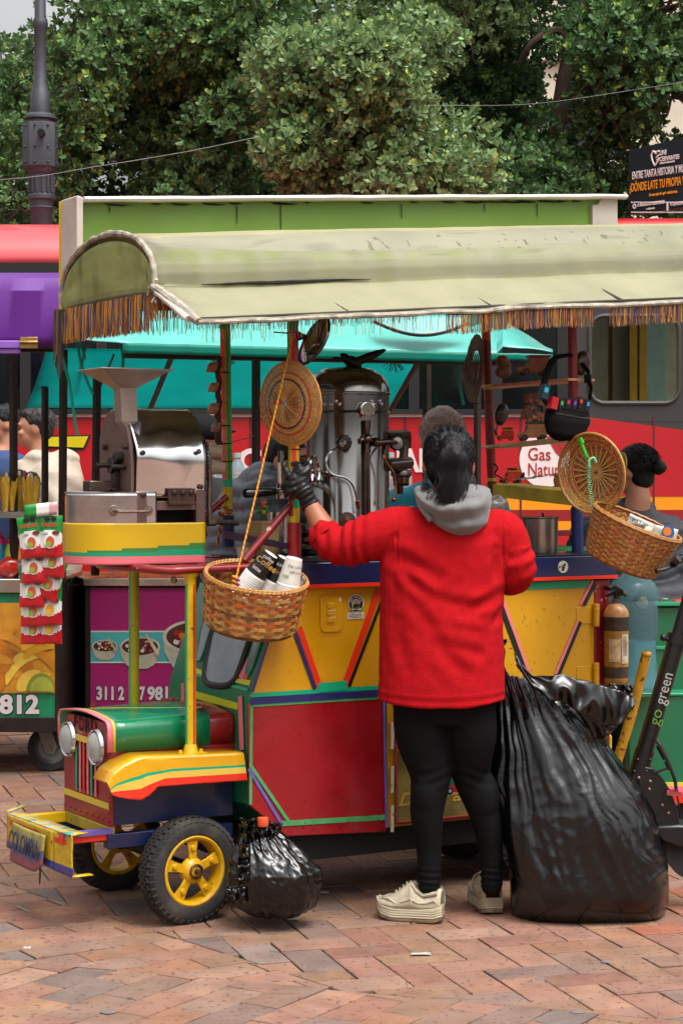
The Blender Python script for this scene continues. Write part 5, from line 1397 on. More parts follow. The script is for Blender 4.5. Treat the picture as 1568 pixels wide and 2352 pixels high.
# --- chassis rails and bumper
bb = cb()
for y in (.115,.505):
    bb.box((-.05,y,.275),(.44,.035,.045))
bb.build('frame_rail',M_navy,cart,bevel=.002)
bb = cb();bb.prism([(XG - .001,.1,.262),(XG - .001,.135,.262),(XG - .001,.135,.30),(XG - .001,.1,.30)],(-.003,0,0));bb.build('rail_mouth',MATS['slot_black'],cart)
bb = cb();bb.box((XG + .005,.31,.297),(.014,.40,.036));bb.build('cross_member',mat('old_yellow','a8942c',.5,var=.3,scale=20,chips=.6),cart,bevel=.002)
xb = -.42
near = LX(141,1936,xb);farb = LX(73,1894,xb)
bump = None
bb = cb();zb_ = .315
bb.box((xb + .085,.50,zb_ - .02),(.17,.03,.034));bb.build('bumper_arm',M_yel2,cart,bevel=.003)
bb = cb();bb.box((xb + .085,.12,zb_ - .02),(.17,.03,.034));arm = bb.build('bumper_arm',M_torg,cart,bevel=.003)
bb = cb();bb.box((xb + .085,.112,zb_ - .008),(.165,.034,.014));bb.build('tape',M_tpurp,arm)
# checker-plate beam, near half bent back
fa,fb,fc_ = Vector((xb,.585,.305)),Vector((xb,.175,.312)),Vector((xb + .012,.052,.317))
def dia(bb,a,c,z0,z1):
    d = (c - a);n_ = int(d.length/.03);nn = Vector((d.y,-d.x,0)).normalized()
    for i in range(n_):
        for j in range(int((z1 - z0)/.024)):
            q = a + d*((i + .5*(j % 2) + .25)/n_);zz_ = z0 + (j + .5)*.024
            t_ = d.normalized()*(.008 if (i + j) % 2 else -.008)
            bb.tube([Vector((q.x,q.y,zz_)) + nn*-.001 - t_*.8 - Vector((0,0,.007)),Vector((q.x,q.y,zz_)) + nn*-.002 + t_*.8 + Vector((0,0,.007))],.0022,5,col=S('c8a82c'))
bb = cb()
def vsec(a,c,za,zc,z0a,z0c,n=14):
    def cf(i,j):
        if j < .22: return S('3c3c8a')
        if j > .72 and .1 < i < .75: return S('cf3a24') if j > .74 and j < .86 else S('caa41e')
        return S('c9a31c')
    bb.grid(lambda i,j: Vector((a.x + (c.x - a.x)*i + .002*ns((i*5,j*3,a.y)),a.y + (c.y - a.y)*i,(z0a + (z0c - z0a)*i) + ((za + (zc - za)*i) - (z0a + (z0c - z0a)*i))*j)),n,14,colfn=cf)
vsec(fa,fb,.305,.312,.195,.19);vsec(fb,fc_,.312,.317,.19,.185)
bb.grid(lambda i,j: Vector((xb + .055*j,.59 - .535*i,.307 + .010*i + .001*ns((i*9,j,2)))),20,2,colfn=lambda i,j: S(rnd.choice(['b8b8b0','c9b04a','a8b0a0','c8a428','5c9a86'])))
bb.grid(lambda i,j: Vector((fc_.x + .06*i,fc_.y - .0 + .02*i,.318 - .006*j)),2,1,col=S('c9a31c'))
bb.grid(lambda i,j: Vector((fc_.x + .07*i,fc_.y + .03*j,.186)),2,1,col=S('c9a31c'))
bb.grid(lambda i,j: Vector((xb + .01 + .07*i,.60 + .02*i + .03*j,.308 + .012*i)),2,1,col=S('c8b46a'))
bmp = bb.build('bumper',mat('bumper_paint','vc',.4,var=.2,scale=40,coat=.2,chips=.5,chipcol='4a3418'),cart,solid=.004,sharp=50)
bb = cb();dia(bb,fb,fc_,.215,.29);dia(bb,fa,fb,.215,.29);bb.build('checker_rib',MATS['bumper_paint'],bmp)
# COLOMBIA plate
pa,pb_ = Vector((xb - .012,.50,.292)),Vector((xb - .014,.215,.292))
bb = cb();bb.grid(lambda i,j: Vector((xb - .012 - .004*math.sin(i*PI) - .01*(1 - j) ,.50 - .285*i - .0*j,.292 - .125*(1 - j)*(1 if i < .8 else 1 - (i - .8)*1.2))),12,12,colfn=lambda i,j: S('a89a54') if j > .52 else (S('5a5a84') if j > .22 else S('8a4a54')))
pl_ = bb.build('number_plate',mat('plate_worn','vc',.5,var=.15,scale=30,stain=.3),cart,solid=.002)
text('COLOMBIA',CM @ basis((xb - .030,.492,.212),(0,-1,0),(.08,0,1)),.085,mat('plate_letter','2c3048',.5),pl_,width=.262,off=.0005)
bb = cb();bb.prism([(xb - .024,.235,.20),(xb - .024,.222,.19),(xb - .012,.262,.128),(xb - .012,.27,.135)],(.002,0,0));bb.build('loose_ribbon',M_black,pl_)
# tyre valve stick, drip of tap fittings under the rack
bb = cb();p = LC(400,1325,.2);bb.tube([p,p + Vector((0,0,-.02))],.009,8);bb.ball(p + Vector((0,0,-.01)),.012,8,6);bb.build('tap_fitting',mat('old_brass','9a8a6a',.5,metal=.7),cart)

# ================================================================ THINGS ON THE CART
M_ss = mat('polished_steel','dcdee0',.16,metal=1,var=.18,scale=5,roughvar=.08,bump=.04,bscale=9)
M_ssd = mat('dark_steel','6a6058',.22,metal=1,var=.25,scale=6,roughvar=.1)
M_grind = mat('grinder_paint','6e5650',.5,metal=.3,var=.15,scale=14,chips=.2)
M_dblack = mat('gloss_black','0d0d0e',.25,coat=.3)
# --- coffee grinder
gt = thing('coffee_grinder','old brown and steel coffee grinder with wide hopper on the front rack','grinder',CM @ Vector((-.1,.3,1.14)),R(30))
def dshape(x0,x1,yc,hw,n=18):          # straight flanks, round end toward the cart's front (-x)
    out = [(x1,yc - hw)]
    out += [(x0 + hw - hw*math.sin(PI*k/n),yc - hw*math.cos(PI*k/n)) for k in range(n + 1)]
    return out + [(x1,yc + hw)]
def wall(bb,loop,z0,z1,bands=None):
    L_ = [0]
    for a,c in zip(loop,loop[1:]): L_.append(L_[-1] + math.dist(a,c))
    def f(i,j):
        s = i*L_[-1];k = 0
        while k < len(L_) - 2 and L_[k + 1] < s: k += 1
        q = (s - L_[k])/(L_[k + 1] - L_[k]);return Vector((loop[k][0] + (loop[k + 1][0] - loop[k][0])*q,loop[k][1] + (loop[k + 1][1] - loop[k][1])*q,z0 + (z1 - z0)*j))
    bb.grid(f,90,20,colfn=bands)
yg = .30;hwg = .155
lp = dshape(-.325,.092,yg,hwg)
def bands(i,j):
    k = max(0,1 - i*2.2)                # stripes climb a little toward the right end
    if j < .22: return S('e8707c')
    if j < .30 + .04*k: return S('0c9468')
    if j < .30 + .20*k: return S('3a7a3c')
    return S('cfa70c')
bb = cb();wall(bb,lp,1.142,1.275,bands);bb.add([(lp[0][0],lp[0][1],1.142),(lp[-1][0],lp[-1][1],1.142),(lp[-1][0],lp[-1][1],1.275),(lp[0][0],lp[0][1],1.275)],[(0,1,2,3)],S('cfa70c'))
bb.build('painted_tray',mat('tray_paint','vc',.3,var=.05,coat=.4),gt,solid=.003)
bb = cb();bb.prism([(x,y,1.150) for x,y in lp],(0,0,.004));bb.build('tray_floor',M_ssd,gt)
lp2 = dshape(-.318,-.075,yg,.145)
bb = cb();wall(bb,lp2,1.16,1.372);bb.build('bean_drum',M_ss,gt,solid=.003)
bb = cb();bb.tube([Vector((x,y,1.372)) for x,y in lp2],.0035,6);bb.build('drum_rim',M_ss,gt)
bb = cb();hy = yg - .145; 
for x in (-.225,-.105): bb.lathe([(.001,.004),(.016,.003),(.018,0)],Matrix.Translation((x,hy,1.315)) @ Matrix.Rotation(PI/2,4,'X'),16)
bb.tube(smoothpath([(-.225,hy,1.315),(-.22,hy - .02,1.315),(-.205,hy - .026,1.313),(-.125,hy - .026,1.313),(-.11,hy - .02,1.315),(-.105,hy,1.315)],4),.0055,8)
bb.build('drum_handle',mat('worn_chrome','9a8478',.3,metal=.9,var=.3,scale=60),gt)
# side plate (tall, curved top), body with sheet metal cover
gx0,gx1 = -.075,.085
prof = [(.165,1.16)] + [(.165,1.46),(.175,1.52),(.2,1.58),(.24,1.622),(.30,1.64),(.36,1.63),(.40,1.60),(.42,1.55),(.42,1.16)]
bb = cb();bb.prism([(gx0 - .085,y,z) for y,z in prof],(.012,0,0));bb.build('side_plate',M_grind,gt,bevel=.002)
bb = cb();bb.prism([(gx0 - .02,y + .006,min(z,1.63)) for y,z in prof],(.012,0,0)); 
bb.prism([(gx1,y + .006,min(z,1.63)) for y,z in prof],(.012,0,0));bb.build('side_plate',M_grind,gt,bevel=.002)
cov = [(.158,1.355),(.156,1.44),(.162,1.50),(.18,1.55),(.212,1.595),(.25,1.628),(.30,1.645),(.35,1.64),(.40,1.61)]
cov = smoothpath([(0,a,c) for a,c in cov],4)
bb = cb();nn_ = len(cov) - 1
bb.grid(lambda i,j: Vector((gx0 - .072 + (gx1 + .016 - gx0 + .072)*i,cov[int(round(j*nn_))].y - .012*math.exp(-((j - .24)/.10) ** 2)*(1 - .6*i) - .004*ns((i*3,j*6,3)),cov[int(round(j*nn_))].z + .003*ns((i*4,j*3,2)))),30,nn_)
bb.build('cover',M_ss,gt,solid=.003,sharp=70)
bb = cb();bb.box((.0,.32,1.30),(.13,.20,.30));bb.build('housing',mat('housing_dark','0c0a09',.8),gt)
bb = cb();cbx(bb,gx0 - .07,gx0 - .035,.152,.168,1.16,1.37);cbx(bb,gx1 - .02,gx1 + .012,.152,.168,1.16,1.38);cbx(bb,gx0 - .035,gx1 - .02,.156,.17,1.315,1.345);bb.build('frame',M_grind,gt,bevel=.002)
bb = cb();cbx(bb,-.04,.055,.140,.15,1.335,1.385);cbx(bb,-.04,.055,.132,.145,1.332,1.345)
bb.build('chute_hinge',mat('rust_plate','4c352c',.6,metal=.4,var=.3,scale=40),gt,bevel=.002)
bb = cb()
for x,z in ((-.128,1.50),(.07,1.505),(-.125,1.365),(.08,1.39),(-.02,1.372),(.01,1.372),(.04,1.372)): bb.lathe([(.0085,0),(.0085,.003),(.006,.005),(.001,.0055)],Matrix.Translation((x,.146 if z > 1.45 else .150 - (.015 if -.05 < x < .05 else 0),z)) @ Matrix.Rotation(PI/2,4,'X'),12)
for y,z in ((.2,1.52),(.36,1.52),(.2,1.3)): bb.tube([(gx0 - .085,y,z),(gx0 - .10,y,z)],.009,8)
bb.build('bolt',mat('bolt_dark','4a3c34',.5,metal=.6),gt)
# bearing and shaft on the side plate
bb = cb()
for (y,z,r,l) in ((.27,1.46,.026,.03),(.24,1.485,.018,.025),(.27,1.46,.008,.075),(.21,1.455,.009,.05)): bb.tube([(gx0 - .085,y,z),(gx0 - .085 - l,y,z)],r,16)
cbx(bb,gx0 - .105,gx0 - .085,.25,.285,1.36,1.44);cbx(bb,gx0 - .115,gx0 - .085,.245,.29,1.375,1.385);cbx(bb,gx0 - .098,gx0 - .085,.25,.28,1.26,1.35)
bb.build('bearing',mat('bearing_dark','3c3430',.45,metal=.7,var=.3,scale=40),gt,bevel=.0015)
# gear wheel and crank on the right
bb = cb();gxw = gx1 + .048;Mg = Matrix.Translation((gxw,.28,1.475)) @ Matrix.Rotation(PI/2,4,'Y')
bb.lathe([(.072,-.006),(.08,-.004),(.08,.004),(.072,.006),(.062,.005),(.062,-.005),(.072,-.006)],Mg,48)
bb.lathe([(.02,-.008),(.02,.008),(.001,.008)],Mg,20)
for k in range(5): a = k*2*PI/5;bb.tube([Mg @ Vector((.015*math.cos(a),.015*math.sin(a),0)),Mg @ Vector((.066*math.cos(a),.066*math.sin(a),0))],.006,6)
for k in range(40): a = k*2*PI/40;bb.box(Mg @ Vector((.083*math.cos(a),.083*math.sin(a),0)),(.008,.005,.008),(Mg @ Matrix.Rotation(a,4,'Z')).to_3x3() @ Matrix.Identity(3))
bb.build('gear',mat('gear_steel','6a6664',.35,metal=.8,var=.2),gt)
bb = cb();bb.tube([(gx1,.28,1.475),(gxw + .045,.28,1.475)],.011,10);bb.box((gxw + .03,.28,1.475),(.03,.03,.03));bb.tube(smoothpath([(gxw + .03,.27,1.475),(gxw + .034,.262,1.42),(gxw + .03,.258,1.34),(gxw + .032,.255,1.275)],5),[.009]*16,10);bb.tube([(gxw + .022,.255,1.272),(gxw + .05,.255,1.272)],.014,10)
bb.build('crank_arm',mat('crank_steel','7a6a58',.35,metal=.8,var=.3,scale=40),gt)
bb = cb();bb.tube([(gxw + .045,.252,1.272),(gxw + .13,.245,1.268)],[.008,.0095],10);bb.build('crank_handle',mat('old_wood_dark','2c2420',.5),gt)
# hopper: throat and flared square funnel
bb = cb()
def ring4(c,hx,hy_): return [Vector((c[0] - hx,c[1] - hy_,c[2])),Vector((c[0] + hx,c[1] - hy_,c[2])),Vector((c[0] + hx,c[1] + hy_,c[2])),Vector((c[0] - hx,c[1] + hy_,c[2]))]
hc = (-.145,.235)
rs_ = [ring4((hc[0] + .035,hc[1] - .0,1.52),.006,.012),ring4((hc[0] + .012,hc[1],1.575),.020,.020),ring4((*hc,1.60),.026,.026),ring4((hc[0] - .006,hc[1],1.705),.027,.027),ring4((hc[0] - .006,hc[1],1.71),.030,.028),ring4((hc[0] - .004,hc[1],1.762),.112,.085),ring4((hc[0] + .0,hc[1],1.768),.128,.095)]
for k,rg_ in enumerate(rs_[:-1]):
    nx_ = rs_[k + 1];bb.add(rg_ + nx_,[(i,(i + 1) % 4,4 + (i + 1) % 4,4 + i) for i in range(4)])
bb.build('hopper',mat('hopper_steel','a0948c',.42,metal=.6,var=.15,scale=12),gt,solid=.003,sharp=0)
bb = cb();cbx(bb,hc[0] + .02,hc[0] + .026,hc[1] - .055,hc[1] - .01,1.50,1.60);bb.lathe([(.008,0),(.008,.005),(.001,.006)],Matrix.Translation((hc[0] + .023,hc[1] - .056,1.52)) @ Matrix.Rotation(PI/2,4,'X'),8);bb.build('hopper_bracket',MATS['gear_steel'],gt)
bb = cb();cbx(bb,-.27,-.20,.24,.30,1.374,1.41);bb.tube([(-.2,.27,1.38),(-.075,.24,1.39)],.005,6);bb.build('sliding_lid',M_ssd,gt,bevel=.004)

# --- espresso boiler
er = .147;ec = (.748,.35)
em = thing('espresso_machine','tall steel upright espresso boiler with eagle on its dome','espresso machine',CM @ Vector((*ec,1.145)),R(30))
Me = CM @ Matrix.Translation((*ec,0))
def ez(v): return HC - (v - VH)*7.02/FP
M_boil = mat('boiler_steel','b8b6b4',.15,metal=1,var=.12,scale=3,roughvar=.05,bump=.015,bscale=7)
M_boild = mat('dome_steel','9a9690',.16,metal=1,var=.15,scale=4,roughvar=.06)
bb = B(Me)
bb.lathe([(er*1.0,1.15),(er*1.0,1.165),(er*.985,1.17),(er*.985,ez(951)),(er,ez(950)),(er*1.02,ez(948)),(er*1.0,ez(945))],None,96);bb.build('boiler',M_boil,em)
bb = B(Me);bb.lathe([(er*.99,ez(946)),(er*.99,ez(910)),(er*1.02,ez(908)),(er*1.02,ez(904)),(er*1.0,ez(902))],None,96);bb.build('upper_band',M_boil,em)
bb = B(Me);bb.lathe([(er*1.0,ez(903)),(er*.985,ez(890)),(er*.93,ez(875)),(er*.84,ez(864)),(er*.72,ez(857)),(er*.66,ez(855)),(er*.645,ez(851)),(er*.52,ez(847)),(er*.36,ez(847)),(er*.33,ez(845)),(er*.2,ez(844)),(.001,ez(844))],None,96);bb.build('dome',M_boild,em)
def onb(u,v,off=0.0):                     # point on the boiler surface seen at u, v
    d = CM.inverted().to_3x3() @ Vector(((u - U0)/FP,1,-(v - VH)/FP));r = er*.985 + off
    ox,oy = cam_l.x - ec[0],cam_l.y - ec[1]
    A_ = d.x ** 2 + d.y ** 2;B_ = 2*(ox*d.x + oy*d.y);C_ = ox*ox + oy*oy - r*r;D_ = B_*B_ - 4*A_*C_
    t = (-B_ - math.sqrt(max(0,D_)))/(2*A_);return cam_l + d*t
def nb(p): q = Vector((p.x - ec[0],p.y - ec[1],0));return q.normalized()
def diskon(bb,p,prof,seg=16):
    n_ = nb(p);bb.lathe(prof,basis(p,Vector((-n_.y,n_.x,0)),(0,0,1)) ,seg)
bb = cb()
for u,v in ((798,893),(828,891),(853,888),(869,885),(884,905)): 
    p = onb(u + 4,v,-.012 if v < 900 else .001);n_ = nb(p) + Vector((0,0,.35 if v < 900 else 0));n_.normalize();bb.lathe([(.0085,.004),(.001,.0042)],basis(p + n_*.010,n_.cross(Vector((0,0,1))),(0,0,1)) @ Matrix.Identity(4),14)
bb.build('vent_hole',mat('vent_black','030303',.9),em)
bb = cb()
for u,v in ((717,921),(724,929),(731,921),(765,921),(755,928),(773,928),(848,921),(853,928),(866,921),(870,928),(713,930),(741,928)): diskon(bb,onb(u + 6,v,.002),[(.0065,0),(.006,.003),(.0035,.004),(.003,.001),(.001,.001)],12)
bb.build('vent_stud',M_ss,em)
bb = cb();diskon(bb,onb(843,940,.03),[(.001,-.02),(.02,-.018),(.024,-.01),(.0255,.0),(.0255,.006),(.0225,.007),(.0215,.003)],28);g_ = bb.build('gauge',M_chrome,em)
bb = cb();diskon(bb,onb(843,940,.03),[(.0215,.0035),(.001,.0036)],24);bb.build('gauge_face',mat('dial','8f8c7c',.3),g_)
bb = cb();p = onb(843,940,.0345);bb.tube([p,p + Vector((.008,0,-.008))],.0009,4);bb.build('needle',M_black,g_)
bb = cb();bb.tube([onb(843,965,.02),onb(843,985,.02)],.012,6);bb.tube([onb(843,985,.02),onb(843,1012,.02)],.010,10);bb.ball(onb(843,1008,.022),.018,14,10);bb.tube([onb(828,1012,.02),onb(860,1004,.03)],.010,8);bb.tube([onb(843,1012,.02),onb(843,1040,.02)],.012,6)
bb.build('gauge_fitting',M_ssd,em)
bb = cb()
for du in (-4,4): bb.tube([onb(843 + du,1040,.02),onb(845 + du,1195,.02)],.0035,6)
bb.tube([onb(843,1040,.02),onb(845,1195,.02)],.0045,8);bb.tube([onb(845,1192,.018),onb(846,1212,.018)],.013,8);bb.build('sight_tube',M_ssd,em)
def knob(u,v,off,r,nm_l):
    bb = cb();p = onb(u,v,off);diskon(bb,p,[(.001,-.012),(r*.8,-.010),(r,-.006),(r,.004),(r*.88,.009),(r*.6,.010)],28)
    n_ = nb(p)
    for k in range(12):
        a = k*PI/6;sd_ = Vector((-n_.y,n_.x,0));q = p + sd_*r*math.cos(a) + Vector((0,0,r*math.sin(a)));bb.ball(q,.003,6,5)
    kb = bb.build('knob',M_dblack,em);bb = cb();diskon(bb,p,[(r*.6,.0095),(r*.55,.012),(r*.3,.011),(r*.12,.014),(.001,.014)],20);bb.build('knob_cap',M_ssd,kb);return p
k1 = knob(789,1017,.045,.027,0)
text('AGUA',CM @ basis(onb(780,1021,.062),Vector((-nb(k1).y,nb(k1).x,0)),(0,0,1)),.01,M_w,em,ext=.0003,width=.022) 
bb = cb();bb.tube([onb(789,1017,0),onb(789,1017,.04)],.009,10);bb.build('valve_stem',M_ssd,em)
kp = onb(882,1014,.06);bb = cb();bb.tube([onb(862,1018,.0),onb(872,1016,.05),kp + Vector((.02,-.01,0))],.010,10);bb.tube([onb(866,1008,.03),onb(866,1026,.03)],.012,8);bb.ball(onb(866,1016,.03),.017,12,8);bb.build('valve_body',M_ssd,em)
kc = LC(911,1016,.22);bb = cb();Mk = Matrix.Translation(kc) @ Matrix.Rotation(PI/2,4,'X') @ Matrix.Rotation(-.25,4,'Y')
bb.lathe([(.001,-.012),(.024,-.012),(.029,-.005),(.029,.006),(.024,.010),(.018,.009)],Mk,26)
for k in range(10): a = k*PI/5;bb.ball(Mk @ Vector((.029*math.cos(a),.029*math.sin(a),0)),.004,6,5)
kb = bb.build('knob',M_dblack,em);bb = cb();bb.lathe([(.018,.010),(.006,.011),(.001,.014)],Mk,20);bb.build('knob_cap',mat('knob_silver','9a9488',.35,metal=.7),kb)
bb = cb();bb.tube([kp,kc],.008,8);bb.build('valve_stem',M_ssd,em)
# steam wands
def wl(u,v,y): return LC(u,v,y)
yw = .165
bb = cb();pts = smoothpath([onb(776,1028,.035),wl(763,1035,yw),wl(751,1050,yw),wl(749,1068,yw),wl(757,1085,yw),wl(770,1092,yw),wl(790,1096,yw),wl(806,1108,yw),wl(815,1128,yw),wl(820,1150,yw)],5);bb.tube(pts,.0042,10);w1_ = bb.build('steam_wand',M_chrome,em)
bb = cb();bb.tube([wl(820,1150,yw),wl(823,1168,yw)],.0095,8);bb.build('wand_tip',M_chrome,w1_)
bb = cb();pts = smoothpath([wl(877,1026,.2),wl(880,1046,yw),wl(886,1062,yw),wl(898,1078,yw),wl(905,1092,yw),wl(908,1115,yw),wl(904,1140,yw)],5);bb.tube(pts,.0045,10);bb.build('steam_wand',mat('copper_wand','a06a3c',.25,metal=1),em)
bb = cb();bb.ball(wl(904,1147,yw),.009,12,8);bb.build('wand_tip',MATS['copper_wand'],em)
# group head on the right
bb = cb();gy = .33
bb.tube([onb(885,1000,0),wl(935,998,gy)],.017,6);bb.tube([wl(932,1000,gy),wl(932,1030,gy)],.019,6);bb.tube([wl(928,1025,gy),wl(926,1060,gy)],.016,14)
bb.tube([onb(888,1068,0),wl(938,1063,gy)],.022,16);bb.lathe([(.020,ez(1078)),(.034,ez(1080)),(.037,ez(1084)),(.037,ez(1092)),(.030,ez(1096)),(.028,ez(1110)),(.031,ez(1112)),(.026,ez(1116)),(.001,ez(1117))],Matrix.Translation((wl(918,1090,gy).x + .005,gy,0)),28)
bb.tube([wl(918,1115,gy),wl(918,1135,gy)],.012,8);bb.build('group_head',M_ssd,em)
# hand wheel and portafilter on the left
hw_ = onb(722,1082,.03);Mh = basis(hw_,Vector((.25,1,0)),(0,0,1)) 
bb = cb();Mh = Matrix.Translation(hw_) @ Matrix.Rotation(-PI/2 - .35,4,'Y') @ Matrix.Identity(4)
Mh = Matrix.Translation(wl(720,1082,.12)) @ Matrix.Rotation(R(-30 + 68),4,'Z') @ Matrix.Rotation(PI/2,4,'X')
bb.tube([Mh @ Vector((.045*math.cos(a),.047*math.sin(a),0)) for a in [k*PI/12 for k in range(24)]],.008,8,closed=True);bb.lathe([(.001,.012),(.014,.010),(.016,-.01),(.001,-.012)],Mh,14)
for k in range(3): a = k*2*PI/3;bb.tube([Mh @ Vector((0,0,0)),Mh @ Vector((.042*math.cos(a),.044*math.sin(a),0))],.005,6)
bb.tube([Mh @ Vector((0,0,.0)),wl(690,1078,.10)],.008,8);bb.tube([Mh @ Vector((0,0,0)),onb(738,1085,0)],.010,8)
bb.build('hand_wheel',M_chrome,em)
bb = cb();bb.tube([wl(562,1133,.10),wl(566,1133,.10),wl(600,1131,.10),wl(628,1129,.10),wl(634,1128,.10)],[.014,.0165,.0155,.0145,.011],16);pfh = bb.build('portafilter_handle',M_dblack,em)
bb = cb();bb.tube([wl(630,1129,.10),wl(655,1127,.11)],.009,10);bb.tube([wl(651,1110,.14),wl(651,1145,.14)],.024,20);bb.tube([wl(645,1035,.14),wl(645,1062,.14)],.011,8);bb.tube([wl(646,1062,.14),wl(648,1112,.14)],.015,10);bb.tube([wl(648,1112,.14),onb(712,1105,0)],.016,10);bb.build('portafilter',M_chrome,em)
bb = cb();diskon(bb,onb(797,1196,.004),[(.030,0),(.030,.003),(.019,.004),(.019,.006),(.006,.008),(.001,.010)],28);bb.build('drain_cover',mat('drain_bronze','6c5044',.4,metal=.7),em)
bb = cb(); 
for u,v,r in ((690,1215,.03),(700,1235,.034),(694,1252,.03),(720,1240,.028)): 
    c = wl(u,v,.2);bb.lathe([(r,-.012),(r*1.05,0),(r*.7,.010),(r*.4,.016),(.001,.017)],Matrix.Translation(c),20)
bb.build('drip_group',M_ssd,em)
# eagle
egl = bpy.data.objects.new('eagle',None);COL.objects.link(egl);egl.location = CM @ Vector((ec[0] + .0,ec[1],ez(836)));egl.empty_display_size = .05;setpar(egl,em)
eb = cb();ey = ec[1]
E_ = lambda u,v,dy=0: LC(u,v,ey + dy)
eb.tube(smoothpath([E_(826,850),E_(818,838),E_(806,830),E_(796,826),E_(788,822)],4),[.008,.011,.015,.018,.020,.021,.022,.022,.021,.020,.018,.016,.014,.012,.010,.009,.008][:17],12)
eb.tube([E_(812,836,-.01),E_(816,846,-.008)],.008,8);eb.tube([E_(798,832,.008),E_(800,846,.008)],.008,8)
eb.ball(E_(792,822),(.014,.010,.010),12,8);eb.tube([E_(782,822),E_(776,825)],[.006,.001],8)
fuse(eb,'body',M_dblack if False else mat('eagle_bronze','1a1613',.45,metal=.4,bump=.3,bscale=120),egl,voxel=.0022,smooth=2)
eb = cb(); 
def feather_wing(pts_top,pts_bot,dy):
    n_ = len(pts_top)
    vs = [E_(*p,dy) for p in pts_top] + [E_(*p,dy) for p in pts_bot]
    eb.add(vs,[(i,i + 1,n_ + i + 1,n_ + i) for i in range(n_ - 1)])
feather_wing([(805,826),(825,818),(845,810),(865,804),(880,801),(885,803)],[(815,840),(833,836),(850,828),(866,820),(878,812),(885,806)],-.01)
eb.build('wing',MATS['eagle_bronze'],egl,solid=.006,sharp=80)
eb = cb();feather_wing([(781,813),(785,811),(795,812),(804,820),(808,828)],[(784,822),(786,826),(790,834),(796,840),(804,842)],.012);eb.build('wing',MATS['eagle_bronze'],egl,solid=.006,sharp=80)
eb = cb();feather_wing([(764,820),(770,819),(782,820),(792,822)],[(765,824),(772,825),(782,826),(792,832)],.0);eb.build('head',MATS['eagle_bronze'],egl,solid=.008,sharp=80)

# --- wicker work
def weave(bb,M,prof,nst,amp,cols,w=None,th=.0022,rim=None,seed=1,nseg=4):
    rg = random.Random(seed);n = nst*nseg
    for j in range(len(prof)):
        r,z = prof[j];a,c = prof[max(0,j - 1)],prof[min(len(prof) - 1,j + 1)]
        t = Vector((c[0] - a[0],c[1] - a[1]));t.normalize();nn = Vector((t.y,-t.x))
        wd = (w if w else .9*math.dist(a,c)/(2 if 0 < j < len(prof) - 1 else 1))/2
        base = cols(j,len(prof)) ;vs = []
        for k in range(n):
            ph = 2*PI*k/n;o = amp*math.cos(ph*nst/2 + PI*(j % 2)) + rg.uniform(-.0003,.0003); 
            dw = rg.uniform(-.0004,.0004)
            for (st_,sn) in ((-1,1),(1,1),(1,-1),(-1,-1)):
                rr = r + t.x*wd*st_ + nn.x*(o + th/2*sn);zz = z + t.y*wd*st_ + nn.y*(o + th/2*sn) + dw
                vs.append(M @ Vector((rr*math.cos(ph),rr*math.sin(ph),zz)))
        fs_ = [[] for _ in range(nst)]
        for k in range(n):
            q = (k + 1) % n
            for e in range(4): fs_[k // nseg].append((k*4 + e,k*4 + (e + 1) % 4,q*4 + (e + 1) % 4,q*4 + e))
        n0 = len(bb.v);bb.add(vs,[])
        for si in range(nst):
            cc = tuple(x*rg.uniform(.75,1.15) for x in base)
            for f in fs_[si]: bb.f.append(tuple(i + n0 for i in f));bb.c.append(cc)
def stakes(bb,M,prof,nst,r,col,flat=(1,1)):
    for k in range(nst):
        ph = 2*PI*(k + .0)/nst;bb.tube([M @ Vector((a*math.cos(ph),a*math.sin(ph),z)) for a,z in prof],r,4,col=tuple(x*rnd.uniform(.8,1.1) for x in col))
M_wick = mat('wicker','vc',.5,var=.15,scale=60,coat=.15,bump=.15,bscale=200)
TAN = [S(c) for c in ('c08a48','b57e3e','c9984f','a87438')]
# hanging basket with the cups
bc = P(582,1378,6.36); 
Mb = Matrix.Translation(bc) @ Matrix.Rotation(R(7.5),4,'Y') @ Matrix.Rotation(R(14),4,'X')
bk = thing('wicker_basket','round woven basket with orange bands hanging from the post and holding paper cups','basket',P(587,1455,6.36))
bb = B();H_ = .145;R0,R1 = .150,.162
def bcols(j,n):
    if j in (3,8,11): return S('c8642c')
    if j in (5,): return S('7a4a28')
    return TAN[(j*7) % 4]
pr_ = [(R0 + (R1 - R0)*j/12,-H_/2 + H_*j/12) for j in range(13)]
weave(bb,Mb,pr_,28,.0034,bcols,w=.0098,th=.002,nseg=6)
for k in range(28):
    ph = 2*PI*(k + .5)/28 + PI/28;p0,p1 = pr_[0],pr_[-1]
    d = Vector((math.cos(ph),math.sin(ph),0));tn = Vector((-math.sin(ph),math.cos(ph),0))
    a,c = d*p0[0] + Vector((0,0,p0[1])),d*p1[0] + Vector((0,0,p1[1]))
    bb.add([Mb @ q for q in (a - tn*.008 + d*.0008,a + tn*.008 + d*.0008,c + tn*.008 + d*.0008,c - tn*.008 + d*.0008,a - tn*.008 - d*.0008,a + tn*.008 - d*.0008,c + tn*.008 - d*.0008,c - tn*.008 - d*.0008)],[(0,1,2,3),(7,6,5,4),(0,3,7,4),(1,5,6,2)],S(rnd.choice(['c8924e','b07838','9a6430'])))
bb.build('basket_wall',M_wick,bk)
bb = B(); 
for rr,zz in ((R1 + .002,H_/2 + .004),(R1 - .003,H_/2 + .004),(R1,H_/2 + .009)): bb.tube([Mb @ Vector((rr*math.cos(a),rr*math.sin(a),zz + .001*math.sin(a*40))) for a in [k*PI/40 for k in range(80)]],.0042,6,closed=True,col=S('b8803e'))
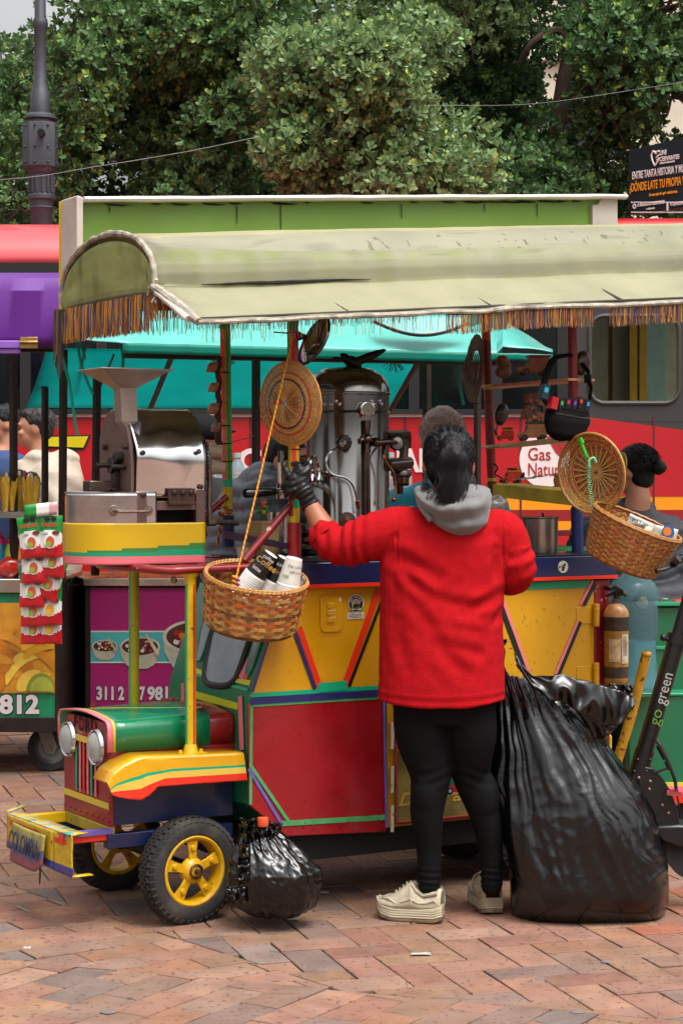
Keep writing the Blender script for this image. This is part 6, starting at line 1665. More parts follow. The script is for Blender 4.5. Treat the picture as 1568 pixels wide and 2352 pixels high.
for k in range(8): 
    zz = -H_/2 - .003 - .0045*(k % 4);rr = R0 + .001 - .004*(k % 4);bb.tube([Mb @ Vector((rr*math.cos(a),rr*math.sin(a),zz + .0012*math.sin(a*44 + k*PI))) for a in [q*PI/44 for q in range(88)]],.0026,5,closed=True,col=S('a8743a'))
for k in range(70): a = 2*PI*k/70;bb.tube([Mb @ Vector(((R1 + .006)*math.cos(a),(R1 + .006)*math.sin(a),H_/2 + .002)),Mb @ Vector(((R1)*math.cos(a + .05),(R1)*math.sin(a + .05),H_/2 + .014)),Mb @ Vector(((R1 - .007)*math.cos(a + .1),(R1 - .007)*math.sin(a + .1),H_/2 + .004))],.002,4,col=S('c2904e'))
bb.build('basket_rim',M_wick,bk)
bb = B();bb.lathe([(.001,-H_/2 - .008),(R0 - .004,-H_/2 - .008),(R0 - .004,-H_/2 - .002),(.001,-H_/2 - .002)],Mb,40,col=S('9a6a34'));bb.build('basket_base',M_wick,bk)
# cup stacks
M_cup = mat('paper_cup','vc',.45,var=.04,scale=20)
def cupstack(u0,v0,u1,v1,Yc,n,bodycol,label,letters=()):
    a,c = P(u0,v0,Yc + .02),P(u1,v1,Yc);d = (c - a);L_ = d.length;z = d.normalized()      # a: rims end in the basket, c: base of the last cup
    M = z.to_track_quat('Z','Y').to_matrix().to_4x4();M.translation = a
    t = thing('cup_stack',label,'paper cups',a)
    bb = B(M);bl = .085;r0,r1 = .036,.026;s0 = L_ - bl
    for k in range(n):
        zz = s0*k/n;bb.lathe([(r0 - .001,zz + .012),(r0,zz + .010),(r0 + .0022,zz + .006),(r0 + .0022,zz + .003),(r0,zz + .001),(r0 - .002,zz + .002)],None,28,col=S('e6e2da'))
    bb.build('cup_rims',M_cup,t)
    bb = B(M);m = 12
    bb.lathe([(r0 + .0015,s0),(r0,s0 + .004)] + [(r0 + (r1 - r0)*k/m,s0 + .005 + (bl - .005)*k/m) for k in range(m + 1)] + [(r1 - .002,L_),(r1 - .003,L_ - .004),(.001,L_ - .005)],None,32,cols=[S('e6e2da')]*2 + [S(bodycol(k/m)) for k in range(m + 1)] + [S('e0dcd2')]*4)
    bb.build('cup',M_cup,t)
    for (s,zz,ang,size,cc) in letters:
        v_ = M.inverted().to_3x3() @ Vector((-c.x*.02,-1,.25));th0 = math.atan2(v_.y,v_.x) + ang
        rr = r0 + (r1 - r0)*zz + .002;zp = s0 + bl*zz
        rad = Vector((math.cos(th0),math.sin(th0),0));tn = Vector((-math.sin(th0),math.cos(th0),0))
        o = M @ (rad*rr + Vector((0,0,zp)));X_ = M.to_3x3() @ tn;Y_ = M.to_3x3() @ Vector((0,0,1))
        if X_.x < 0 and False: X_ = -X_
        text(s,basis(o - X_*size*.9,X_,Y_),size,mat('cupink_' + cc,cc,.5),t,ext=.0004)
    return t
blk = lambda k: '17120f'
cupstack(548,1375,622,1272,6.33,13,blk,'stack of black coffee cups with gold lettering, left in the hanging basket',[('Coffee',.55,0,.028,'c89a4c'),('coffee',.8,.1,.016,'d8d4cc'),('latte',.25,-.1,.018,'d8d4cc')])
cupstack(606,1385,655,1282,6.36,13,blk,'stack of black coffee cups, middle one in the hanging basket',[('coffee',.7,.1,.018,'d8d4cc'),('Coffee',.4,0,.02,'c87a3c')])
cupstack(650,1395,676,1282,6.30,12,lambda k: 'dcd8cc','stack of white printed tea cups leaning right in the hanging basket',[('the cafe',.7,0,.014,'6a645c'),('cafe tea',.5,.2,.012,'6a645c'),('tea',.3,-.2,.018,'5aa03c')])
bb = B(Mb);bb.lathe([(.001,.0),(.034,.0),(.040,.06),(.042,.062)],Matrix.Translation((.112,.0,.03)),24);bb.build('paper_cup',mat('cup_white','d8d4ca',.5),label='open paper cup holding black stirrers at the right side of the hanging basket',cat='paper cup')
bb = B(Mb)
for k in range(60): bb.tube([(.112 + rnd.uniform(-.02,.02),rnd.uniform(-.02,.02),.05),(.112 + rnd.uniform(-.034,.034),rnd.uniform(-.03,.03),.095 + rnd.uniform(-.008,.008))],.0013,4)
bb.build('coffee_stirrers',M_dblack,label='bundle of thin black stirrers in the basket cup',cat='stirrers')
# cord holding the basket
M_rope = mat('cord_twist','vc',.7,var=.1)
bb = B();pa_,pb2 = P(673,772,6.50),P(541,1335,6.22);n_ = 220
for s,col in ((0,'e89a10'),(1,'e8a81c'),(2,'b8601c')):
    bb.tube([pa_.lerp(pb2,k/n_) + Vector((math.cos(k*1.3 + s*2.1),math.sin(k*1.3 + s*2.1),0))*.0016 for k in range(n_ + 1)],.0019,5,col=S(col))
for k in range(9): c = P(540 + (k % 3)*2,1325 + k*3.4,6.22);bb.tube(circ(c,.008,10,(.3,0,1),(0,1,0)),.0032,5,closed=True,col=S(['e89a10','c84a2c','5a2a6a'][k % 3]))
bb.tube([P(541,1355,6.22),P(540,1372,6.23)],.004,5,col=S('e89a10'))
bb.build('rope',M_rope,label='yellow and purple twisted cord running down to the hanging basket',cat='rope')
# woven lid on the post
def tilt(u,v,Yc,yaw,pitch,roll=0): return Matrix.Translation(P(u,v,Yc)) @ Matrix.Rotation(yaw,4,'Z') @ Matrix.Rotation(roll,4,'Y') @ Matrix.Rotation(PI/2 + pitch,4,'X')
Ml = tilt(668,927,6.49,R(-43),R(4),R(-4))      # z points to the viewer
t = thing('wicker_disc','round woven wicker lid with brown and red rings tied to the front post','wicker disc',P(668,1020,6.49))
bb = B();Rl = .136
pr_ = [(.010 + (Rl - .012)*j/33,.020*(1 - (j/33) ** 2) + .004) for j in range(34)]
def lcols(j,n):
    if j in (18,19): return S('4a2418')
    if j in (24,25): return S('b04a24')
    return TAN[(j*5) % 4]
weave(bb,Ml,pr_,72,.0016,lcols,w=.0036,th=.0016,nseg=3)
bb.build('lid_weave',M_wick,t)
bb = B();bb.tube([Ml @ Vector((Rl*math.cos(a),Rl*math.sin(a),.002 + .001*math.sin(a*30))) for a in [k*PI/45 for k in range(90)]],.0035,6,closed=True,col=S('b8803e'))
for k in range(26):
    a = k*2*PI/26;bb.prism([Ml @ Vector((q*math.cos(a) - s*math.sin(a),q*math.sin(a) + s*math.cos(a),z)) for q,s,z in ((.008,-.0016,.0285),(.045,-.003,.0265),(.066,-.0018,.0215),(.066,.0018,.0215),(.045,.003,.0265),(.008,.0016,.0285))],Ml.to_3x3() @ Vector((0,0,.0012)),S(rnd.choice(['c89a58','a87438','8a5a2c','c08a48'])))
for k in range(3): bb.prism([Ml @ Vector((-.008 - .045*q,.004*k + .010*s,.0295)) for q,s in ((0,0),(1,.3),(1,.6),(0,.3))],Ml.to_3x3() @ Vector((0,0,.001)),S('c03a24'))
bb.build('lid_rim',M_wick,t)
# convex mirror
Mm = tilt(724,784,6.45,R(-62),R(14),R(22))
t = thing('convex_mirror','tilted oval convex mirror clamped high on the front post','mirror',P(724,784,6.45))
Ms_ = Mm @ Matrix.Diagonal((.62,1.0,1,1))
Mm2 = Matrix.Translation(P(723,784,6.45)) @ Matrix.Rotation(R(-58),4,'Z') @ Matrix.Rotation(PI/2,4,'X') @ Matrix.Diagonal((1,1,1,1))
Mrot = Matrix.Translation(P(723,784,6.45)) @ Matrix.Rotation(R(28),4,'Y') @ Matrix.Rotation(R(-66),4,'Z') @ Matrix.Rotation(PI/2,4,'X')
bb = B(Mrot);bb.lathe([(.078,-.006),(.086,0),(.084,.006),(.078,.006)],None,48);bb.lathe([(.001,-.02),(.05,-.016),(.078,-.006)],None,32);bb.build('mirror_shell',M_dblack,t)
bb = B(Mrot);bb.lathe([(.079,.004),(.06,.012),(.035,.018),(.001,.021)],None,48);bb.build('mirror_glass',mat('mirror','e0e0e0',.02,metal=1,var=0),t)
bb = cb();bb.tube([LC(680,778,.05),LC(700,772,.02)],.009,8);bb.tube([LC(684,764,.04),LC(698,772,.02),LC(700,790,.02)],.006,8);bb.build('mirror_clamp',M_dblack,t)
# string of gourds and paper cups on the striped pole
M_gourd = mat('gourd','a8785c',.5,var=.2,scale=30,stain=.3,staincol='4a2c1c')
for k,(u,v,s,lab) in enumerate(((487,844,1.0,'round brown gourd, highest of the string on the striped pole'),(490,890,.95,'brown gourd on the string under the highest one'),(490,938,1.1,'largest brown gourd, third down the string on the striped pole'),(496,982,.9,'small brown gourd, lowest of the string by the striped pole'))):
    bb = B();c = LC(u,v,.56);c = CM @ c;bb.ball(c,.0185*s,18,12);bb.ball(c + Vector((-.015*s,-.004,-.012*s)),.006*s,12,8);bb.ball(c + Vector((.014,0,.012)),.008,10,8)
    fuse(bb,'gourd',M_gourd,voxel=.0022,smooth=2,label=lab,cat='gourd',group='gourds on the striped pole')
bb = B();pts = [CM @ LC(502 + 2*math.sin(k),820 + k*7.5,.57) for k in range(28)];bb.tube(smoothpath(pts,2),[.010 + .005*ns((k,0,0),.6) for k in range(55)],8);bb.tube([CM @ LC(500,990,.57),CM @ LC(498,1018,.57)],[.012,.006],8)
bb.build('gourd_string',mat('fibre_string','4c3224',.8,bump=.8,bscale=60),label='dark fibre string carrying the brown gourds',cat='string')
for u,v,lab in ((497,1036,'upper beige paper cup tied sideways to the striped pole'),(503,1074,'lower beige paper cup tied sideways to the striped pole')):
    M = CM @ Matrix.Translation(LC(u,v,.57)) @ Matrix.Rotation(R(-30),4,'Z') @ Matrix.Rotation(R(-82),4,'Y')
    bb = B(M);bb.lathe([(.001,-.022),(.019,-.022),(.026,.022),(.0275,.024),(.026,.026),(.024,.022),(.018,-.018),(.001,-.019)],None,24);bb.build('paper_cup',mat('cup_beige','d8c0a4',.5,var=.05),label=lab,cat='paper cup')
# braided cord on the far pole
bb = B(); 
for s,col in ((0,'d89a1c'),(1,'5a2a6a'),(2,'b82c2c')):
    pts = [CM @ (LC(512 + 8*math.sin(k*.5),1165,.58)) for k in range(1)]
    path = smoothpath([CM @ LC(u,v,.57) for u,v in ((500,1170),(510,1165),(527,1168),(532,1178),(515,1182),(505,1178),(507,1195),(506,1215),(503,1235),(497,1256))],8)
    bb.tube([p + Vector((math.cos(k*.8 + s*2.1),math.sin(k*.8 + s*2.1),math.sin(k*.8 + s*2.1)*.6))*.0035 for k,p in enumerate(path)],.0028,5,col=S(col))
bb.build('braided_cord',M_rope,label='multicoloured braided cord wound round the striped pole and hanging down',cat='cord')
# wooden box with a small figure, steel jug, plates
t = thing('wooden_box','tall pale wooden box standing left of the boiler','box',CM @ LC(613,1250,.35),R(30))
bb = cb();p = LC(613,1241,.35);cbx(bb,p.x - .035,p.x + .03,.32,.42,1.15,1.262);bb.build('box_body',mat('pale_wood','b08c58',.6,var=.2,scale=20,stretch=(6,6,1)),t,bevel=.002)
bb = cb();cbx(bb,p.x - .037,p.x + .032,.318,.422,1.262,1.270);bb.build('box_lid',MATS['pale_wood'],t)
t = thing('folk_figurine','tiny knitted green and red figurine sitting on the wooden box','figurine',CM @ LC(602,1182,.33))
bb = cb();c = LC(604,1172,.34)
for k in range(26): bb.ball(c + Vector((rnd.uniform(-.014,.014),rnd.uniform(-.01,.01),rnd.uniform(-.018,.018))),rnd.uniform(.004,.008),8,6,col=S(rnd.choice(['2c8a3c','b8282c','c8a02c','2c8a3c'])))
bb.build('body',M_rope,t)
bb = cb();bb.ball(c + Vector((.003,0,.026)),(.011,.010,.010),12,8,col=S('b8783c'));bb.ball(c + Vector((.003,0,.034)),(.012,.011,.006),12,8,col=S('a85a2c'));bb.build('head',M_rope,t)
bb = cb();c = LC(641,1245,.40);bb.lathe([(.001,1.15),(.046,1.15),(.046,1.158),(.040,1.165),(.040,1.30),(.042,1.302),(.039,1.302),(.038,1.18)],Matrix.Translation((c.x,.40,0)),36);bb.build('steel_canister',M_ss,label='brushed steel canister between the wooden box and the red post',cat='canister')
for k in range(4):
    bb = cb();bb.lathe([(.001,0),(.05,0),(.075,.008),(.078,.008),(.05,-.003),(.001,-.003)],Matrix.Translation((c.x + .01 + .004*k,.26,1.156 + k*.009)),36)
    bb.build('steel_plate',M_ss,label='polished steel plate in the small stack at the foot of the red post',cat='plate',group='steel plates by the red post')
bb = cb();p = LC(567,1222,.40);bb.lathe([(.001,0),(.03,0),(.038,.035),(.040,.036)],Matrix.Translation((p.x,.4,1.145)),24);bb.build('paper_cup',MATS['cup_white'],label='white paper cup behind the violet plate near the red brace',cat='paper cup')
t = thing('sugar_bowl','small steel milk cup under the group head','cup',CM @ LC(925,1160,.3));bb = cb();p = LC(925,1165,.30);bb.lathe([(.001,1.26),(.03,1.26),(.036,1.31),(.040,1.318),(.034,1.312),(.028,1.266)],Matrix.Translation((p.x,.3,0)),28);bb.build('cup_body',M_ss,t);bb = cb();bb.tube(smoothpath([(p.x + .034,.3,1.305),(p.x + .055,.29,1.30),(p.x + .05,.29,1.275),(p.x + .032,.3,1.27)],4),.003,6);bb.build('cup_handle',M_ss,t)
bb = cb();cbx(bb,p.x - .06,p.x + .08,.25,.35,1.15,1.258);bb.build('purple_box',mat('purple_card','4a2450',.6),label='dark purple box behind the right of the boiler',cat='box',bevel=.003)

# --- right part of the counter
t = thing('steel_pot','straight sided brushed steel pot with a ladle handle on the navy counter','pot',CM @ LC(1240,1270,.12))
bb = cb();p = LC(1240,1270,.12);rr = .063
bb.lathe([(.001,1.150),(rr*.97,1.150),(rr,1.156),(rr,1.272),(rr*1.06,1.276),(rr*1.06,1.279),(rr*.98,1.278),(rr*.97,1.17),(.001,1.168)],Matrix.Translation((p.x,.12,0)),48);bb.build('pot_body',mat('brushed_steel','a8a49c',.3,metal=1,var=.15,scale=10,stretch=(8,8,.4)),t)
bb = cb();bb.tube([(p.x + .01,.13,1.2),(p.x + .012,.12,1.285),(p.x + .008,.118,1.292)],.004,8);bb.build('ladle_handle',M_dblack,t)
bb = cb();q = LC(1205,1262,.16);cbx(bb,q.x - .03,q.x + .0,.15,.17,1.148,1.235);bb.build('red_box',mat('red_card','a82430',.5),label='narrow red and white box tucked left of the steel pot',cat='box')
bb = cb();bb.lathe([(.001,1.15),(.02,1.15),(.02,1.21),(.021,1.212)],Matrix.Translation((q.x + .0,.22,0)),20);bb.build('steel_mug',M_ss,label='small steel mug behind the left of the pot',cat='mug')
def toy(M,s,cb_,cr,cw,label,roof=True,luggage=False,m=None):
    t = thing('toy_van',label,'toy van',M.translation);m = m or mat('toy_wood','vc',.55,var=.2,scale=40)
    bb = B(M);bb.prism([(-.06*s,-.028*s,.012*s),(.06*s,-.028*s,.012*s),(.06*s,-.028*s,.034*s),(.034*s,-.028*s,.036*s),(.022*s,-.028*s,.070*s),(-.055*s,-.028*s,.072*s),(-.06*s,-.028*s,.04*s)],(0,.056*s,0),S(cb_,1.7));bb.build('body',m,t,bevel=.0015*s)
    bb = B(M);bb.box((-.018*s,0,.076*s),(.088*s,.064*s,.008*s),col=S(cr,1.6)); 
    if luggage:
        for k in range(7): bb.ball((-.045*s + k*.01*s,rnd.uniform(-.015,.015)*s,.087*s),.010*s,8,6,col=S(rnd.choice(['c8641c','8a2c1c','3c6a2c','b89a3c','6a3c24'])))
    bb.build('roof',m,t,bevel=.001)
    bb = B(M)
    for k in range(5): bb.box((-.048*s + k*.0155*s,-.0285*s,.053*s),(.010*s,.002*s,.018*s),col=S(cw))
    bb.box((.0285*s,0,.053*s),(.002*s,.04*s,.018*s),Matrix.Rotation(-.3,3,'Y'),col=S(cw));bb.build('window',m,t)
    for x in (-.038,.040):
        for y in (-.03,.03):
            bb = B(M);bb.tube([(x*s,(y - .004)*s,.012*s),(x*s,(y + .004)*s,.012*s)],.0135*s,16,col=S('2c1e16'));bb.tube([(x*s,(y - .0055)*s,.012*s),(x*s,(y + .0055)*s,.012*s)],.006*s,12,col=S(cr,1.6));bb.build('wheel',m,t)
    for y in (-.016,.016): bb = B(M);bb.ball((.061*s,y*s,.026*s),.0055*s,10,8,col=S('c8b88a'));bb.build('headlight',m,t)
    return t
def TM(u,v,y,yaw,s=1,pitch=0): return CM @ Matrix.Translation(LC(u,v,y)) @ Matrix.Rotation(yaw,4,'Z') @ Matrix.Rotation(pitch,4,'Y')
toy(TM(1226,862,.3,R(160)),.92,'7a4c34','6a3e2a','20140e','plain carved wooden toy van on the upper shelf')
toy(TM(1160,1012,.5,R(150)),.52,'b0301c','c88a24','2a1a10','tiny red and yellow toy chiva bus at the left of the middle shelf',luggage=True)
toy(TM(1222,1012,.25,R(155)),.85,'8a5a38','1c3a3c','18242c','large brown toy truck with roof load on the middle shelf',luggage=True)
toy(TM(1172,1110,.45,R(165)),.60,'b8301c','cf8a1c','2a1a10','red and yellow toy chiva bus on the yellow tray',luggage=True)
toy(TM(1252,1245,.33,R(170)),.42,'6a2018','4a1810','1a1010','small dark red toy car behind the steel pot')
# decorated cart-load on the big truck
bb = cb()
for k in range(40): bb.box(LC(1222 + rnd.uniform(-22,26),935 - rnd.uniform(-30,28),.25) ,(rnd.uniform(.008,.03),rnd.uniform(.01,.03),rnd.uniform(.008,.03)),Matrix.Rotation(rnd.uniform(-.3,.3),3,'Y'),col=S(rnd.choice(['7a4a2c','5a2c20','8a4a34','2c3038','9a7038','46301f']),1.8))
bb.build('toy_house',mat('toy_wood','vc',.55),label='carved wooden toy house stacked above the toy truck on the middle shelf',cat='toy house')
bb = cb();c = LC(1155,846,.5);bb.ball(c + Vector((0,0,-.012)),(.034,.03,.026),18,12,col=S('6a5238'));bb.ball(c + Vector((-.004,0,.028)),(.028,.024,.022),16,10,col=S('8a6a44'));bb.ball(c + Vector((.012,-.012,.012)),.014,10,8,col=S('3a2a1c'))
fuse(bb,'carved_animal',mat('carved_brown','8a6a48',.6,var=.4,scale=40),voxel=.004,smooth=2,label='carved brown animal figure at the left end of the upper shelf',cat='carving')
# woven hat hanging on the far rear pole
bb = B();Mhh = CM @ Matrix.Translation(LC(1090,846,.50)) @ Matrix.Rotation(R(-18),4,'Z') @ Matrix.Rotation(R(-86),4,'Y')
pr_ = [(.004 + .004*j,.03 if j < 12 else .03 - .006*(j - 11)) for j in range(17)] + [(.07 + .004*j,.0 + .0002*j) for j in range(15)]
weave(bb,Mhh @ Matrix.Rotation(PI/2,4,'Z'),pr_,36,.001,lambda j,n: S(['6a4a34','7c5a44','5a3e2c'][j % 3]),w=.0038,th=.002,nseg=2)
bb.build('straw_hat',mat('hat_straw','vc',.8,var=.2,scale=50),label='dark brown straw hat hanging edge-on from the far rear pole',cat='hat')
# small purse and hanging bits
def purse(u,v,y,w_,h_,lab,col='2c211a'):
    bb = cb();c = LC(u,v,y);bb.ball(c,(w_*.5,.02,h_*.5),18,12,rot=Matrix.Rotation(.25,3,'Y'));bb.ball(c + Vector((-.006,0,-h_*.3)),(w_*.35,.018,h_*.28),14,10)
    fuse(bb,'purse',mat('leather_' + col,col,.4,var=.3,scale=30,coat=.2),voxel=.004,smooth=2,label=lab,cat='purse')
purse(1151,950,.5,.06,.08,'small dark leather purse hanging right of the far rear pole');purse(1336,832,.06,.065,.085,'striped leather purse strapped to the near rear pole','3a241a')
bb = cb();bb.tube(smoothpath([LC(1141,975,.5),LC(1137,990,.5),LC(1140,1000,.5)],3),.005,6);bb.tube(smoothpath([LC(1133,1065,.5),LC(1142,1075,.48),LC(1136,1088,.48),LC(1150,1098,.46),LC(1147,1108,.46)],4),.0035,5);bb.tube(smoothpath([LC(1188,1108,.42),LC(1200,1094,.42),LC(1202,1084,.42)],3),[.004,.004,.006,.006,.006,.004,.002],6)
bb.build('dark_twigs',M_dblack,label='knot of dark twigs and cord tied beside the yellow tray',cat='twigs')
bb = cb();p = LC(1284,1118,.1);bb.lathe([(.001,0),(.016,0),(.022,.015),(.022,.03),(.018,.034),(.022,.038),(.022,.048),(.001,.05)],Matrix.Translation(p),20);bb.build('wooden_jar',mat('jar_wood','b8844c',.5,var=.2,scale=30),label='small turned wooden jar at the right end of the yellow tray',cat='jar')
bb = cb();p = LC(1215,1108,.2);bb.grid(lambda i,j: p + Vector(((i - .5)*.11,(j - .5)*.06,.008 + .012*abs(ns((i*4,j*3,2))) + .012*i)),10,6);bb.build('crumpled_paper',M_paper,solid=.001,label='crumpled pale paper lying on the yellow tray',cat='paper')
bb = cb();p = LC(1140,1160,.3);bb.ball(p,(.045,.03,.035),20,14);bb.v = [tuple(Vector(q) + Vector((1,0,1))*.008*ns(q,40)) for q in bb.v];bb.build('crinkled_bag',mat('silver_red_foil','b8b0ac',.25,metal=.4,bump=.5,bscale=50),label='crinkled silver and red snack bag behind the woman right shoulder',cat='snack bag')
bb = cb();bb.lathe([(.001,1.15),(.035,1.15),(.04,1.215),(.042,1.217)],Matrix.Translation((p.x,.3,0)),24);bb.build('white_tub',mat('tub_white','b8b4ac',.5),label='white tub under the crinkled snack bag',cat='tub')
bb = cb();a,c = LC(1262,1225,.5),LC(1300,1230,.1)
cbx(bb,a.x - .16,a.x + .1,.25,.6,1.148,1.156);bb.build('green_mat',mat('green_mat','1c7a44',.7,var=.5,scale=50),label='green lace mat on the counter behind the steel pot',cat='mat')
bb = cb();cbx(bb,a.x - .20,a.x + .18,.52,.60,1.195,1.215);cbx(bb,a.x - .19,a.x - .17,.53,.58,1.148,1.195);cbx(bb,a.x + .15,a.x + .17,.53,.58,1.148,1.195);bb.build('far_rail',M_dred,cart,bevel=.002)

# --- black waist bag full of boxes, hung on the near rear pole
t = thing('waist_bag','open black fabric waist bag packed with small boxes hanging on the near rear pole','bag',CM @ LC(1298,1010,-.05))
M_fab = mat('black_fabric','0b0b0c',.8,var=.15,scale=40,bump=.3,bscale=220,spec=.2)
bb = cb();c = LC(1298,965,-.04)
def bagf(i,j):
    a = 2*PI*i;h = j;w_ = lerp([(0,.05),(.12,.078),(.5,.090),(.8,.088),(1,.082)],h);d_ = lerp([(0,.02),(.15,.04),(.6,.05),(1,.045)],h)
    x = w_*math.cos(a);return c + Vector((x + .01*h,d_*math.sin(a),-.072 + .105*h - .012*h*(x/.08) + .02*(x/.08) ** 2*(1 - h) + .003*ns((math.cos(a)*3,math.sin(a)*3,h*4))))
bb.grid(bagf,48,18);bb.prism([bagf(i/24,0) for i in range(24)],(0,0,.004));bb.build('pouch',M_fab,t,solid=.004,sharp=70)
bb = cb();bb.tube([bagf(i/40,1) for i in range(40)],.0045,6,closed=True);bb.tube(smoothpath([bagf(.55,.95) ,LC(1246,905,-.04),LC(1258,850,.0),LC(1275,822,.02),LC(1312,815,.03)],6),.010,8,flat=(1.2,.3));bb.tube(smoothpath([bagf(.02,.9),LC(1356,895,-.02),LC(1348,872,.0),LC(1350,855,.03),LC(1335,835,.03)],6),.008,8,flat=(1.2,.4));bb.box(LC(1349,870,-.0),(.024,.012,.03));bb.build('strap',M_fab,t)
bb = cb();bb.tube([bagf(.9 - .3*k/8,.78 - .0*k) + Vector((0,-.003,0)) for k in range(9)],.0022,5);bb.box(bagf(.93,.8) + Vector((.0,-.006,-.012)),(.004,.003,.018));bb.build('zip',mat('zip_grey','5a5854',.4,metal=.5),t)
for k,(u,v,w_,h_,col,col2) in enumerate(((1252,900,.026,.05,'12303c','28a8c8'),(1272,926,.026,.042,'b8141c','b8141c'),(1288,930,.018,.04,'101010','30b060'),(1303,928,.018,.04,'141014','c03040'),(1318,930,.016,.045,'180c20','8a3ca8'),(1332,926,.018,.04,'101010','c84030'),(1348,932,.018,.042,'10141c','2890c8'))):
    bb = cb();cc = LC(u - 4,v,-.07 + .004*k);rot = Matrix.Rotation(.22,3,'Y');bb.box(cc,(w_,.03,h_),rot,col=S(col));bb.box(cc + Vector((0,-.0155,.006)),(w_*.6,.001,h_*.35),rot,col=S(col2));bb.build('small_box',mat('box_card','vc',.35),label=['teal edged box sticking out at the left of the black waist bag','bright red box in the black waist bag','black box with green print in the waist bag','black box with red print in the waist bag','black box with violet print in the waist bag','black box with orange print in the waist bag','black box with blue print at the right of the waist bag'][k],cat='box')

# --- woven tray and big tilted basket at the rear
Mt = tilt(1371,1085,6.98,R(-44),R(6),R(-8)) @ Matrix.Diagonal((1,1,1,1))
t = thing('woven_tray','round woven tray with starburst centre hanging on the rear pole','wicker tray',P(1371,1175,6.98))
bb = B();Rt = .140
pr_ = [(.03 + (Rt - .03)*j/27,.0 + .034*(j/27) ** 2.2) for j in range(28)]
weave(bb,Mt,pr_,64,.0016,lambda j,n: S('a8482c') if j in (14,15,20) else TAN[(j*3) % 4],w=.0040,th=.0018,nseg=3);bb.build('tray_weave',M_wick,t)
bb = B();bb.tube([Mt @ Vector((Rt*math.cos(a),Rt*math.sin(a),.036)) for a in [k*PI/45 for k in range(90)]],.005,6,closed=True,col=S('b8803e'))
for k in range(24):
    a = k*PI/12;bb.prism([Mt @ Vector((q*math.cos(a) - s*math.sin(a),q*math.sin(a) + s*math.cos(a),z)) for q,s,z in ((.004,-.002,.008),(.05,-.0035,.008),(.095,-.003,.013),(.095,.003,.013),(.05,.0035,.008),(.004,.002,.008))],Mt.to_3x3() @ Vector((0,0,.0012)),S('c89a58'))
bb.build('tray_rim',M_wick,t)
bb = B();bb.lathe([(.001,.002),(.035,.003),(.05,.005)],Mt,24,col=S('8a5a30'));bb.build('tray_centre',M_wick,t)
bb = B();bb.tube([P(1331,1010,6.88),P(1346,1050,6.88)],.006,8,col=S('18b020'));bb.tube([P(1331,1006,6.88),P(1337,1018,6.88)],.007,8,col=S('18b020'));bb.tube(smoothpath([P(1350,1050,6.9),P(1355,1058,6.88),P(1352,1066,6.88)],3),.0015,5,col=S('909090'))
pts = []
ctr = smoothpath([P(1352,1070,6.87),P(1351,1095,6.88),P(1355,1130,6.88),P(1359,1165,6.88)],40)
for k,p in enumerate(ctr): pts.append(p + Vector((math.cos(k*1.1)*.007,math.sin(k*1.1)*.007,0)))
bb.tube(pts,.0013,5,col=S('6ab880'));bb.tube(smoothpath([P(1352,1070,6.87),P(1352,1058,6.87),P(1362,1052,6.87),P(1368,1062,6.87)],6),.005,8,col=S('6ab880'))
bb.build('coiled_key_cord',mat('cord_plastic','vc',.4,var=.05),label='green pen and pale green coiled key cord hanging over the woven tray',cat='key cord')
Mq = Matrix.Translation(P(1443,1246,6.85)) @ Matrix.Rotation(R(22),4,'Y') @ Matrix.Rotation(R(10),4,'X')
t = thing('wicker_basket','big tilted woven basket with orange tint hung at the rear of the cart','basket',P(1443,1330,6.85))
bb = B();Hq = .142
pr_ = [(.128 + .03*j/17,-Hq/2 + Hq*j/17) for j in range(18)]
weave(bb,Mq,pr_,46,.003,lambda j,n: [S('b8783c'),S('b06a34'),S('c08a48'),S('a85c34')][(j*3) % 4],w=.0078,th=.002,nseg=4)
for k in range(46):
    ph = 2*PI*(k + .5)/46 + PI/46;d = Vector((math.cos(ph),math.sin(ph),0));tn = Vector((-math.sin(ph),math.cos(ph),0));a,c = d*pr_[0][0] + Vector((0,0,pr_[0][1])),d*pr_[-1][0] + Vector((0,0,pr_[-1][1]))
    bb.add([Mq @ q for q in (a - tn*.004 + d*.0008,a + tn*.004 + d*.0008,c + tn*.004 + d*.0008,c - tn*.004 + d*.0008,a - tn*.004 - d*.0008,a + tn*.004 - d*.0008,c + tn*.004 - d*.0008,c - tn*.004 - d*.0008)],[(0,1,2,3),(7,6,5,4)],S(rnd.choice(['c08a48','b07838','c8a060'])))
bb.build('basket_wall',M_wick,t)
bb = B()
for rr,zz in ((.160,Hq/2 + .004),(.156,Hq/2 + .009)): bb.tube([Mq @ Vector((rr*math.cos(a),rr*math.sin(a),zz + .001*math.sin(a*30))) for a in [k*PI/40 for k in range(80)]],.0045,6,closed=True,col=S('a8743a'))
for k in range(4): bb.tube([Mq @ Vector(((.126 - .004*k)*math.cos(a),(.126 - .004*k)*math.sin(a),-Hq/2 - .004*k)) for a in [q*PI/40 for q in range(80)]],.003,5,closed=True,col=S('9a6834'))
bb.build('basket_rim',M_wick,t)
bb = B();bb.lathe([(.001,-Hq/2 - .012),(.118,-Hq/2 - .012),(.118,-Hq/2 - .006),(.001,-Hq/2 - .006)],Mq,40,col=S('8a5c30'));bb.build('basket_base',M_wick,t)
def packet(M,w_,h_,m,lab,seed,txt=None):
    t = thing('food_packet',lab,'packet',M.translation);bb = B(M)
    for s in (-1,1): bb.grid(lambda i,j: Vector(((i - .5)*w_,s*(.012*(math.sin(i*PI)*math.sin(j*PI)) ** .5 + .0005) + .004*ns((i*4,j*4,seed)),(j - .5)*h_)),14,14)
    bb.build('wrapper',m,t,sharp=80)
    if txt: text(txt[0],M @ basis((-w_*.38,-.017,-.004),(1,0,0),(0,0,1)),.022,mat('ink_' + txt[1],txt[1],.5),t,ext=.0003,width=w_*.7)
    return t
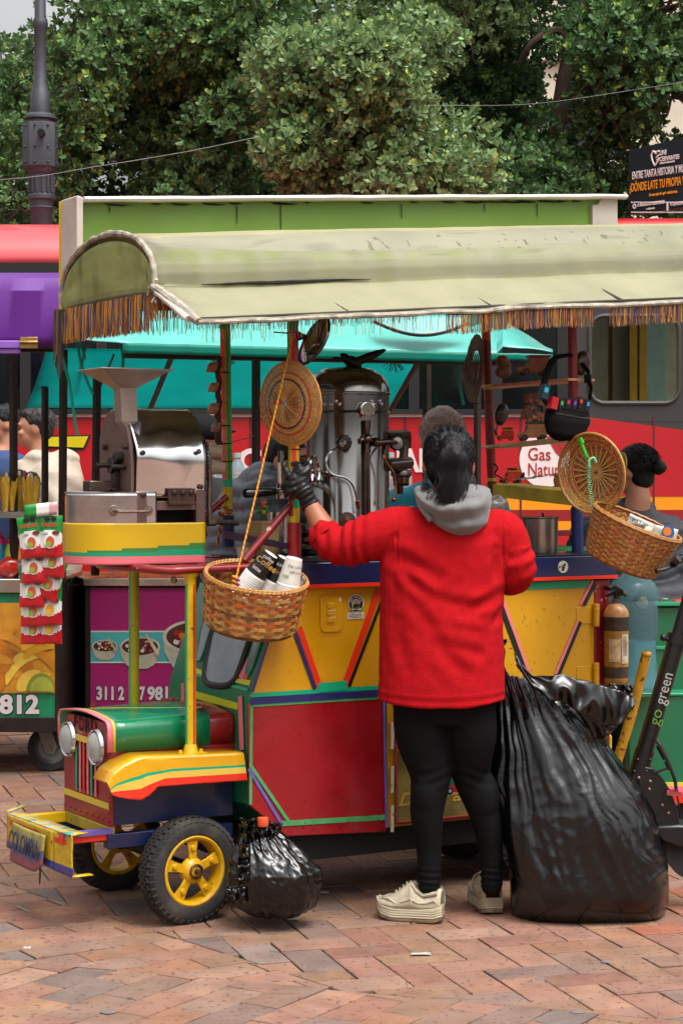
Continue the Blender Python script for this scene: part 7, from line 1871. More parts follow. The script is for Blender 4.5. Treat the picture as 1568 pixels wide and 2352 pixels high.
packet(Matrix.Translation(P(1474,1208,6.84)) @ Matrix.Rotation(R(24),4,'Y'),.11,.045,mat('white_wrap','a8a49c',.35,coat=.3),'white paper packet lettered PANELA in the tilted basket',3,('PANELA','3a3432'))
pk = packet(Matrix.Translation(P(1524,1232,6.80)) @ Matrix.Rotation(R(12),4,'Y'),.085,.065,mat('clear_wrap','b8a898',.2,coat=.6,var=.2),'clear packet with orange and blue badge at the basket rim',5)
bb = B();c = P(1533,1222,6.775);bb.prism(circ(c,(.022,.024),20),(0,.001,0),S('2c5a9a'));bb.prism(circ(c + Vector((-.003,-.001,.002)),(.014,.015),20),(0,.0008,0),S('d87a2c'));bb.build('badge',mat('badge_vc','vc',.4),pk)
bb = B();c = P(1500,1222,6.83);bb.ball(c,(.04,.03,.022),18,12);bb.v = [tuple(Vector(q) + Vector((0,0,1))*.01*ns(q,40)) for q in bb.v];bb.build('tissue_wad',mat('tissue','c8bca8',.7),label='crumpled cream tissue between the packets in the tilted basket',cat='tissue')
bb = B();bb.lathe([(.001,0),(.040,0),(.040,.004),(.001,.004)],tilt(1428,1062,7.7,R(-70),0),28);bb.build('yellow_disc',mat('disc_yellow','b8963c',.5),label='narrow yellow disc in front of the woman with the bun',cat='disc')

# ================================================================ PEOPLE
M_skin = mat('skin','a8684a',.5,var=.06,scale=20,bump=.05,bscale=150)
M_skinl = mat('skin_light','bd8468',.5,var=.06,scale=20)
M_hair = mat('hair_black','070505',.5,spec=.3,var=.3,scale=60,stretch=(8,8,1),bump=.3,bscale=120)
M_sweat = mat('sweater_red','aa1018',.92,var=.08,scale=40,bump=.3,bscale=260,spec=.12)
M_legg = mat('leggings_black','060607',.8,var=.1,scale=10,bump=.1,bscale=300,spec=.2)
M_glove = mat('glove_black','16161a',.45,var=.1,scale=30,bump=.1,bscale=120)
YW = 6.42
wo = thing('person','woman seen from behind in red sweater, black leggings and cream sneakers at the cart','person',P(1015,2110,YW))
Q = lambda u,v,dy=0: P(u,v,YW + dy)
def capsule(bb,pts,rs,k=3,seg=20,flat=None):
    pp = smoothpath(pts,k);n_ = len(pts) - 1;rr = []
    for i in range(len(pp)):
        q = i/k;a = min(int(q),n_ - 1);rr.append(rs[a] + (rs[a + 1] - rs[a])*(q - a))
    bb.tube(pp,rr,seg,flat=flat);bb.ball(pp[0],rr[0]*.97,14,8);bb.ball(pp[-1],rr[-1]*.97,14,8)
def loft(bb,secs,seg=40,power=2.3):        # secs: (centre, half width, half depth)
    n0 = len(secs);vs = []
    for c,hw,hd in secs:
        for j in range(seg):
            a = 2*PI*j/seg;ca,sa = math.cos(a),math.sin(a);k = (abs(ca) ** power + abs(sa) ** power) ** (-1/power);vs.append(Vector(c) + Vector((hw*ca*k,hd*sa*k,0)))
    fs = [(i*seg + j,i*seg + (j + 1) % seg,(i + 1)*seg + (j + 1) % seg,(i + 1)*seg + j) for i in range(n0 - 1) for j in range(seg)]
    fs += [tuple(range(seg))[::-1],tuple(range((n0 - 1)*seg,n0*seg))]
    if secs[0][0][2] > secs[-1][0][2]: fs = [f[::-1] for f in fs]
    bb.add(vs,fs)
pxm = YW/FP
# one continuous body: head, neck, trunk, arms, legs
hcn = Q(1030,1052,.0)
LS,LE,LW = Q(905,1215,0),Q(772,1268,.03),Q(712,1158,.10)
RS,RE,RW = Q(1148,1215,0),Q(1195,1322,.02),Q(1120,1290,.24)
legL = [Q(965,1560),Q(968,1680),Q(987,1780,.0),Q(980,1860,-.01),Q(985,1950),Q(985,2035,.0)]
legR = [Q(1075,1560),Q(1080,1680),Q(1082,1778,.04),Q(1112,1865,.04),Q(1126,1950,.05),Q(1129,2035,.06)]
legLr = [.088,.090,.066,.055,.040,.037];legRr = [.090,.084,.064,.052,.039,.036]
bb = B();bb.ball(hcn,(.074,.092,.102),28,20);bb.ball(hcn + Vector((0,.035,-.05)),(.056,.062,.066),20,14)
bb.tube([hcn + Vector((0,.0,-.05)),Q(1030,1180)],[.052,.060],18)
loft(bb,[(Q(1020,1610),.165,.11),(Q(1015,1500),.155,.105),(Q(1015,1400),.145,.10),(Q(1018,1300),.15,.10),(Q(1022,1220),.165,.095),(Q(1028,1180),.10,.07),(Q(1030,1160),.05,.05)])
capsule(bb,[LS,Q(840,1240,.01),LE],[.062,.05,.042]);capsule(bb,[LE,Q(738,1205,.07),LW],[.042,.038,.027])
capsule(bb,[RS,Q(1178,1270,.0),RE],[.062,.05,.045]);capsule(bb,[RE,RW],[.042,.03])
capsule(bb,legL,[r - .006 for r in legLr]);capsule(bb,legR,[r - .006 for r in legRr])
for e in (-1,1): bb.ball(hcn + Vector((e*.076,.015,-.03)),(.010,.017,.028),12,10)
bb.ball(hcn + Vector((0,.098,-.03)),(.012,.018,.022),10,8);bb.ball(hcn + Vector((0,.088,-.068)),(.022,.012,.010),10,8)
fuse(bb,'body',M_skin,wo,voxel=.007,smooth=4)
for e in (-1,1): bb = B();bb.ball(hcn + Vector((e*.03,.086,.0)),(.013,.008,.008),10,8);bb.build('eye',mat('eye_dark','1a1412',.2),wo)
# leggings
bb = B();loft(bb,[(Q(1020,1500),.150,.105),(Q(1020,1560),.162,.115),(Q(1020,1620),.168,.112),(Q(1020,1660),.140,.09)])
capsule(bb,legL,legLr,5);capsule(bb,legR,legRr,5)
bb.ball(legL[3] + Vector((0,-.018,.05)),(.050,.045,.085),16,12);bb.ball(legR[3] + Vector((0.0,-.018,.05)),(.048,.045,.085),16,12)
def legf(p,n):
    k = 0
    for (kn,zz) in ((legL[2],0),(legR[2],0)):
        d = p.z - kn.z
        if abs(p.x - kn.x) < .09: k += .0018*math.sin(d*170 + 3*math.sin(p.x*30))*math.exp(-(d/.035) ** 2)*max(0,.3 - n.y)
    za = legL[5].z
    k += .0035*math.sin(p.z*300 + p.x*25)*math.exp(-((p.z - za - .03)/.035) ** 2)
    k += .003*ns((p.x*9,p.y*9,p.z*5))
    return p + n*k
fuse(bb,'leggings',M_legg,wo,voxel=.0065,smooth=3,fn=legf)
# sweater
def seg_d(p,a,c):
    d = c - a;t = max(0,min(1,(p - a).dot(d)/d.dot(d)));return (p - a - d*t).length,t
bb = B()
loft(bb,[(Q(1013,1600),.204,.150),(Q(1013,1570),.203,.150),(Q(1014,1500),.199,.143),(Q(1013,1400),.197,.135),(Q(1016,1310),.200,.130),(Q(1020,1250),.205,.125),(Q(1024,1205),.185,.105),(Q(1028,1175),.13,.08),(Q(1030,1158),.075,.065)])
capsule(bb,[Q(945,1222,0),Q(905,1220,0),Q(850,1235,.0),Q(800,1252,.01),Q(768,1250,.02),Q(748,1232,.035)],[.078,.078,.074,.070,.062,.056],4)
capsule(bb,[Q(1120,1225,0),Q(1150,1228,0),Q(1172,1265,-.0),Q(1186,1312,.0),Q(1160,1325,.10),Q(1130,1300,.2)],[.078,.078,.070,.062,.055,.05],4)
crz = [((1000,1320),(885,1262),.012,.020),((905,1290),(985,1372),.010,.016),((985,1372),(1120,1400),.007,.020),((930,1350),(1010,1470),.006,.02),((1010,1470),(1120,1500),.006,.018),
       ((1148,1360),(1060,1400),.009,.016),((1150,1400),(1120,1440),.007,.013),((905,1420),(940,1560),.004,.018),((1100,1440),(1080,1560),.005,.018),((1135,1260),(1130,1340),.010,.014),((900,1300),(905,1380),.004,.014),
       ((912,1180),(906,1310),.004,.004),((1148,1190),(1150,1300),.004,.004),((960,1440),(1090,1560),.006,.022),((1000,1400),(1140,1420),.004,.014),((905,1235),(880,1300),.006,.012)]
def sweatf(p,n):
    k = 0
    if n.y < .35:
        w_ = min(1,.5 - n.y)
        for a,c,am,wd in crz:
            dd,t = seg_d(Vector((p.x,0,p.z)),Vector((Q(*a).x,0,Q(*a).z)),Vector((Q(*c).x,0,Q(*c).z)))
            e = math.sin(PI*min(1,max(.15,t)))*w_
            k -= am*e*math.exp(-(dd/wd) ** 2) ;k += am*.55*e*math.exp(-((dd - wd*1.9)/wd) ** 2)
    # bunched sleeves
    a = Q(870,1232);c = Q(748,1240,.03)
    if p.x < a.x + .03:
        s = (p - a).dot((c - a).normalized());ph = s*230 + 5*ns((p.x*7,p.y*12,p.z*9))
        k += .0065*math.sin(ph*.62)*(.35 + .9*abs(ns((p.x*12,p.y*9,p.z*9),1,4)))*min(1,max(0,(s + .02)/.06))*(1 if n.x > -.95 else .3)
    if p.x > Q(1162,0).x and p.z < Q(0,1255).z:
        s = (Q(1172,1262) - p).dot(Vector((-.3,0,1)).normalized());k += .006*math.sin(s*140 + 5*ns((p.x*9,p.y*9,p.z*4)))*(.3 + abs(ns(p*14)))
    k += .006*ns((p.x*7 + p.z*3,p.y*5,p.z*6 - p.x*4)) + .0015*ns((p.x*30,p.y*30,p.z*30))
    hz = p.z - Q(0,1597).z; 
    if hz < .03: k += .0015*math.cos(hz*260)
    q = p + n*k
    if p.z < Q(0,1540).z: q.z -= .022*math.cos((p.x - Q(1010,0).x)/.2*1.3)*(Q(0,1540).z - p.z)/.08
    return q
fuse(bb,'sweater',M_sweat,wo,voxel=.0048,smooth=5,fn=sweatf)
bb = B();c = Q(746,1229,.037);bb.tube([c + Vector((.0,0,0)),c + Vector((-.012,.004,.016))],[.057,.052],28);bb.build('cuff',M_sweat,wo,sharp=80)
# grey hood lying on the back: stacked drapes
M_hood = mat('hood_grey','706e6d',.85,var=.06,scale=14,bump=.3,bscale=420,sheen=.2)
bb = B()
def hoodf(i,j):                              # i across, j from the neck down
    uL = lerp([(0,990),(.25,957),(.5,968),(.8,1000),(1,1035)],j);uR = lerp([(0,1075),(.25,1122),(.5,1125),(.8,1116),(1,1085)],j)
    s = i*2 - 1;u = (uL + uR)/2 + (uR - uL)/2*math.sin(s*PI/2*.98)
    vb = lerp([(0,1122),(.2,1128),(.5,1160),(.8,1200),(1,1226)],j) + (1 - s*s)*lerp([(0,30),(.3,26),(.7,20),(1,8)],j)*.6 - 10*max(0,s)*(1 - j)
    bulge = .105*math.cos(s*PI/2) ** .7*(.55 + .6*math.sin(PI*min(1,j*.9 + .1))) 
    fold = .011*math.sin(j*17 + 2.2*s*s + 1.2*ns((s*2,j*2,3)))*(1 - .5*abs(s)) + .006*ns((s*4,j*5,8))
    return Q(u,vb,-.055 - bulge - fold)
bb.grid(hoodf,60,44)
hd_ = bb.build('hood',M_hood,wo,solid=.010,sharp=80)
bb = B();bb.tube(smoothpath([Q(962,1125,-.03),Q(975,1148,-.10),Q(1012,1160,-.145),Q(1060,1158,-.145),Q(1104,1150,-.11),Q(1120,1138,-.04)],6),[.016 + .003*math.sin(k) for k in range(31)],12);bb.build('hood_edge',M_hood,wo)
bb = B();bb.tube(smoothpath([Q(957,1130,.0),Q(968,1165,-.10),Q(990,1195,-.13)],6),[.010]*13,10);bb.build('hood_edge',M_hood,wo)
# hair: cap and ponytail made of many locks
bb = B();bb.ball(hcn + Vector((0,-.012,.012)),(.083,.098,.098),32,22);bb.ball(hcn + Vector((0,-.045,-.035)),(.072,.06,.075),22,16);bb.ball(Q(1035,1018,-.10),(.032,.028,.026),16,12)
capsule(bb,[Q(1036,1020,-.10),Q(1040,1050,-.125),Q(1040,1085,-.125),Q(1034,1120,-.135),Q(1022,1145,-.16)],[.030,.044,.046,.036,.018],4)
hairo = fuse(bb,'hair',M_hair,wo,voxel=.006,smooth=3,fn=lambda p,n: p + n*(.003*math.sin(math.atan2(p.x - hcn.x,.3)*900 + 6*ns((p.x*10,p.z*6,0)))))
bb = B();rh = random.Random(6)
for k in range(300):
    a = rh.uniform(-1.5,1.5);sp = rh.gauss(0,1)
    s0 = hcn + Vector((.082*math.sin(a),-.02 - .06*math.cos(a)*rh.random(),.02 + .085*math.cos(a*.9)))
    knot = Q(1035 + rh.uniform(-10,10),1015 + rh.uniform(-6,6),-.118)
    mid = (s0 + knot)/2;m2 = (mid - hcn).normalized()*.101 + hcn
    bb.tube(smoothpath([s0,m2,knot],4),.0009,4)
for k in range(420):
    x = rh.gauss(0,.42);x = max(-1,min(1,x));dpt = math.sqrt(max(0,1 - x*x));e = rh.uniform(.8,1.12)
    L_ = rh.uniform(.75,1.08)
    pts = [Q(1035 + 10*x,1016,-.128),Q(1040 + 32*x*e,1046,-.125 - .046*dpt),Q(1040 + 38*x*e,1046 + 42*L_,-.128 - .046*dpt),Q(1036 + 34*x*e + rh.uniform(-5,5),1046 + 78*L_,-.150 - .030*dpt),Q(1024 + 30*x*e + rh.uniform(-12,12),1046 + rh.uniform(92,112)*L_,-.165 - .015*dpt)]
    bb.tube(smoothpath(pts,3),[.0016]*10 + [.0012,.0009,.0005],4)
for k in range(70):
    e = rh.choice((-1,1));u0_ = 1030 + e*rh.uniform(48,62)
    pts = [Q(u0_ - e*12,1075,-.04),Q(u0_,1105,-.06),Q(u0_ + e*rh.uniform(-22,6),1130 + rh.uniform(-12,14),-.10),Q(u0_ - e*rh.uniform(4,30),1146 + rh.uniform(-12,20),-.15)]
    bb.tube(smoothpath(pts,3),.0009,4)
bb.build('hair_strands',M_hair,wo)
# glove with five fingers round the portafilter and post
bb = B();G_ = lambda u,v,dy=0: P(u,v,6.50 + dy)
capsule(bb,[G_(712,1160,.02),G_(702,1138,.01),G_(694,1122)],[.031,.029,.031],4)
bb.ball(G_(684,1106,.0),(.040,.028,.036),20,14,rot=Matrix.Rotation(-.5,3,'Y'));bb.ball(G_(690,1085,.0),(.030,.026,.024),16,12);bb.ball(G_(668,1108,.0),(.026,.026,.028),16,12)
capsule(bb,[G_(676,1102,-.012),G_(662,1092,-.026),G_(656,1077,-.024)],[.015,.0125,.0105],4)              # thumb, up along the post
for (a,m_,e_,r) in (((698,1086,-.010),(708,1070,.008),(692,1058,.04),.0115),((690,1082,-.014),(684,1068,-.004),(672,1066,.03),.0115),((670,1110,-.02),(655,1112,-.012),(650,1122,.02),.0115),((676,1124,-.016),(660,1128,-.008),(656,1138,.022),.0108),((688,1128,-.01),(676,1140,.0),(668,1146,.026),.0095)):
    capsule(bb,[G_(*a),G_(*m_),G_(*e_)],[r*1.1,r,r*.8],4)
fuse(bb,'glove',M_glove,wo,voxel=.0032,smooth=2,fn=lambda p,n: p + n*(.0016*math.sin((p.z - p.x*.6)*330 + 3*ns(p,20))*(1 if p.z < G_(0,1112).z else .35) + .002*ns(p,45)))
bb = B();d = (G_(712,1162,.02) - G_(700,1135,.01)).normalized();bb.tube([G_(713,1160,.02),G_(713,1160,.02) + d*.012],[.0325,.033],28);bb.build('glove_cuff',M_glove,wo,sharp=80)
bb = B();capsule(bb,[RW,RW + Vector((-.02,.05,.0))],[.03,.034]); 
for k in range(5): capsule(bb,[RW + Vector((-.045 + k*.018,.07,.004)),RW + Vector((-.05 + k*.020,.11,-.01)),RW + Vector((-.05 + k*.020,.125,-.035))],[.010,.0095,.008])
fuse(bb,'glove',M_glove,wo,voxel=.004,smooth=2)
# sneakers
M_sh = mat('sneaker_cream','b8ac94',.6,var=.06,scale=30,bump=.1,bscale=200);M_sole = mat('sneaker_sole','b4a88e',.6,var=.05);M_gum = mat('sole_gum','8a7458',.8,var=.3,scale=40);M_shg = mat('sneaker_trim','6c7466',.6)
def sneaker(heel,yaw,L_=.262,lab=''):
    # x from the heel (0) to the toe (L), z up; outline width by station
    M = Matrix.Translation((heel.x,heel.y,0)) @ Matrix.Rotation(yaw,4,'Z') @ Matrix.Diagonal((1,1,1.22,1))
    root = bpy.data.objects.new('sneaker',None);COL.objects.link(root);root.location = (heel.x,heel.y,0);root.empty_display_size = .05;setpar(root,wo)
    half = lambda t: .5*lerp([(0,.050),(.06,.066),(.2,.070),(.4,.072),(.6,.086),(.75,.096),(.88,.086),(.96,.058),(1,.02)],t)
    cy = lambda t: .006*math.sin(t*PI)
    zs = lambda t: lerp([(0,.006),(.1,.0),(.7,.0),(.9,.008),(1,.024)],t)
    def solef(z0,z1,grow,m,nm,dz=lambda t: 0):
        bb = B(M);N_ = 40;loop = []
        for k in range(N_ + 1): t = k/N_;loop.append((t,1))
        for k in range(N_ - 1,0,-1): t = k/N_;loop.append((t,-1))
        vs = []
        for (zz,g) in ((z0,0),(z0 + .002,1),(z1 - .002,1),(z1,.6)):
            for t,s in loop: vs.append(Vector((t*L_ + (-.003*grow*g if t < .02 else 0),cy(t) + s*(half(t) + .003*grow*g),zs(t) + zz + dz(t)*(zz/max(z1,.001)))))
        n_ = len(loop);fs = [(r*n_ + i,r*n_ + (i + 1) % n_,(r + 1)*n_ + (i + 1) % n_,(r + 1)*n_ + i) for r in range(3) for i in range(n_)] + [tuple(range(n_))[::-1],tuple(range(3*n_,4*n_))]
        bb.add(vs,fs);return bb.build(nm,m,root,sharp=50)
    solef(0,.010,.8,M_gum,'outsole'); 
    for k in range(4): solef(.010 + .006*k,.0155 + .006*k,1.6 - .15*k,M_sole,'midsole')
    solef(.0095,.034,1.0,M_sole,'midsole',lambda t: lerp([(0,.006),(.3,0),(.7,-.006),(1,-.008)],t))
    # upper
    top = lambda t: lerp([(0,.083),(.05,.086),(.14,.074),(.26,.066),(.38,.082),(.45,.098),(.52,.094),(.62,.078),(.75,.062),(.88,.052),(.96,.042),(1,.030)],t)
    bb = B(M);N_ = 44;ring = 20
    def uf(i,j):
        t = .01 + .985*i;a = PI*j;w_ = half(t)*.97;open_ = .34*max(0,1 - abs(t - .26)/.20) ** .6
        z0_ = .034 + zs(t);h = top(t) - z0_ + zs(t)*.3
        x_ = math.cos(a);y = w_*(abs(x_) ** .62)*(1 if x_ > 0 else -1);z = z0_ + h*(math.sin(a) ** .75)
        return Vector((t*L_,cy(t) + y*(1 - .30*(math.sin(a)) ** 2*(1 if t < .55 else .5)),z + .0006*ns((t*30,j*8,0))))
    bb.grid(uf,N_,ring)
    bb.build('upper',M_sh,root,solid=.004,sharp=80)
    bb = B(M)
    bb.box((.006,0,.072),(.008,.012,.040),col=S('5c6450'));bb.build('heel_tab',M_shg,root,bevel=.002)
    bb = B(M)
    for s in (-1,1):
        bb.tube([Vector((t*L_,cy(t) + s*half(t)*k,z)) for t,k,z in ((.02,1.0,.045),(.10,1.0,.060),(.2,.98,.052),(.32,.95,.050),(.45,.98,.060),(.58,.98,.052))],.0035,6)
        bb.tube([Vector((t*L_,cy(t) + s*half(t)*k,z)) for t,k,z in ((.66,.98,.048),(.76,.9,.058),(.86,.7,.056),(.93,.3,.052))],.003,6)
        bb.tube([Vector((t*L_,cy(t) + s*half(t)*k,z)) for t,k,z in ((.06,.8,.078),(.15,.72,.074),(.27,.66,.069),(.37,.6,.080),(.46,.4,.098))],.0055,8)
    bb.build('overlay',M_sh,root)
    bb = B(M); 
    for k in range(5):
        t = .47 + .055*k;z = top(t) + .003;bb.tube([Vector((t*L_,-.018,z - .006)),Vector((t*L_ + .006,0,z)),Vector((t*L_,.018,z - .006))],.003,6)
    bb.tube(smoothpath([Vector((.46*L_,.02,.098)),Vector((.44*L_,.045,.088)),Vector((.42*L_,.055,.064)),Vector((.40*L_,.058,.050))],4),.0025,6);bb.build('lace',M_sole,root)
    bb = B(M);bb.tube([Vector((t*L_,-half(t) - .0035,z)) for t,z in ((.62,.018),(.72,.024),(.84,.022),(.9,.028))],.0035,6);bb.build('trim',M_shg,root)
    return root
sneaker(G(1012,2117) + Vector((.008,.0,0)),R(160),.222)
sneaker(G(1133,2101) + Vector((0,.0,0)),R(97),.225)

# ---- generic head for the people behind
def person_head(bb,c,s,yaw,look=0):
    Rz = Matrix.Rotation(yaw,3,'Z');T = lambda x,y,z: Vector(c) + Rz @ Vector((x*s,y*s,z*s))      # face looks along local -y
    bb.ball(T(0,.012,.02),(.076*s,.094*s,.096*s),26,18,rot=Rz);bb.ball(T(0,-.022,-.045),(.056*s,.066*s,.062*s),22,14,rot=Rz)
    bb.ball(T(0,-.065,-.085),(.026*s,.020*s,.020*s),14,10);bb.ball(T(0,-.078,.022),(.05*s,.014*s,.012*s),16,10,rot=Rz)
    bb.tube([T(0,-.088,.015),T(0,-.104,-.018),T(0,-.110,-.028)],[.009*s,.013*s,.013*s],10);bb.ball(T(0,-.105,-.030),(.017*s,.012*s,.010*s),12,8,rot=Rz)
    for z in (-.054,-.064): bb.ball(T(0,-.084,z),(.024*s,.010*s,.0055*s),14,8,rot=Rz)
    for e in (-1,1):
        bb.ball(T(e*.04,-.068,-.025),(.022*s,.016*s,.016*s),12,8);bb.ball(T(e*.077,.012,-.008),(.008*s,.018*s,.030*s),12,10,rot=Rz)
    return T
def person(name_label,c,s,yaw,skin,neck_to,hair=None,eyes=True):
    t = thing('person',name_label,'person',(c[0],c[1],0));bb = B();T = person_head(bb,c,s,yaw);bb.tube([T(0,.02,-.05),T(0,.03,-.13),neck_to],[.052*s,.056*s,.07*s],18)
    return t,bb,T
def headparts(t,T,s,yaw):
    Rz = Matrix.Rotation(yaw,3,'Z')
    for e in (-1,1):
        q = B();q.ball(T(e*.030,-.078,.0),(.013*s,.008*s,.0065*s),12,8,rot=Rz);q.build('eye',MATS['eye_dark'],t)
        q = B();q.tube([T(e*.014,-.0905,.018),T(e*.03,-.092,.023),T(e*.048,-.082,.018)],[.003*s,.004*s,.002*s],6);q.build('eyebrow',M_hair,t)
    q = B();q.tube([T(-.02,-.0915,-.059),T(0,-.0955,-.058),T(.02,-.0915,-.059)],.0016*s,6);q.build('lip_line',mat('lips','7a3c34',.5),t)
def haircap(t,T,s,yaw,m,parts,fnoise=.004,nm='hair'):
    Rz = Matrix.Rotation(yaw,3,'Z');q = B()
    for (x,y,z,a,b_,c_) in parts: q.ball(T(x,y,z),(a*s,b_*s,c_*s),24,16,rot=Rz)
    return fuse(q,nm,m,t,voxel=.007,smooth=2,fn=lambda p,n: p + n*(fnoise*ns((p.x*40,p.y*40,p.z*25))))
def trunk(bb,c,hw,hd,ztop,zbot):
    loft(bb,[((c[0],c[1],zbot),hw*.9,hd),((c[0],c[1],(ztop + zbot)/2),hw*.95,hd),((c[0],c[1],ztop - .13),hw,hd*.95),((c[0],c[1],ztop - .05),hw*.85,hd*.8),((c[0],c[1],ztop),hw*.4,hd*.55)])
def legs_simple(bb,c,top,hw=.09):
    for e in (-1,1): capsule(bb,[Vector((c[0] + e*hw,c[1],top)),Vector((c[0] + e*hw,c[1] - .01,.48)),Vector((c[0] + e*hw,c[1],.08))],[.085,.06,.045])
def strands(t,T,s,yaw,m,n,ln=.012,seed=1):
    q = B();r_ = random.Random(seed);Rz = Matrix.Rotation(yaw,3,'Z')
    for k in range(n):
        d = Vector((r_.gauss(0,1),r_.gauss(.35,1),r_.gauss(.45,.8)))
        d.normalize()
        if (d.z < -.05 and d.y < .35) or d.z < -.4 or (d.y < -.3 and d.z < .4): continue
        p = T(d.x*.083,.022 + d.y*.098,.03 + d.z*.092);f = Vector((d.y,-d.x,0))*r_.uniform(-.4,.4) + Vector((0,.5,-.5))
        q.tube([p,p + Rz @ (d*.35 + f*.5)*ln,p + Rz @ (d*.4 + f)*ln*1.6],[.0016,.0013,.0006],3)
    q.build('hair_strands',m,t)
# grey haired man, back of the head, teal shirt
hc = P(1018,1010,7.95);t,bb,T = person('grey haired man in teal shirt standing behind the cart beyond the woman',hc,1.08,R(170),None,Vector((hc.x,hc.y,hc.z - .22)))
trunk(bb,(hc.x,hc.y),.20,.11,hc.z - .19,.85);legs_simple(bb,(hc.x,hc.y),.9)
capsule(bb,[Vector((hc.x - .19,hc.y,hc.z - .27)),Vector((hc.x - .24,hc.y - .06,hc.z - .52)),Vector((hc.x - .12,hc.y - .28,hc.z - .55))],[.05,.04,.03]);capsule(bb,[Vector((hc.x + .19,hc.y,hc.z - .27)),Vector((hc.x + .24,hc.y - .06,hc.z - .52)),Vector((hc.x + .12,hc.y - .28,hc.z - .55))],[.05,.04,.03])
fuse(bb,'body',M_skinl,t,voxel=.009,smooth=3)
M_greyhair = mat('hair_grey','9c887c',.7,var=.5,scale=90,stretch=(3,3,1),bump=.6,bscale=160)
haircap(t,T,1.08,R(170),M_greyhair,[(0,.02,.03,.082,.098,.094),(0,.05,-.02,.072,.06,.06)],.005);headparts(t,T,1.08,R(170))
bb = B();rg_ = random.Random(8);Rz = Matrix.Rotation(R(170),3,'Z')
for k in range(420):
    d = Vector((rg_.gauss(0,1),rg_.gauss(.3,1),abs(rg_.gauss(.2,.8)) - .25)).normalized();p = T(d.x*.082,.02 + d.y*.098,.03 + d.z*.094);bb.tube([p,p + (Rz @ d)*.012 + Vector((rg_.gauss(0,.006),0,-.012 + rg_.gauss(0,.004)))],[.0012,.0005],3,col=S(rg_.choice(['a8a098','6a625c','4c4642','c0b8b0'])))
bb.build('hair_strands',mat('hair_vc','vc',.6,var=0),t)
M_tshirt = mat('shirt_teal','1c8aa0',.8,var=.15,scale=30,bump=.3,bscale=60)
bb = B();trunk(bb,(hc.x,hc.y),.225,.135,hc.z - .165,.88)
for e in (-1,1): capsule(bb,[Vector((hc.x + e*.18,hc.y,hc.z - .26)),Vector((hc.x + e*.24,hc.y - .04,hc.z - .44))],[.075,.065])
fuse(bb,'shirt',M_tshirt,t,voxel=.01,smooth=3,fn=lambda p,n: p + n*.006*ns((p.x*14,p.y*14,p.z*12)))
M_jeans = mat('trousers_dark','1c2028',.8,var=.1)
def trousers(t,c,top):
    bb = B();loft(bb,[((c[0],c[1],top),.165,.12),((c[0],c[1],top - .15),.17,.12)]); 
    for e in (-1,1): capsule(bb,[Vector((c[0] + e*.085,c[1],top - .1)),Vector((c[0] + e*.09,c[1] - .01,.48)),Vector((c[0] + e*.09,c[1],.10))],[.095,.075,.06])
    fuse(bb,'trousers',M_jeans,t,voxel=.014,smooth=3)
    for e in (-1,1):
        bb = B();bb.ball((c[0] + e*.09,c[1] - .03,.045),(.05,.13,.045),14,8);bb.build('shoe',M_dblack,t)
trousers(t,(hc.x,hc.y),.95)
# woman with a bun and grey jacket
hw2 = P(1452,1080,7.8);t,bb,T = person('woman with dark hair in a bun and grey padded jacket behind the woven tray',hw2,.86,R(-128),None,Vector((hw2.x - .0,hw2.y,hw2.z - .2)))
trunk(bb,(hw2.x - .02,hw2.y),.17,.11,hw2.z - .18,.85);legs_simple(bb,(hw2.x,hw2.y),.9)
capsule(bb,[Vector((hw2.x + .14,hw2.y,hw2.z - .25)),Vector((hw2.x + .2,hw2.y - .05,hw2.z - .48)),Vector((hw2.x + .0,hw2.y - .25,hw2.z - .5))],[.045,.038,.03]);capsule(bb,[Vector((hw2.x - .17,hw2.y,hw2.z - .25)),Vector((hw2.x - .22,hw2.y - .05,hw2.z - .48)),Vector((hw2.x - .3,hw2.y - .25,hw2.z - .45))],[.045,.038,.03])
fuse(bb,'body',M_skinl,t,voxel=.009,smooth=3);headparts(t,T,.86,R(-128))
haircap(t,T,.86,R(-128),M_hair,[(0,.022,.03,.082,.098,.090),(0,.05,-.03,.066,.05,.06),(0,.135,.012,.036,.034,.034),(0,.10,.015,.022,.04,.022)],.004)
M_jack = mat('jacket_grey','3c3d44',.55,var=.15,scale=10,bump=.3,bscale=30)
def puffer(t,bb,m,freq=60,amp=.007,nm='jacket'):
    return fuse(bb,nm,m,t,voxel=.009,smooth=3,fn=lambda p,n: p + n*(amp*abs(math.sin(p.z*freq + 4*ns((p.x*4,p.y*4,p.z*2)))) + .006*ns((p.x*16,p.y*16,p.z*16))))
bb = B();trunk(bb,(hw2.x - .0,hw2.y),.20,.14,hw2.z - .155,.82);bb.ball((hw2.x + .0,hw2.y + .04,hw2.z - .16),(.10,.08,.05),18,12)
capsule(bb,[Vector((hw2.x + .14,hw2.y,hw2.z - .25)),Vector((hw2.x + .2,hw2.y - .05,hw2.z - .46)),Vector((hw2.x + .02,hw2.y - .22,hw2.z - .5))],[.075,.065,.055]);capsule(bb,[Vector((hw2.x - .17,hw2.y,hw2.z - .25)),Vector((hw2.x - .25,hw2.y - .05,hw2.z - .44)),Vector((hw2.x - .33,hw2.y - .22,hw2.z - .44))],[.07,.06,.05])
puffer(t,bb,M_jack);trousers(t,(hw2.x,hw2.y),.92)
strands(t,T,.86,R(-128),M_hair,500,.016,3)
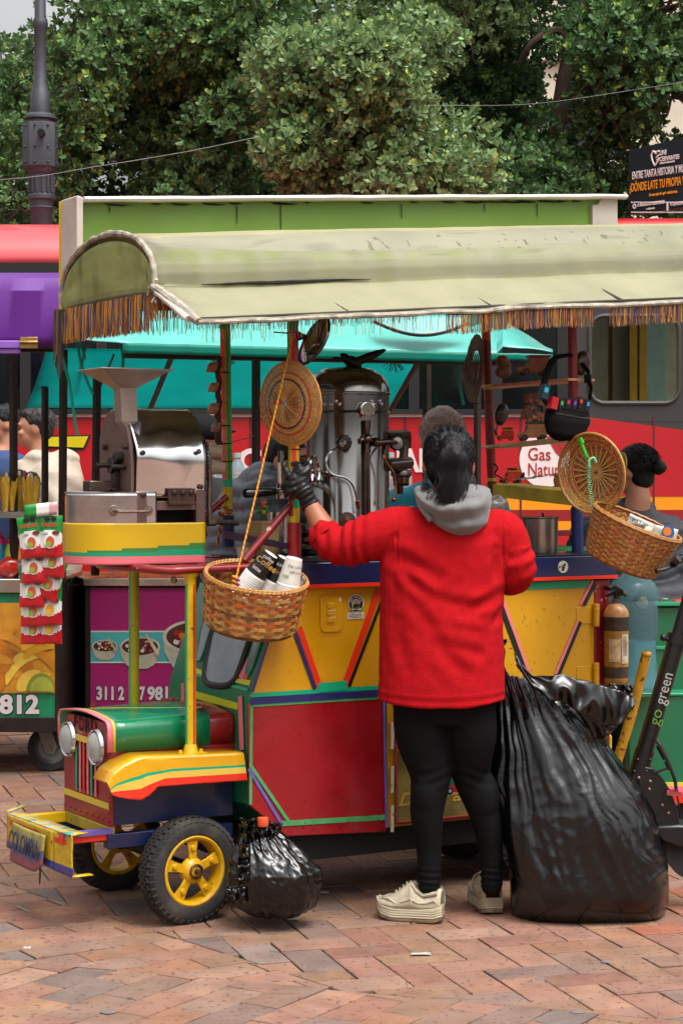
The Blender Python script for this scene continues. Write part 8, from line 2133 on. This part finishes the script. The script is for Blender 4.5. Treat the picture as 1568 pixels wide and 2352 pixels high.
# man in a dark puffer jacket bending behind the cart front
hp_ = P(668,1060,7.65);t,bb,T = person('man in dark puffer jacket bending forward left of the boiler',hp_,.98,R(55),None,Vector((hp_.x - .10,hp_.y + .02,hp_.z - .15)))
bx_ = P(595,1150,7.7); 
loft(bb,[((bx_.x - .02,bx_.y,.85),.15,.12),((bx_.x,bx_.y,1.1),.17,.12),((bx_.x + .03,bx_.y,1.32),.18,.12),((bx_.x + .09,bx_.y,1.42),.10,.09)]);legs_simple(bb,(bx_.x - .02,bx_.y),.9)
capsule(bb,[Vector((bx_.x + .05,bx_.y - .1,1.34)),Vector((bx_.x + .03,bx_.y - .2,1.12)),Vector((bx_.x + .13,bx_.y - .3,1.16))],[.05,.04,.03])
fuse(bb,'body',M_skinl,t,voxel=.009,smooth=3);headparts(t,T,.98,R(55));haircap(t,T,.98,R(55),M_hair,[(0,.022,.03,.083,.099,.094),(0,.05,-.02,.07,.055,.065)],.005)
M_puf = mat('puffer_charcoal','565b66',.4,var=.2,scale=10,bump=.25,bscale=40)
bb = B();loft(bb,[((bx_.x - .02,bx_.y,.82),.20,.16),((bx_.x,bx_.y,1.05),.215,.16),((bx_.x + .02,bx_.y,1.22),.21,.16),((bx_.x + .05,bx_.y,1.38),.18,.14),((bx_.x + .09,bx_.y,1.47),.10,.09)])
capsule(bb,[Vector((bx_.x + .02,bx_.y - .12,1.36)),Vector((bx_.x - .0,bx_.y - .20,1.17)),Vector((bx_.x + .12,bx_.y - .27,1.14))],[.085,.078,.06]);capsule(bb,[Vector((bx_.x + .12,bx_.y + .0,1.50)),Vector((bx_.x + .14,bx_.y - .06,1.40)),Vector((bx_.x + .17,bx_.y - .10,1.28))],[.05,.05,.045])
puffer(t,bb,M_puf,52,.012);trousers(t,(bx_.x - .02,bx_.y),.92)
bb = B();c = P(568,1172,7.49);bb.prism([c + Vector((x,0,z)) for x,z in ((-.03,0),(.03,.004),(.03,.014),(-.028,.012))],(0,.004,0));bb.build('red_badge',mat('badge_red','b82028',.5),t)
# man with the black cap, face in profile to the right
hk = P(470,1015,8.5);t,bb,T = person('man in black cap whose profile shows between the grinder and the striped pole',hk,.98,R(88),None,Vector((hk.x,hk.y,hk.z - .2)))
kx = P(548,0,8.5).x
def lean(bb,hw,hd,zt_): loft(bb,[((kx,hk.y,.82),hw,hd),((kx - .03,hk.y,1.05),hw,hd),((kx - .09,hk.y,zt_ - .12),hw,hd*.95),((hk.x + .01,hk.y,zt_),hw*.45,hd*.6)])
lean(bb,.14,.11,hk.z - .17);legs_simple(bb,(kx,hk.y),.9);fuse(bb,'body',mat('skin_dark','8a5844',.55,var=.1,scale=20),t,voxel=.009,smooth=2);headparts(t,T,.98,R(88))
bb = B();Rz = Matrix.Rotation(R(88),3,'Z');bb.ball(T(0,.01,.045),(.084,.102,.075),26,16,rot=Rz);bb.ball(T(0,-.085,.045),(.062,.055,.008),20,8,rot=Rz);fuse(bb,'cap',M_fab,t,voxel=.006,smooth=2)
bb = B();lean(bb,.17,.14,hk.z - .15);fuse(bb,'coat',mat('coat_black','111216',.8),t,voxel=.012,smooth=3,fn=lambda p,n: p + n*.008*ns((p.x*9,p.y*9,p.z*6)));trousers(t,(kx,hk.y),.9)
# passer-by in cream hoodie walking left
hm = P(78,985,12.0);t,bb,T = person('dark haired young man in cream hoodie walking left behind the fruit cart',hm,1.05,R(-84),None,Vector((hm.x + .04,hm.y,hm.z - .2)))
cx_ = hm.x + .06
trunk(bb,(cx_,hm.y),.16,.15,hm.z - .18,.85);legs_simple(bb,(cx_,hm.y),.9);fuse(bb,'body',M_skinl,t,voxel=.01,smooth=3);headparts(t,T,1.05,R(-84))
haircap(t,T,1.05,R(-84),mat('hair_brown','1c1412',.6,var=.3,scale=60,bump=.5,bscale=120),[(0,.03,.045,.084,.096,.085),(0,.06,-.005,.076,.055,.06),(0,-.02,.085,.06,.06,.03)],.01)
strands(t,T,1.05,R(-84),MATS['hair_brown'],700,.02,4)
M_cream = mat('hoodie_cream','b8aa98',.85,var=.08,scale=10,bump=.3,bscale=60)
bb = B();trunk(bb,(cx_ + .02,hm.y),.22,.19,hm.z - .15,.80);bb.ball((cx_ + .10,hm.y,hm.z - .18),(.11,.12,.06),22,14);bb.ball((cx_ - .0,hm.y - .05,hm.z - .18),(.12,.1,.05),20,12)
capsule(bb,[Vector((cx_ + .03,hm.y - .17,hm.z - .28)),Vector((cx_ + .10,hm.y - .2,hm.z - .56)),Vector((cx_ - .02,hm.y - .22,hm.z - .78))],[.085,.075,.06])
fuse(bb,'hoodie',M_cream,t,voxel=.01,smooth=3,fn=lambda p,n: p + n*(.012*ns((p.x*9,p.y*9,p.z*7)) + .005*math.sin(p.z*40 + p.x*30)))
trousers(t,(cx_,hm.y),.92)
# second walker, only the face shows at the left edge
h2 = P(2,975,12.4);t,bb,T = person('second dark haired man whose face shows at the far left edge',h2,1.0,R(-60),None,Vector((h2.x,h2.y,h2.z - .2)))
trunk(bb,(h2.x - .0,h2.y),.18,.13,h2.z - .18,.85);legs_simple(bb,(h2.x,h2.y),.9);fuse(bb,'body',M_skinl,t,voxel=.01,smooth=3);headparts(t,T,1,R(-60));haircap(t,T,1.0,R(-60),M_hair,[(0,.03,.05,.084,.096,.08),(0,.06,.0,.076,.055,.06),(0,-.03,.09,.065,.06,.03)],.01)
strands(t,T,1,R(-60),M_hair,600,.02,5)
bb = B();trunk(bb,(h2.x,h2.y),.21,.16,h2.z - .16,.82);fuse(bb,'shirt',mat('shirt_blue','28406a',.8),t,voxel=.012,smooth=3);trousers(t,(h2.x,h2.y),.92)

# ================================================================ BAGS, GREEN CART, JUG, EXTINGUISHER, SCOOTER
M_bag = mat('bag_plastic','040404',.25,var=.15,scale=6,bump=.16,bscale=40,coat=.15,spec=.6)
def ridged(x,y,z):
    return 1 - abs(noise.noise(Vector((x,y,z))))*2
# big bag
YB_ = 6.5
uLt = [(1465,1156),(1490,1152),(1560,1146),(1700,1130),(1800,1140),(1900,1150),(2040,1168),(2080,1174),(2095,1184)]
uRt = [(1465,1166),(1500,1195),(1547,1235),(1590,1330),(1620,1452),(1632,1452),(1662,1420),(1695,1386),(1712,1390),(1760,1432),(1815,1476),(1880,1496),(1960,1508),(2040,1518),(2080,1520),(2095,1518)]
def bigbag(i,j):
    a = 2*PI*i                              # 0 right, pi/2 away, pi left, 3pi/2 viewer
    x = math.cos(a);y = math.sin(a)
    rim = lerp([(-1,1468),(-.75,1520),(-.45,1548),(.0,1552),(.3,1560),(.7,1590),(1,1622)],x)
    if y > 0: rim += lerp([(-1,0),(0,22),(.6,-6),(1,0)],x)*min(1,y*2)
    v = 2094 + (rim - 2094)*j
    v2 = v
    uL,uR = lerp(uLt,v2),lerp(uRt,max(v2,1556) if x > -.4 else max(v2,1500))
    q_ = max(0,min(1,(v - 1480)/560));dep = .035 + .19*q_*q_*(3 - 2*q_) - .07*max(0,(v - 2000)/94) ** 3
    c = (uL + uR)/2;h = (uR - uL)/2
    xx = (abs(x) ** lerp([(1500,.85),(1900,.8),(2080,.6)],v))*(1 if x > 0 else -1)
    p = P(c + h*xx,v,YB_ + .02)
    p.y += dep*y
    # tension folds fan out of the pulled corner at the upper left
    du,dv = c + h*xx - 1150,v - 1400
    phi = math.atan2(du,dv) + .035*ns((du*.009,dv*.005,3)) + .007*ns((du*.03,dv*.02,8));rad = math.hypot(du,dv)/700
    f1 = ridged(phi*5.5 + .25*ns((phi*3,rad*2,1)),rad*.5,3.1 + y);f2 = ridged(phi*17,rad*.8,9.2 + y);f3 = ridged(du*.02,dv*.024,4 + y)
    f5 = ridged(phi*40 + ns((du*.01,dv*.01,0))*2,rad*3,2)
    f4 = ridged(du*.008,dv*.006,14 + y)
    fade = min(1,max(0,(2094 - v)/160))
    dn = .045*ns((du*.0042,dv*.0036,y)) + (.014*(f1 - .55) + .011*(f2 - .55) + .004*(f5 - .5))*fade + .0025*(f3 - .55)*(.5 + ns((du*.006,dv*.006,5)))*(1 + 5*max(0,x - .6))
    p += Vector((x*.6,y,0)).normalized()*dn
    p.z = max(.004,p.z)
    return p
bt_ = thing('trash_bag','tall black plastic trash bag with gaping top standing right of the woman','trash bag',P(1330,2090,YB_))
bb = B();bb.grid(bigbag,260,170); 
bb.prism([bigbag(k/40,0) + Vector((0,0,.001)) for k in range(40)],(0,0,.002))
bb.build('bag_film',M_bag,bt_,solid=.0025,sharp=120)
bb = B()
def flap(i,j):
    pts0 = smoothpath([P(1180,1500,6.42),P(1222,1549,6.40),P(1300,1552,6.38),P(1370,1572,6.40),P(1425,1588,6.42),P(1457,1604,6.46)],8);pts1 = smoothpath([P(1186,1530,6.40),P(1236,1590,6.38),P(1300,1618,6.36),P(1352,1648,6.37),P(1410,1668,6.40),P(1452,1630,6.45)],8)
    n_ = len(pts0) - 1;q = i*n_;k = min(int(q),n_ - 1);a = pts0[k].lerp(pts0[k + 1],q - k);c = pts1[k].lerp(pts1[k + 1],q - k)
    p = a.lerp(c,j);p.y -= .016*(ridged(i*9,j*1.4,2) - .4) + .012*math.sin(j*PI);p.z += .006*ns((i*12,j*2,5));return p
bb.grid(flap,120,24);bb.build('rolled_rim',M_bag,bt_,solid=.003,sharp=120)
bb = B()
def blk_(i,j):
    p = P(1392 + 60*i,1568 + 8*i + (46 - 6*i)*j,6.62 - .02*math.sin(i*6));p.y += .015*(ridged(i*4,j*3,7) - .5);p.z += .006*ns((i*9,j*3,1));return p
bb.grid(blk_,30,20);bb.build('inner_film',M_bag,bt_,solid=.003,sharp=120)
# small bag with the bottle cap
cb_ = P(630,2010,6.33)
def small(i,j):
    th = PI*j;a = 2*PI*i
    r = math.sin(th) ** .75;z = math.cos(th)
    hx,hz = .148,.160
    p = Vector((hx*r*math.cos(a),.125*r*math.sin(a),hz*z))
    if z > .1: k = (z - .1)/.9;p.x *= 1 - .50*k;p.x -= .055*k;p.y *= 1 - .45*k
    if z < -.55: p.z = -.55*hz + (p.z + .55*hz)*.55
    ca_,sa_ = math.cos(a),math.sin(a)
    g = 1 - 2*abs(ns((ca_*2.6,sa_*2.6,z*.7 + 5)));g2 = 1 - 2*abs(ns((ca_*4.5,sa_*4.5,z*3 + 1)));g3 = 1 - 2*abs(ns((ca_*9,sa_*9,z*9)))
    k2 = .4 + .6*max(0,(z + .3));d = .011*(g - .5) + .008*(g2 - .6)*k2 + .003*(g3 - .6)
    p += p.normalized()*d*(1 if r > .1 else .3);q = cb_ + p;q.z = max(.003,q.z);return q
sb_ = thing('trash_bag','small knotted black trash bag leaning against the front wheel','trash bag',(cb_.x,cb_.y,0))
bb = B();bb.grid(small,180,120);bb.build('bag_film',M_bag,sb_,sharp=120)
bb = B()
def tuft(cu,cv,w_,h_,sd,yy=6.28):
    bb.grid(lambda i,j: P(cu + (i - .5)*w_*(.6 + .8*j) + 6*ns((i*4,j*3,sd)),cv - h_*j + 7*ns((i*5,j*2,sd + 3)),yy + .03*math.sin(i*9 + sd) + .03*ns((i*6,j*4,sd + 9))),30,12)
tuft(585,1925,52,44,1);tuft(612,1925,50,30,4,6.30);tuft(566,1935,26,44,7,6.26);tuft(632,1925,26,36,12,6.33)
bb.grid(lambda i,j: P(548 + 24*j + 12*ns((i*4,j*4,3)),1940 + 132*i,6.24 + .03*ns((i*9,j*3,6))),40,10)
bb.grid(lambda i,j: P(520 + 70*i + 5*ns((i*6,j*2,2)),2030 + 26*i + 26*j + 8*ns((i*8,j*2,5)),6.24 + .02*ns((i*9,j*3,16))),40,10)
bb.build('knot_ears',M_bag,sb_,solid=.002,sharp=120)
bb = B();bb.lathe([(.001,.004),(.0165,.003),(.0175,.0),(.0175,-.02),(.016,-.024)],Matrix.Translation(P(604,1880,6.24)),26);bb.build('bottle_cap',mat('cap_orange','d8542c',.45),label='orange bottle cap poking out of the small black bag',cat='bottle cap')

# green cart at the right
Yg = 7.35
gc = thing('green_cart','glossy green cart body with pink and red stripes at the right edge','cart',P(1560,1880,Yg))
M_gp = mat('green_gloss','056a45',.22,var=.08,coat=.6,scale=3,stain=.1)
bb = B();bxp(bb,1442,1760,1597,1822,Yg,Yg + .55);bb.build('lower_box',M_gp,gc,bevel=.006)
bb = B();bxp(bb,1500,1760,1392,1597,Yg + .12,Yg + .6);bb.build('upper_box',M_gp,gc,bevel=.008)
bb = B();bxp(bb,1500,1760,1384,1392,Yg + .10,Yg + .62);bxp(bb,1440,1760,1592,1598,Yg - .008,Yg + .12);bxp(bb,1505,1760,1484,1492,Yg + .11,Yg + .13);bb.build('edge_trim',mat('green_light','2a9a6c',.25,coat=.5),gc,bevel=.002)
bb = B();bxp(bb,1504,1535,1374,1385,Yg + .2,Yg + .35);bb.build('lid_knob',M_gp,gc,bevel=.004)
bb = B();bxp(bb,1548,1600,1378,1388,Yg + .2,Yg + .35);bb.build('red_strip',M_torg,gc,bevel=.003)
bb = B();bxp(bb,1525,1760,1798,1806,Yg - .012,Yg);bb.build('tape',M_tyel,gc);bb = B();bxp(bb,1525,1760,1806,1825,Yg - .014,Yg);bb.build('tape',M_pink,gc)
bb = B();bxp(bb,1500,1760,1822,1846,Yg - .03,Yg + .5);bb.build('red_sill',M_torg,gc,bevel=.003)
bb = B();bxp(bb,1520,1760,1846,1885,Yg,Yg + .45);bb.build('undercarriage',mat('chassis_black','121110',.7),gc)
bb = B();bxp(bb,1385,1404,1690,1800,7.25,7.29);bb.build('yellow_leg',M_yel2,gc,bevel=.002)
bb = B();c = P(1600,1990,Yg + .3);bb.tube([c + Vector((0,-.05,0)),c + Vector((0,.05,0))],.17,30);bb.build('wheel',M_rubber,gc)
bb = B();bxp(bb,1392,1500,1592,1602,7.28,7.7);bb.build('jug_shelf',M_gp,gc,bevel=.002)
# handlebar piece of a black bicycle or scooter showing above
# water jug
t = thing('water_jug','large translucent blue water jug standing behind the fire extinguisher','water jug',P(1452,1592,7.5));Yj = 7.5;pj = Yj/FP;Mj = Matrix.Translation((P(1452,0,Yj).x,Yj,0));jz = lambda v: HC - (v - VH)*pj
bb = B(Mj);prj = [(.001,jz(1590)),(56,jz(1590)),(60,jz(1580)),(60,jz(1566)),(57,jz(1558)),(58,jz(1545)),(55,jz(1520)),(55,jz(1470)),(59,jz(1440)),(60,jz(1400)),(59,jz(1385)),(57,jz(1378)),(60,jz(1370)),(58,jz(1352)),(48,jz(1336)),(32,jz(1322)),(17,jz(1308)),(15,jz(1296)),(17,jz(1294)),(17,jz(1286)),(13,jz(1285))]
bb.lathe([(r*pj if r > .01 else r,z) for r,z in prj],None,56)
bb.build('jug_shell',mat('jug_blue','b4e6ee',.08,trans=.85,ior=1.18,var=.05,scale=8,bump=.1,bscale=12),t)
bb = B(Mj);bb.lathe([(.001,jz(1588)),(54*pj,jz(1588)),(57*pj,jz(1575)),(54*pj,jz(1555)),(52*pj,jz(1500)),(53*pj,jz(1470)),(.001,jz(1468))],None,40);bb.build('water',mat('jug_water','74c0cc',.1,trans=.6,ior=1.1,var=.1),t)
bb = B();bxp(bb,1380,1420,1296,1310,7.9,8.1); 
for k in range(9): bb.tube([P(1388 + k*5,1300,7.85),P(1390 + k*5,1345,7.85)],.002,5)
bb.tube([P(1386,1300,7.85),P(1432,1304,7.85)],.003,5);bb.build('wire_rack',M_chrome,label='chrome wire rack between the counter end and the water jug',cat='rack')
# fire extinguisher
t = thing('fire_extinguisher','worn orange and black fire extinguisher with black valve at the cart rear','fire extinguisher',P(1416,1572,7.12));Ye = 7.12;pe = Ye/FP;Mx_ = Matrix.Translation((P(1414,0,Ye).x,Ye,0));zz_ = lambda v: HC - (v - VH)*pe
bb = B(Mx_);cols_e = []
pre = [(.001,1572,'a8742c'),(24,1572,'a8742c'),(28,1566,'a8742c'),(28,1556,'3a2c24'),(28,1530,'a8742c'),(29,1448,'2c221c'),(29,1416,'b8844a'),(29,1410,'b8844a'),(26,1400,'b8844a'),(18,1390,'b8844a'),(9,1386,'5c4a3a'),(9,1376,'5c4a3a'),(.001,1375,'5c4a3a')]
bb.lathe([(r*pe if r > .01 else r,zz_(v)) for r,v,c in pre],None,40,cols=[S(c) for r,v,c in pre]);bb.build('cylinder',mat('extinguisher_paint','vc',.45,var=.3,scale=30,stain=.5,staincol='5c3c20',coat=.2),t)
bb = B(Mx_)
for a0_,a1_,v0_,v1_,c in ((-1.25,-.55,1455,1522,'c8bca4'),(-2.3,-1.35,1466,1518,'c9a87c'),(-1.15,-.75,1460,1505,'9a8c7c')):
    bb.grid(lambda i,j: Vector((29.5*pe*math.cos(a0_ + (a1_ - a0_)*i),(29.5 + (.4 if c == '9a8c7c' else 0))*pe*math.sin(a0_ + (a1_ - a0_)*i),zz_(v1_ + (v0_ - v1_)*j))),10,3,col=S(c))
bb.build('label',mat('label_worn','vc',.6,var=.3,scale=50,stain=.6,staincol='8a5a2c'),t)
bb = B();bb.tube([P(1415,1380,Ye),P(1415,1358,Ye)],.011,12);bb.tube([P(1415,1364,Ye),P(1432,1362,Ye - .02),P(1438,1368,Ye - .02)],[.010,.010,.008],10);bb.tube(smoothpath([P(1428,1358,Ye),P(1412,1350,Ye),P(1400,1352,Ye),P(1386,1350,Ye + .01)],4),[.008]*13,8,flat=(1,.6));bb.tube([P(1420,1358,Ye),P(1400,1366,Ye),P(1390,1370,Ye)],.006,8)
bb.build('valve',M_dblack,t)
# yellow pole
bb = B();bb.tube([P(1482,1508,6.95),P(1450,1640,6.98),P(1408,1775,7.0),P(1385,1850,7.02)],.0175,14);bb.ball(P(1483,1503,6.95),(.019,.019,.014),12,8);bb.build('yellow_pole',mat('pole_chipped','c08a14',.6,var=.25,scale=30,chips=1.3,chipcol='3a2416'),label='leaning chipped yellow pole between the big bag and the green cart',cat='pole')
# kick scooter
t = thing('kick_scooter','folded black electric scooter with go green lettering leaning at the right edge','scooter',P(1560,1960,6.6));Ys = 6.6
M_sc = mat('scooter_black','0c0c0d',.42,var=.05,coat=.1)
bb = B();a,c = P(1508,1640 - 205,Ys),P(1568,1395,Ys);s0,s1 = P(1480,1722,Ys),P(1552,1472,Ys)
bb.tube([s0,s1],.036,28,flat=(1,.8));bb.build('stem',M_sc,t)
d = (s1 - s0).normalized()
bb = B();bb.tube([s1 - d*.01,s1 + d*.022],.040,24,flat=(1,.85));bb.tube([P(1520,1465,Ys - .0),P(1545,1470,Ys - .02)],.008,8);bb.ball(P(1522,1464,Ys),.012,10,8);bb.build('clamp',M_sc,t)
bb = B();bb.tube([s1,s1 + d*.35],.022,18);bb.build('upper_tube',M_sc,t)
bb = B();bb.tube([s0 - d*.0,s0 - d*.10],[.039,.036],24,flat=(1,.85));bb.tube([s0 - d*.10,s0 - d*.12],.03,16)
for k in (-.02,.02): 
    for z in (.03,.07): bb.ball(s0 - d*z + Vector((k,-.033,0)),.006,8,6)
bb.build('stem_base',M_sc,t)
bb = B();pl2 = [(1462,1772),(1472,1760),(1500,1764),(1520,1785),(1542,1822),(1556,1862),(1560,1900),(1560,1915),(1510,1915),(1500,1870),(1480,1835),(1465,1800)]
bb.prism([P(u,v,Ys - .035) for u,v in pl2],(0,.07,0));bb.build('folding_joint',M_sc,t,bevel=.004)
bb = B()
for u,v in ((1466,1787),(1492,1795),(1490,1813),(1520,1850),(1534,1868),(1552,1848)): bb.ball(P(u,v,Ys - .036),(.006,.004,.006),10,6)
bb.build('screw',mat('screw_bronze','8a6a5a',.4,metal=.7),t)
bb = B();bb.prism([P(u,v,Ys - .06) for u,v in ((1508,1898),(1560,1895),(1640,1905),(1640,1950),(1560,1948),(1520,1935),(1508,1920))],(0,.14,0));bb.build('deck_nose',M_sc,t,bevel=.008)
bb = B();c = P(1592,1960 - 8,Ys);bb.tube([c + Vector((0,-.025,0)),c + Vector((0,.025,0))],.095,32);bb.build('wheel',M_rubber,t)
bb = B();bb.tube(smoothpath([P(1506,1700,Ys - .04),P(1520,1722,Ys - .05),P(1535,1755,Ys - .05),P(1548,1790,Ys - .05),P(1552,1818,Ys - .05)],5),.006,8);bb.tube(smoothpath([P(1502,1775,Ys - .04),P(1530,1765,Ys - .05),P(1538,1758,Ys - .05)],4),.004,8);bb.tube([P(1512,1712,Ys - .05),P(1528,1742,Ys - .05)],.011,10);bb.tube([P(1530,1748,Ys - .05),P(1538,1766,Ys - .05)],.010,10)
bb.tube(smoothpath([P(1552,1818,Ys - .05),P(1558,1850,Ys - .05),P(1560,1880,Ys - .05)],3),.003,6);bb.build('cable',M_dblack,t)
bb = B();bb.box(P(1547,1822,Ys - .055),(.05,.02,.014),Matrix.Rotation(.1,3,'Y')); 
for k in range(5): bb.box(P(1539 + k*4,1817,Ys - .057),(.002,.018,.012))
bb.build('red_connector',mat('connector_red','a8404c',.4),t)
up_ = d;rt_ = Vector((0,-1,0)).cross(up_)
xdir = d;ydir = Vector((-d.z,0,d.x))
fr_ = lambda f: s0.lerp(s1,f) + Vector((0,-.0375,0))
text('go',basis(fr_(.24) - ydir*.014,xdir,ydir),.052,mat('logo_green','5a8a2c',.5),t,ext=.0005,width=.052)
text('green',basis(fr_(.43) - ydir*.014,xdir,ydir),.052,mat('logo_grey','a8a49c',.5),t,ext=.0005,width=.105)
bb = B();bb.tube(smoothpath([P(1620,1280,6.75),P(1580,1278,6.75),P(1550,1290,6.75)],4),[.014]*9,14);bb.tube([P(1545,1284,6.75),P(1556,1294,6.75)],.022,16);bb.build('grip',M_dblack,t)
bb = B();bb.tube(smoothpath([P(1550,1296,6.76),P(1530,1306,6.74),P(1506,1312,6.72)],4),[.007,.007,.007,.007,.0075,.008,.008,.009,.010],10);bb.build('brake_lever',mat('lever_grey','3c3c3e',.35,metal=.6),t)
bb = B();bb.tube(smoothpath([s1 + d*.33,P(1600,1300,6.68),P(1612,1278,6.75)],4),.014,10);bb.build('handlebar',M_sc,t)
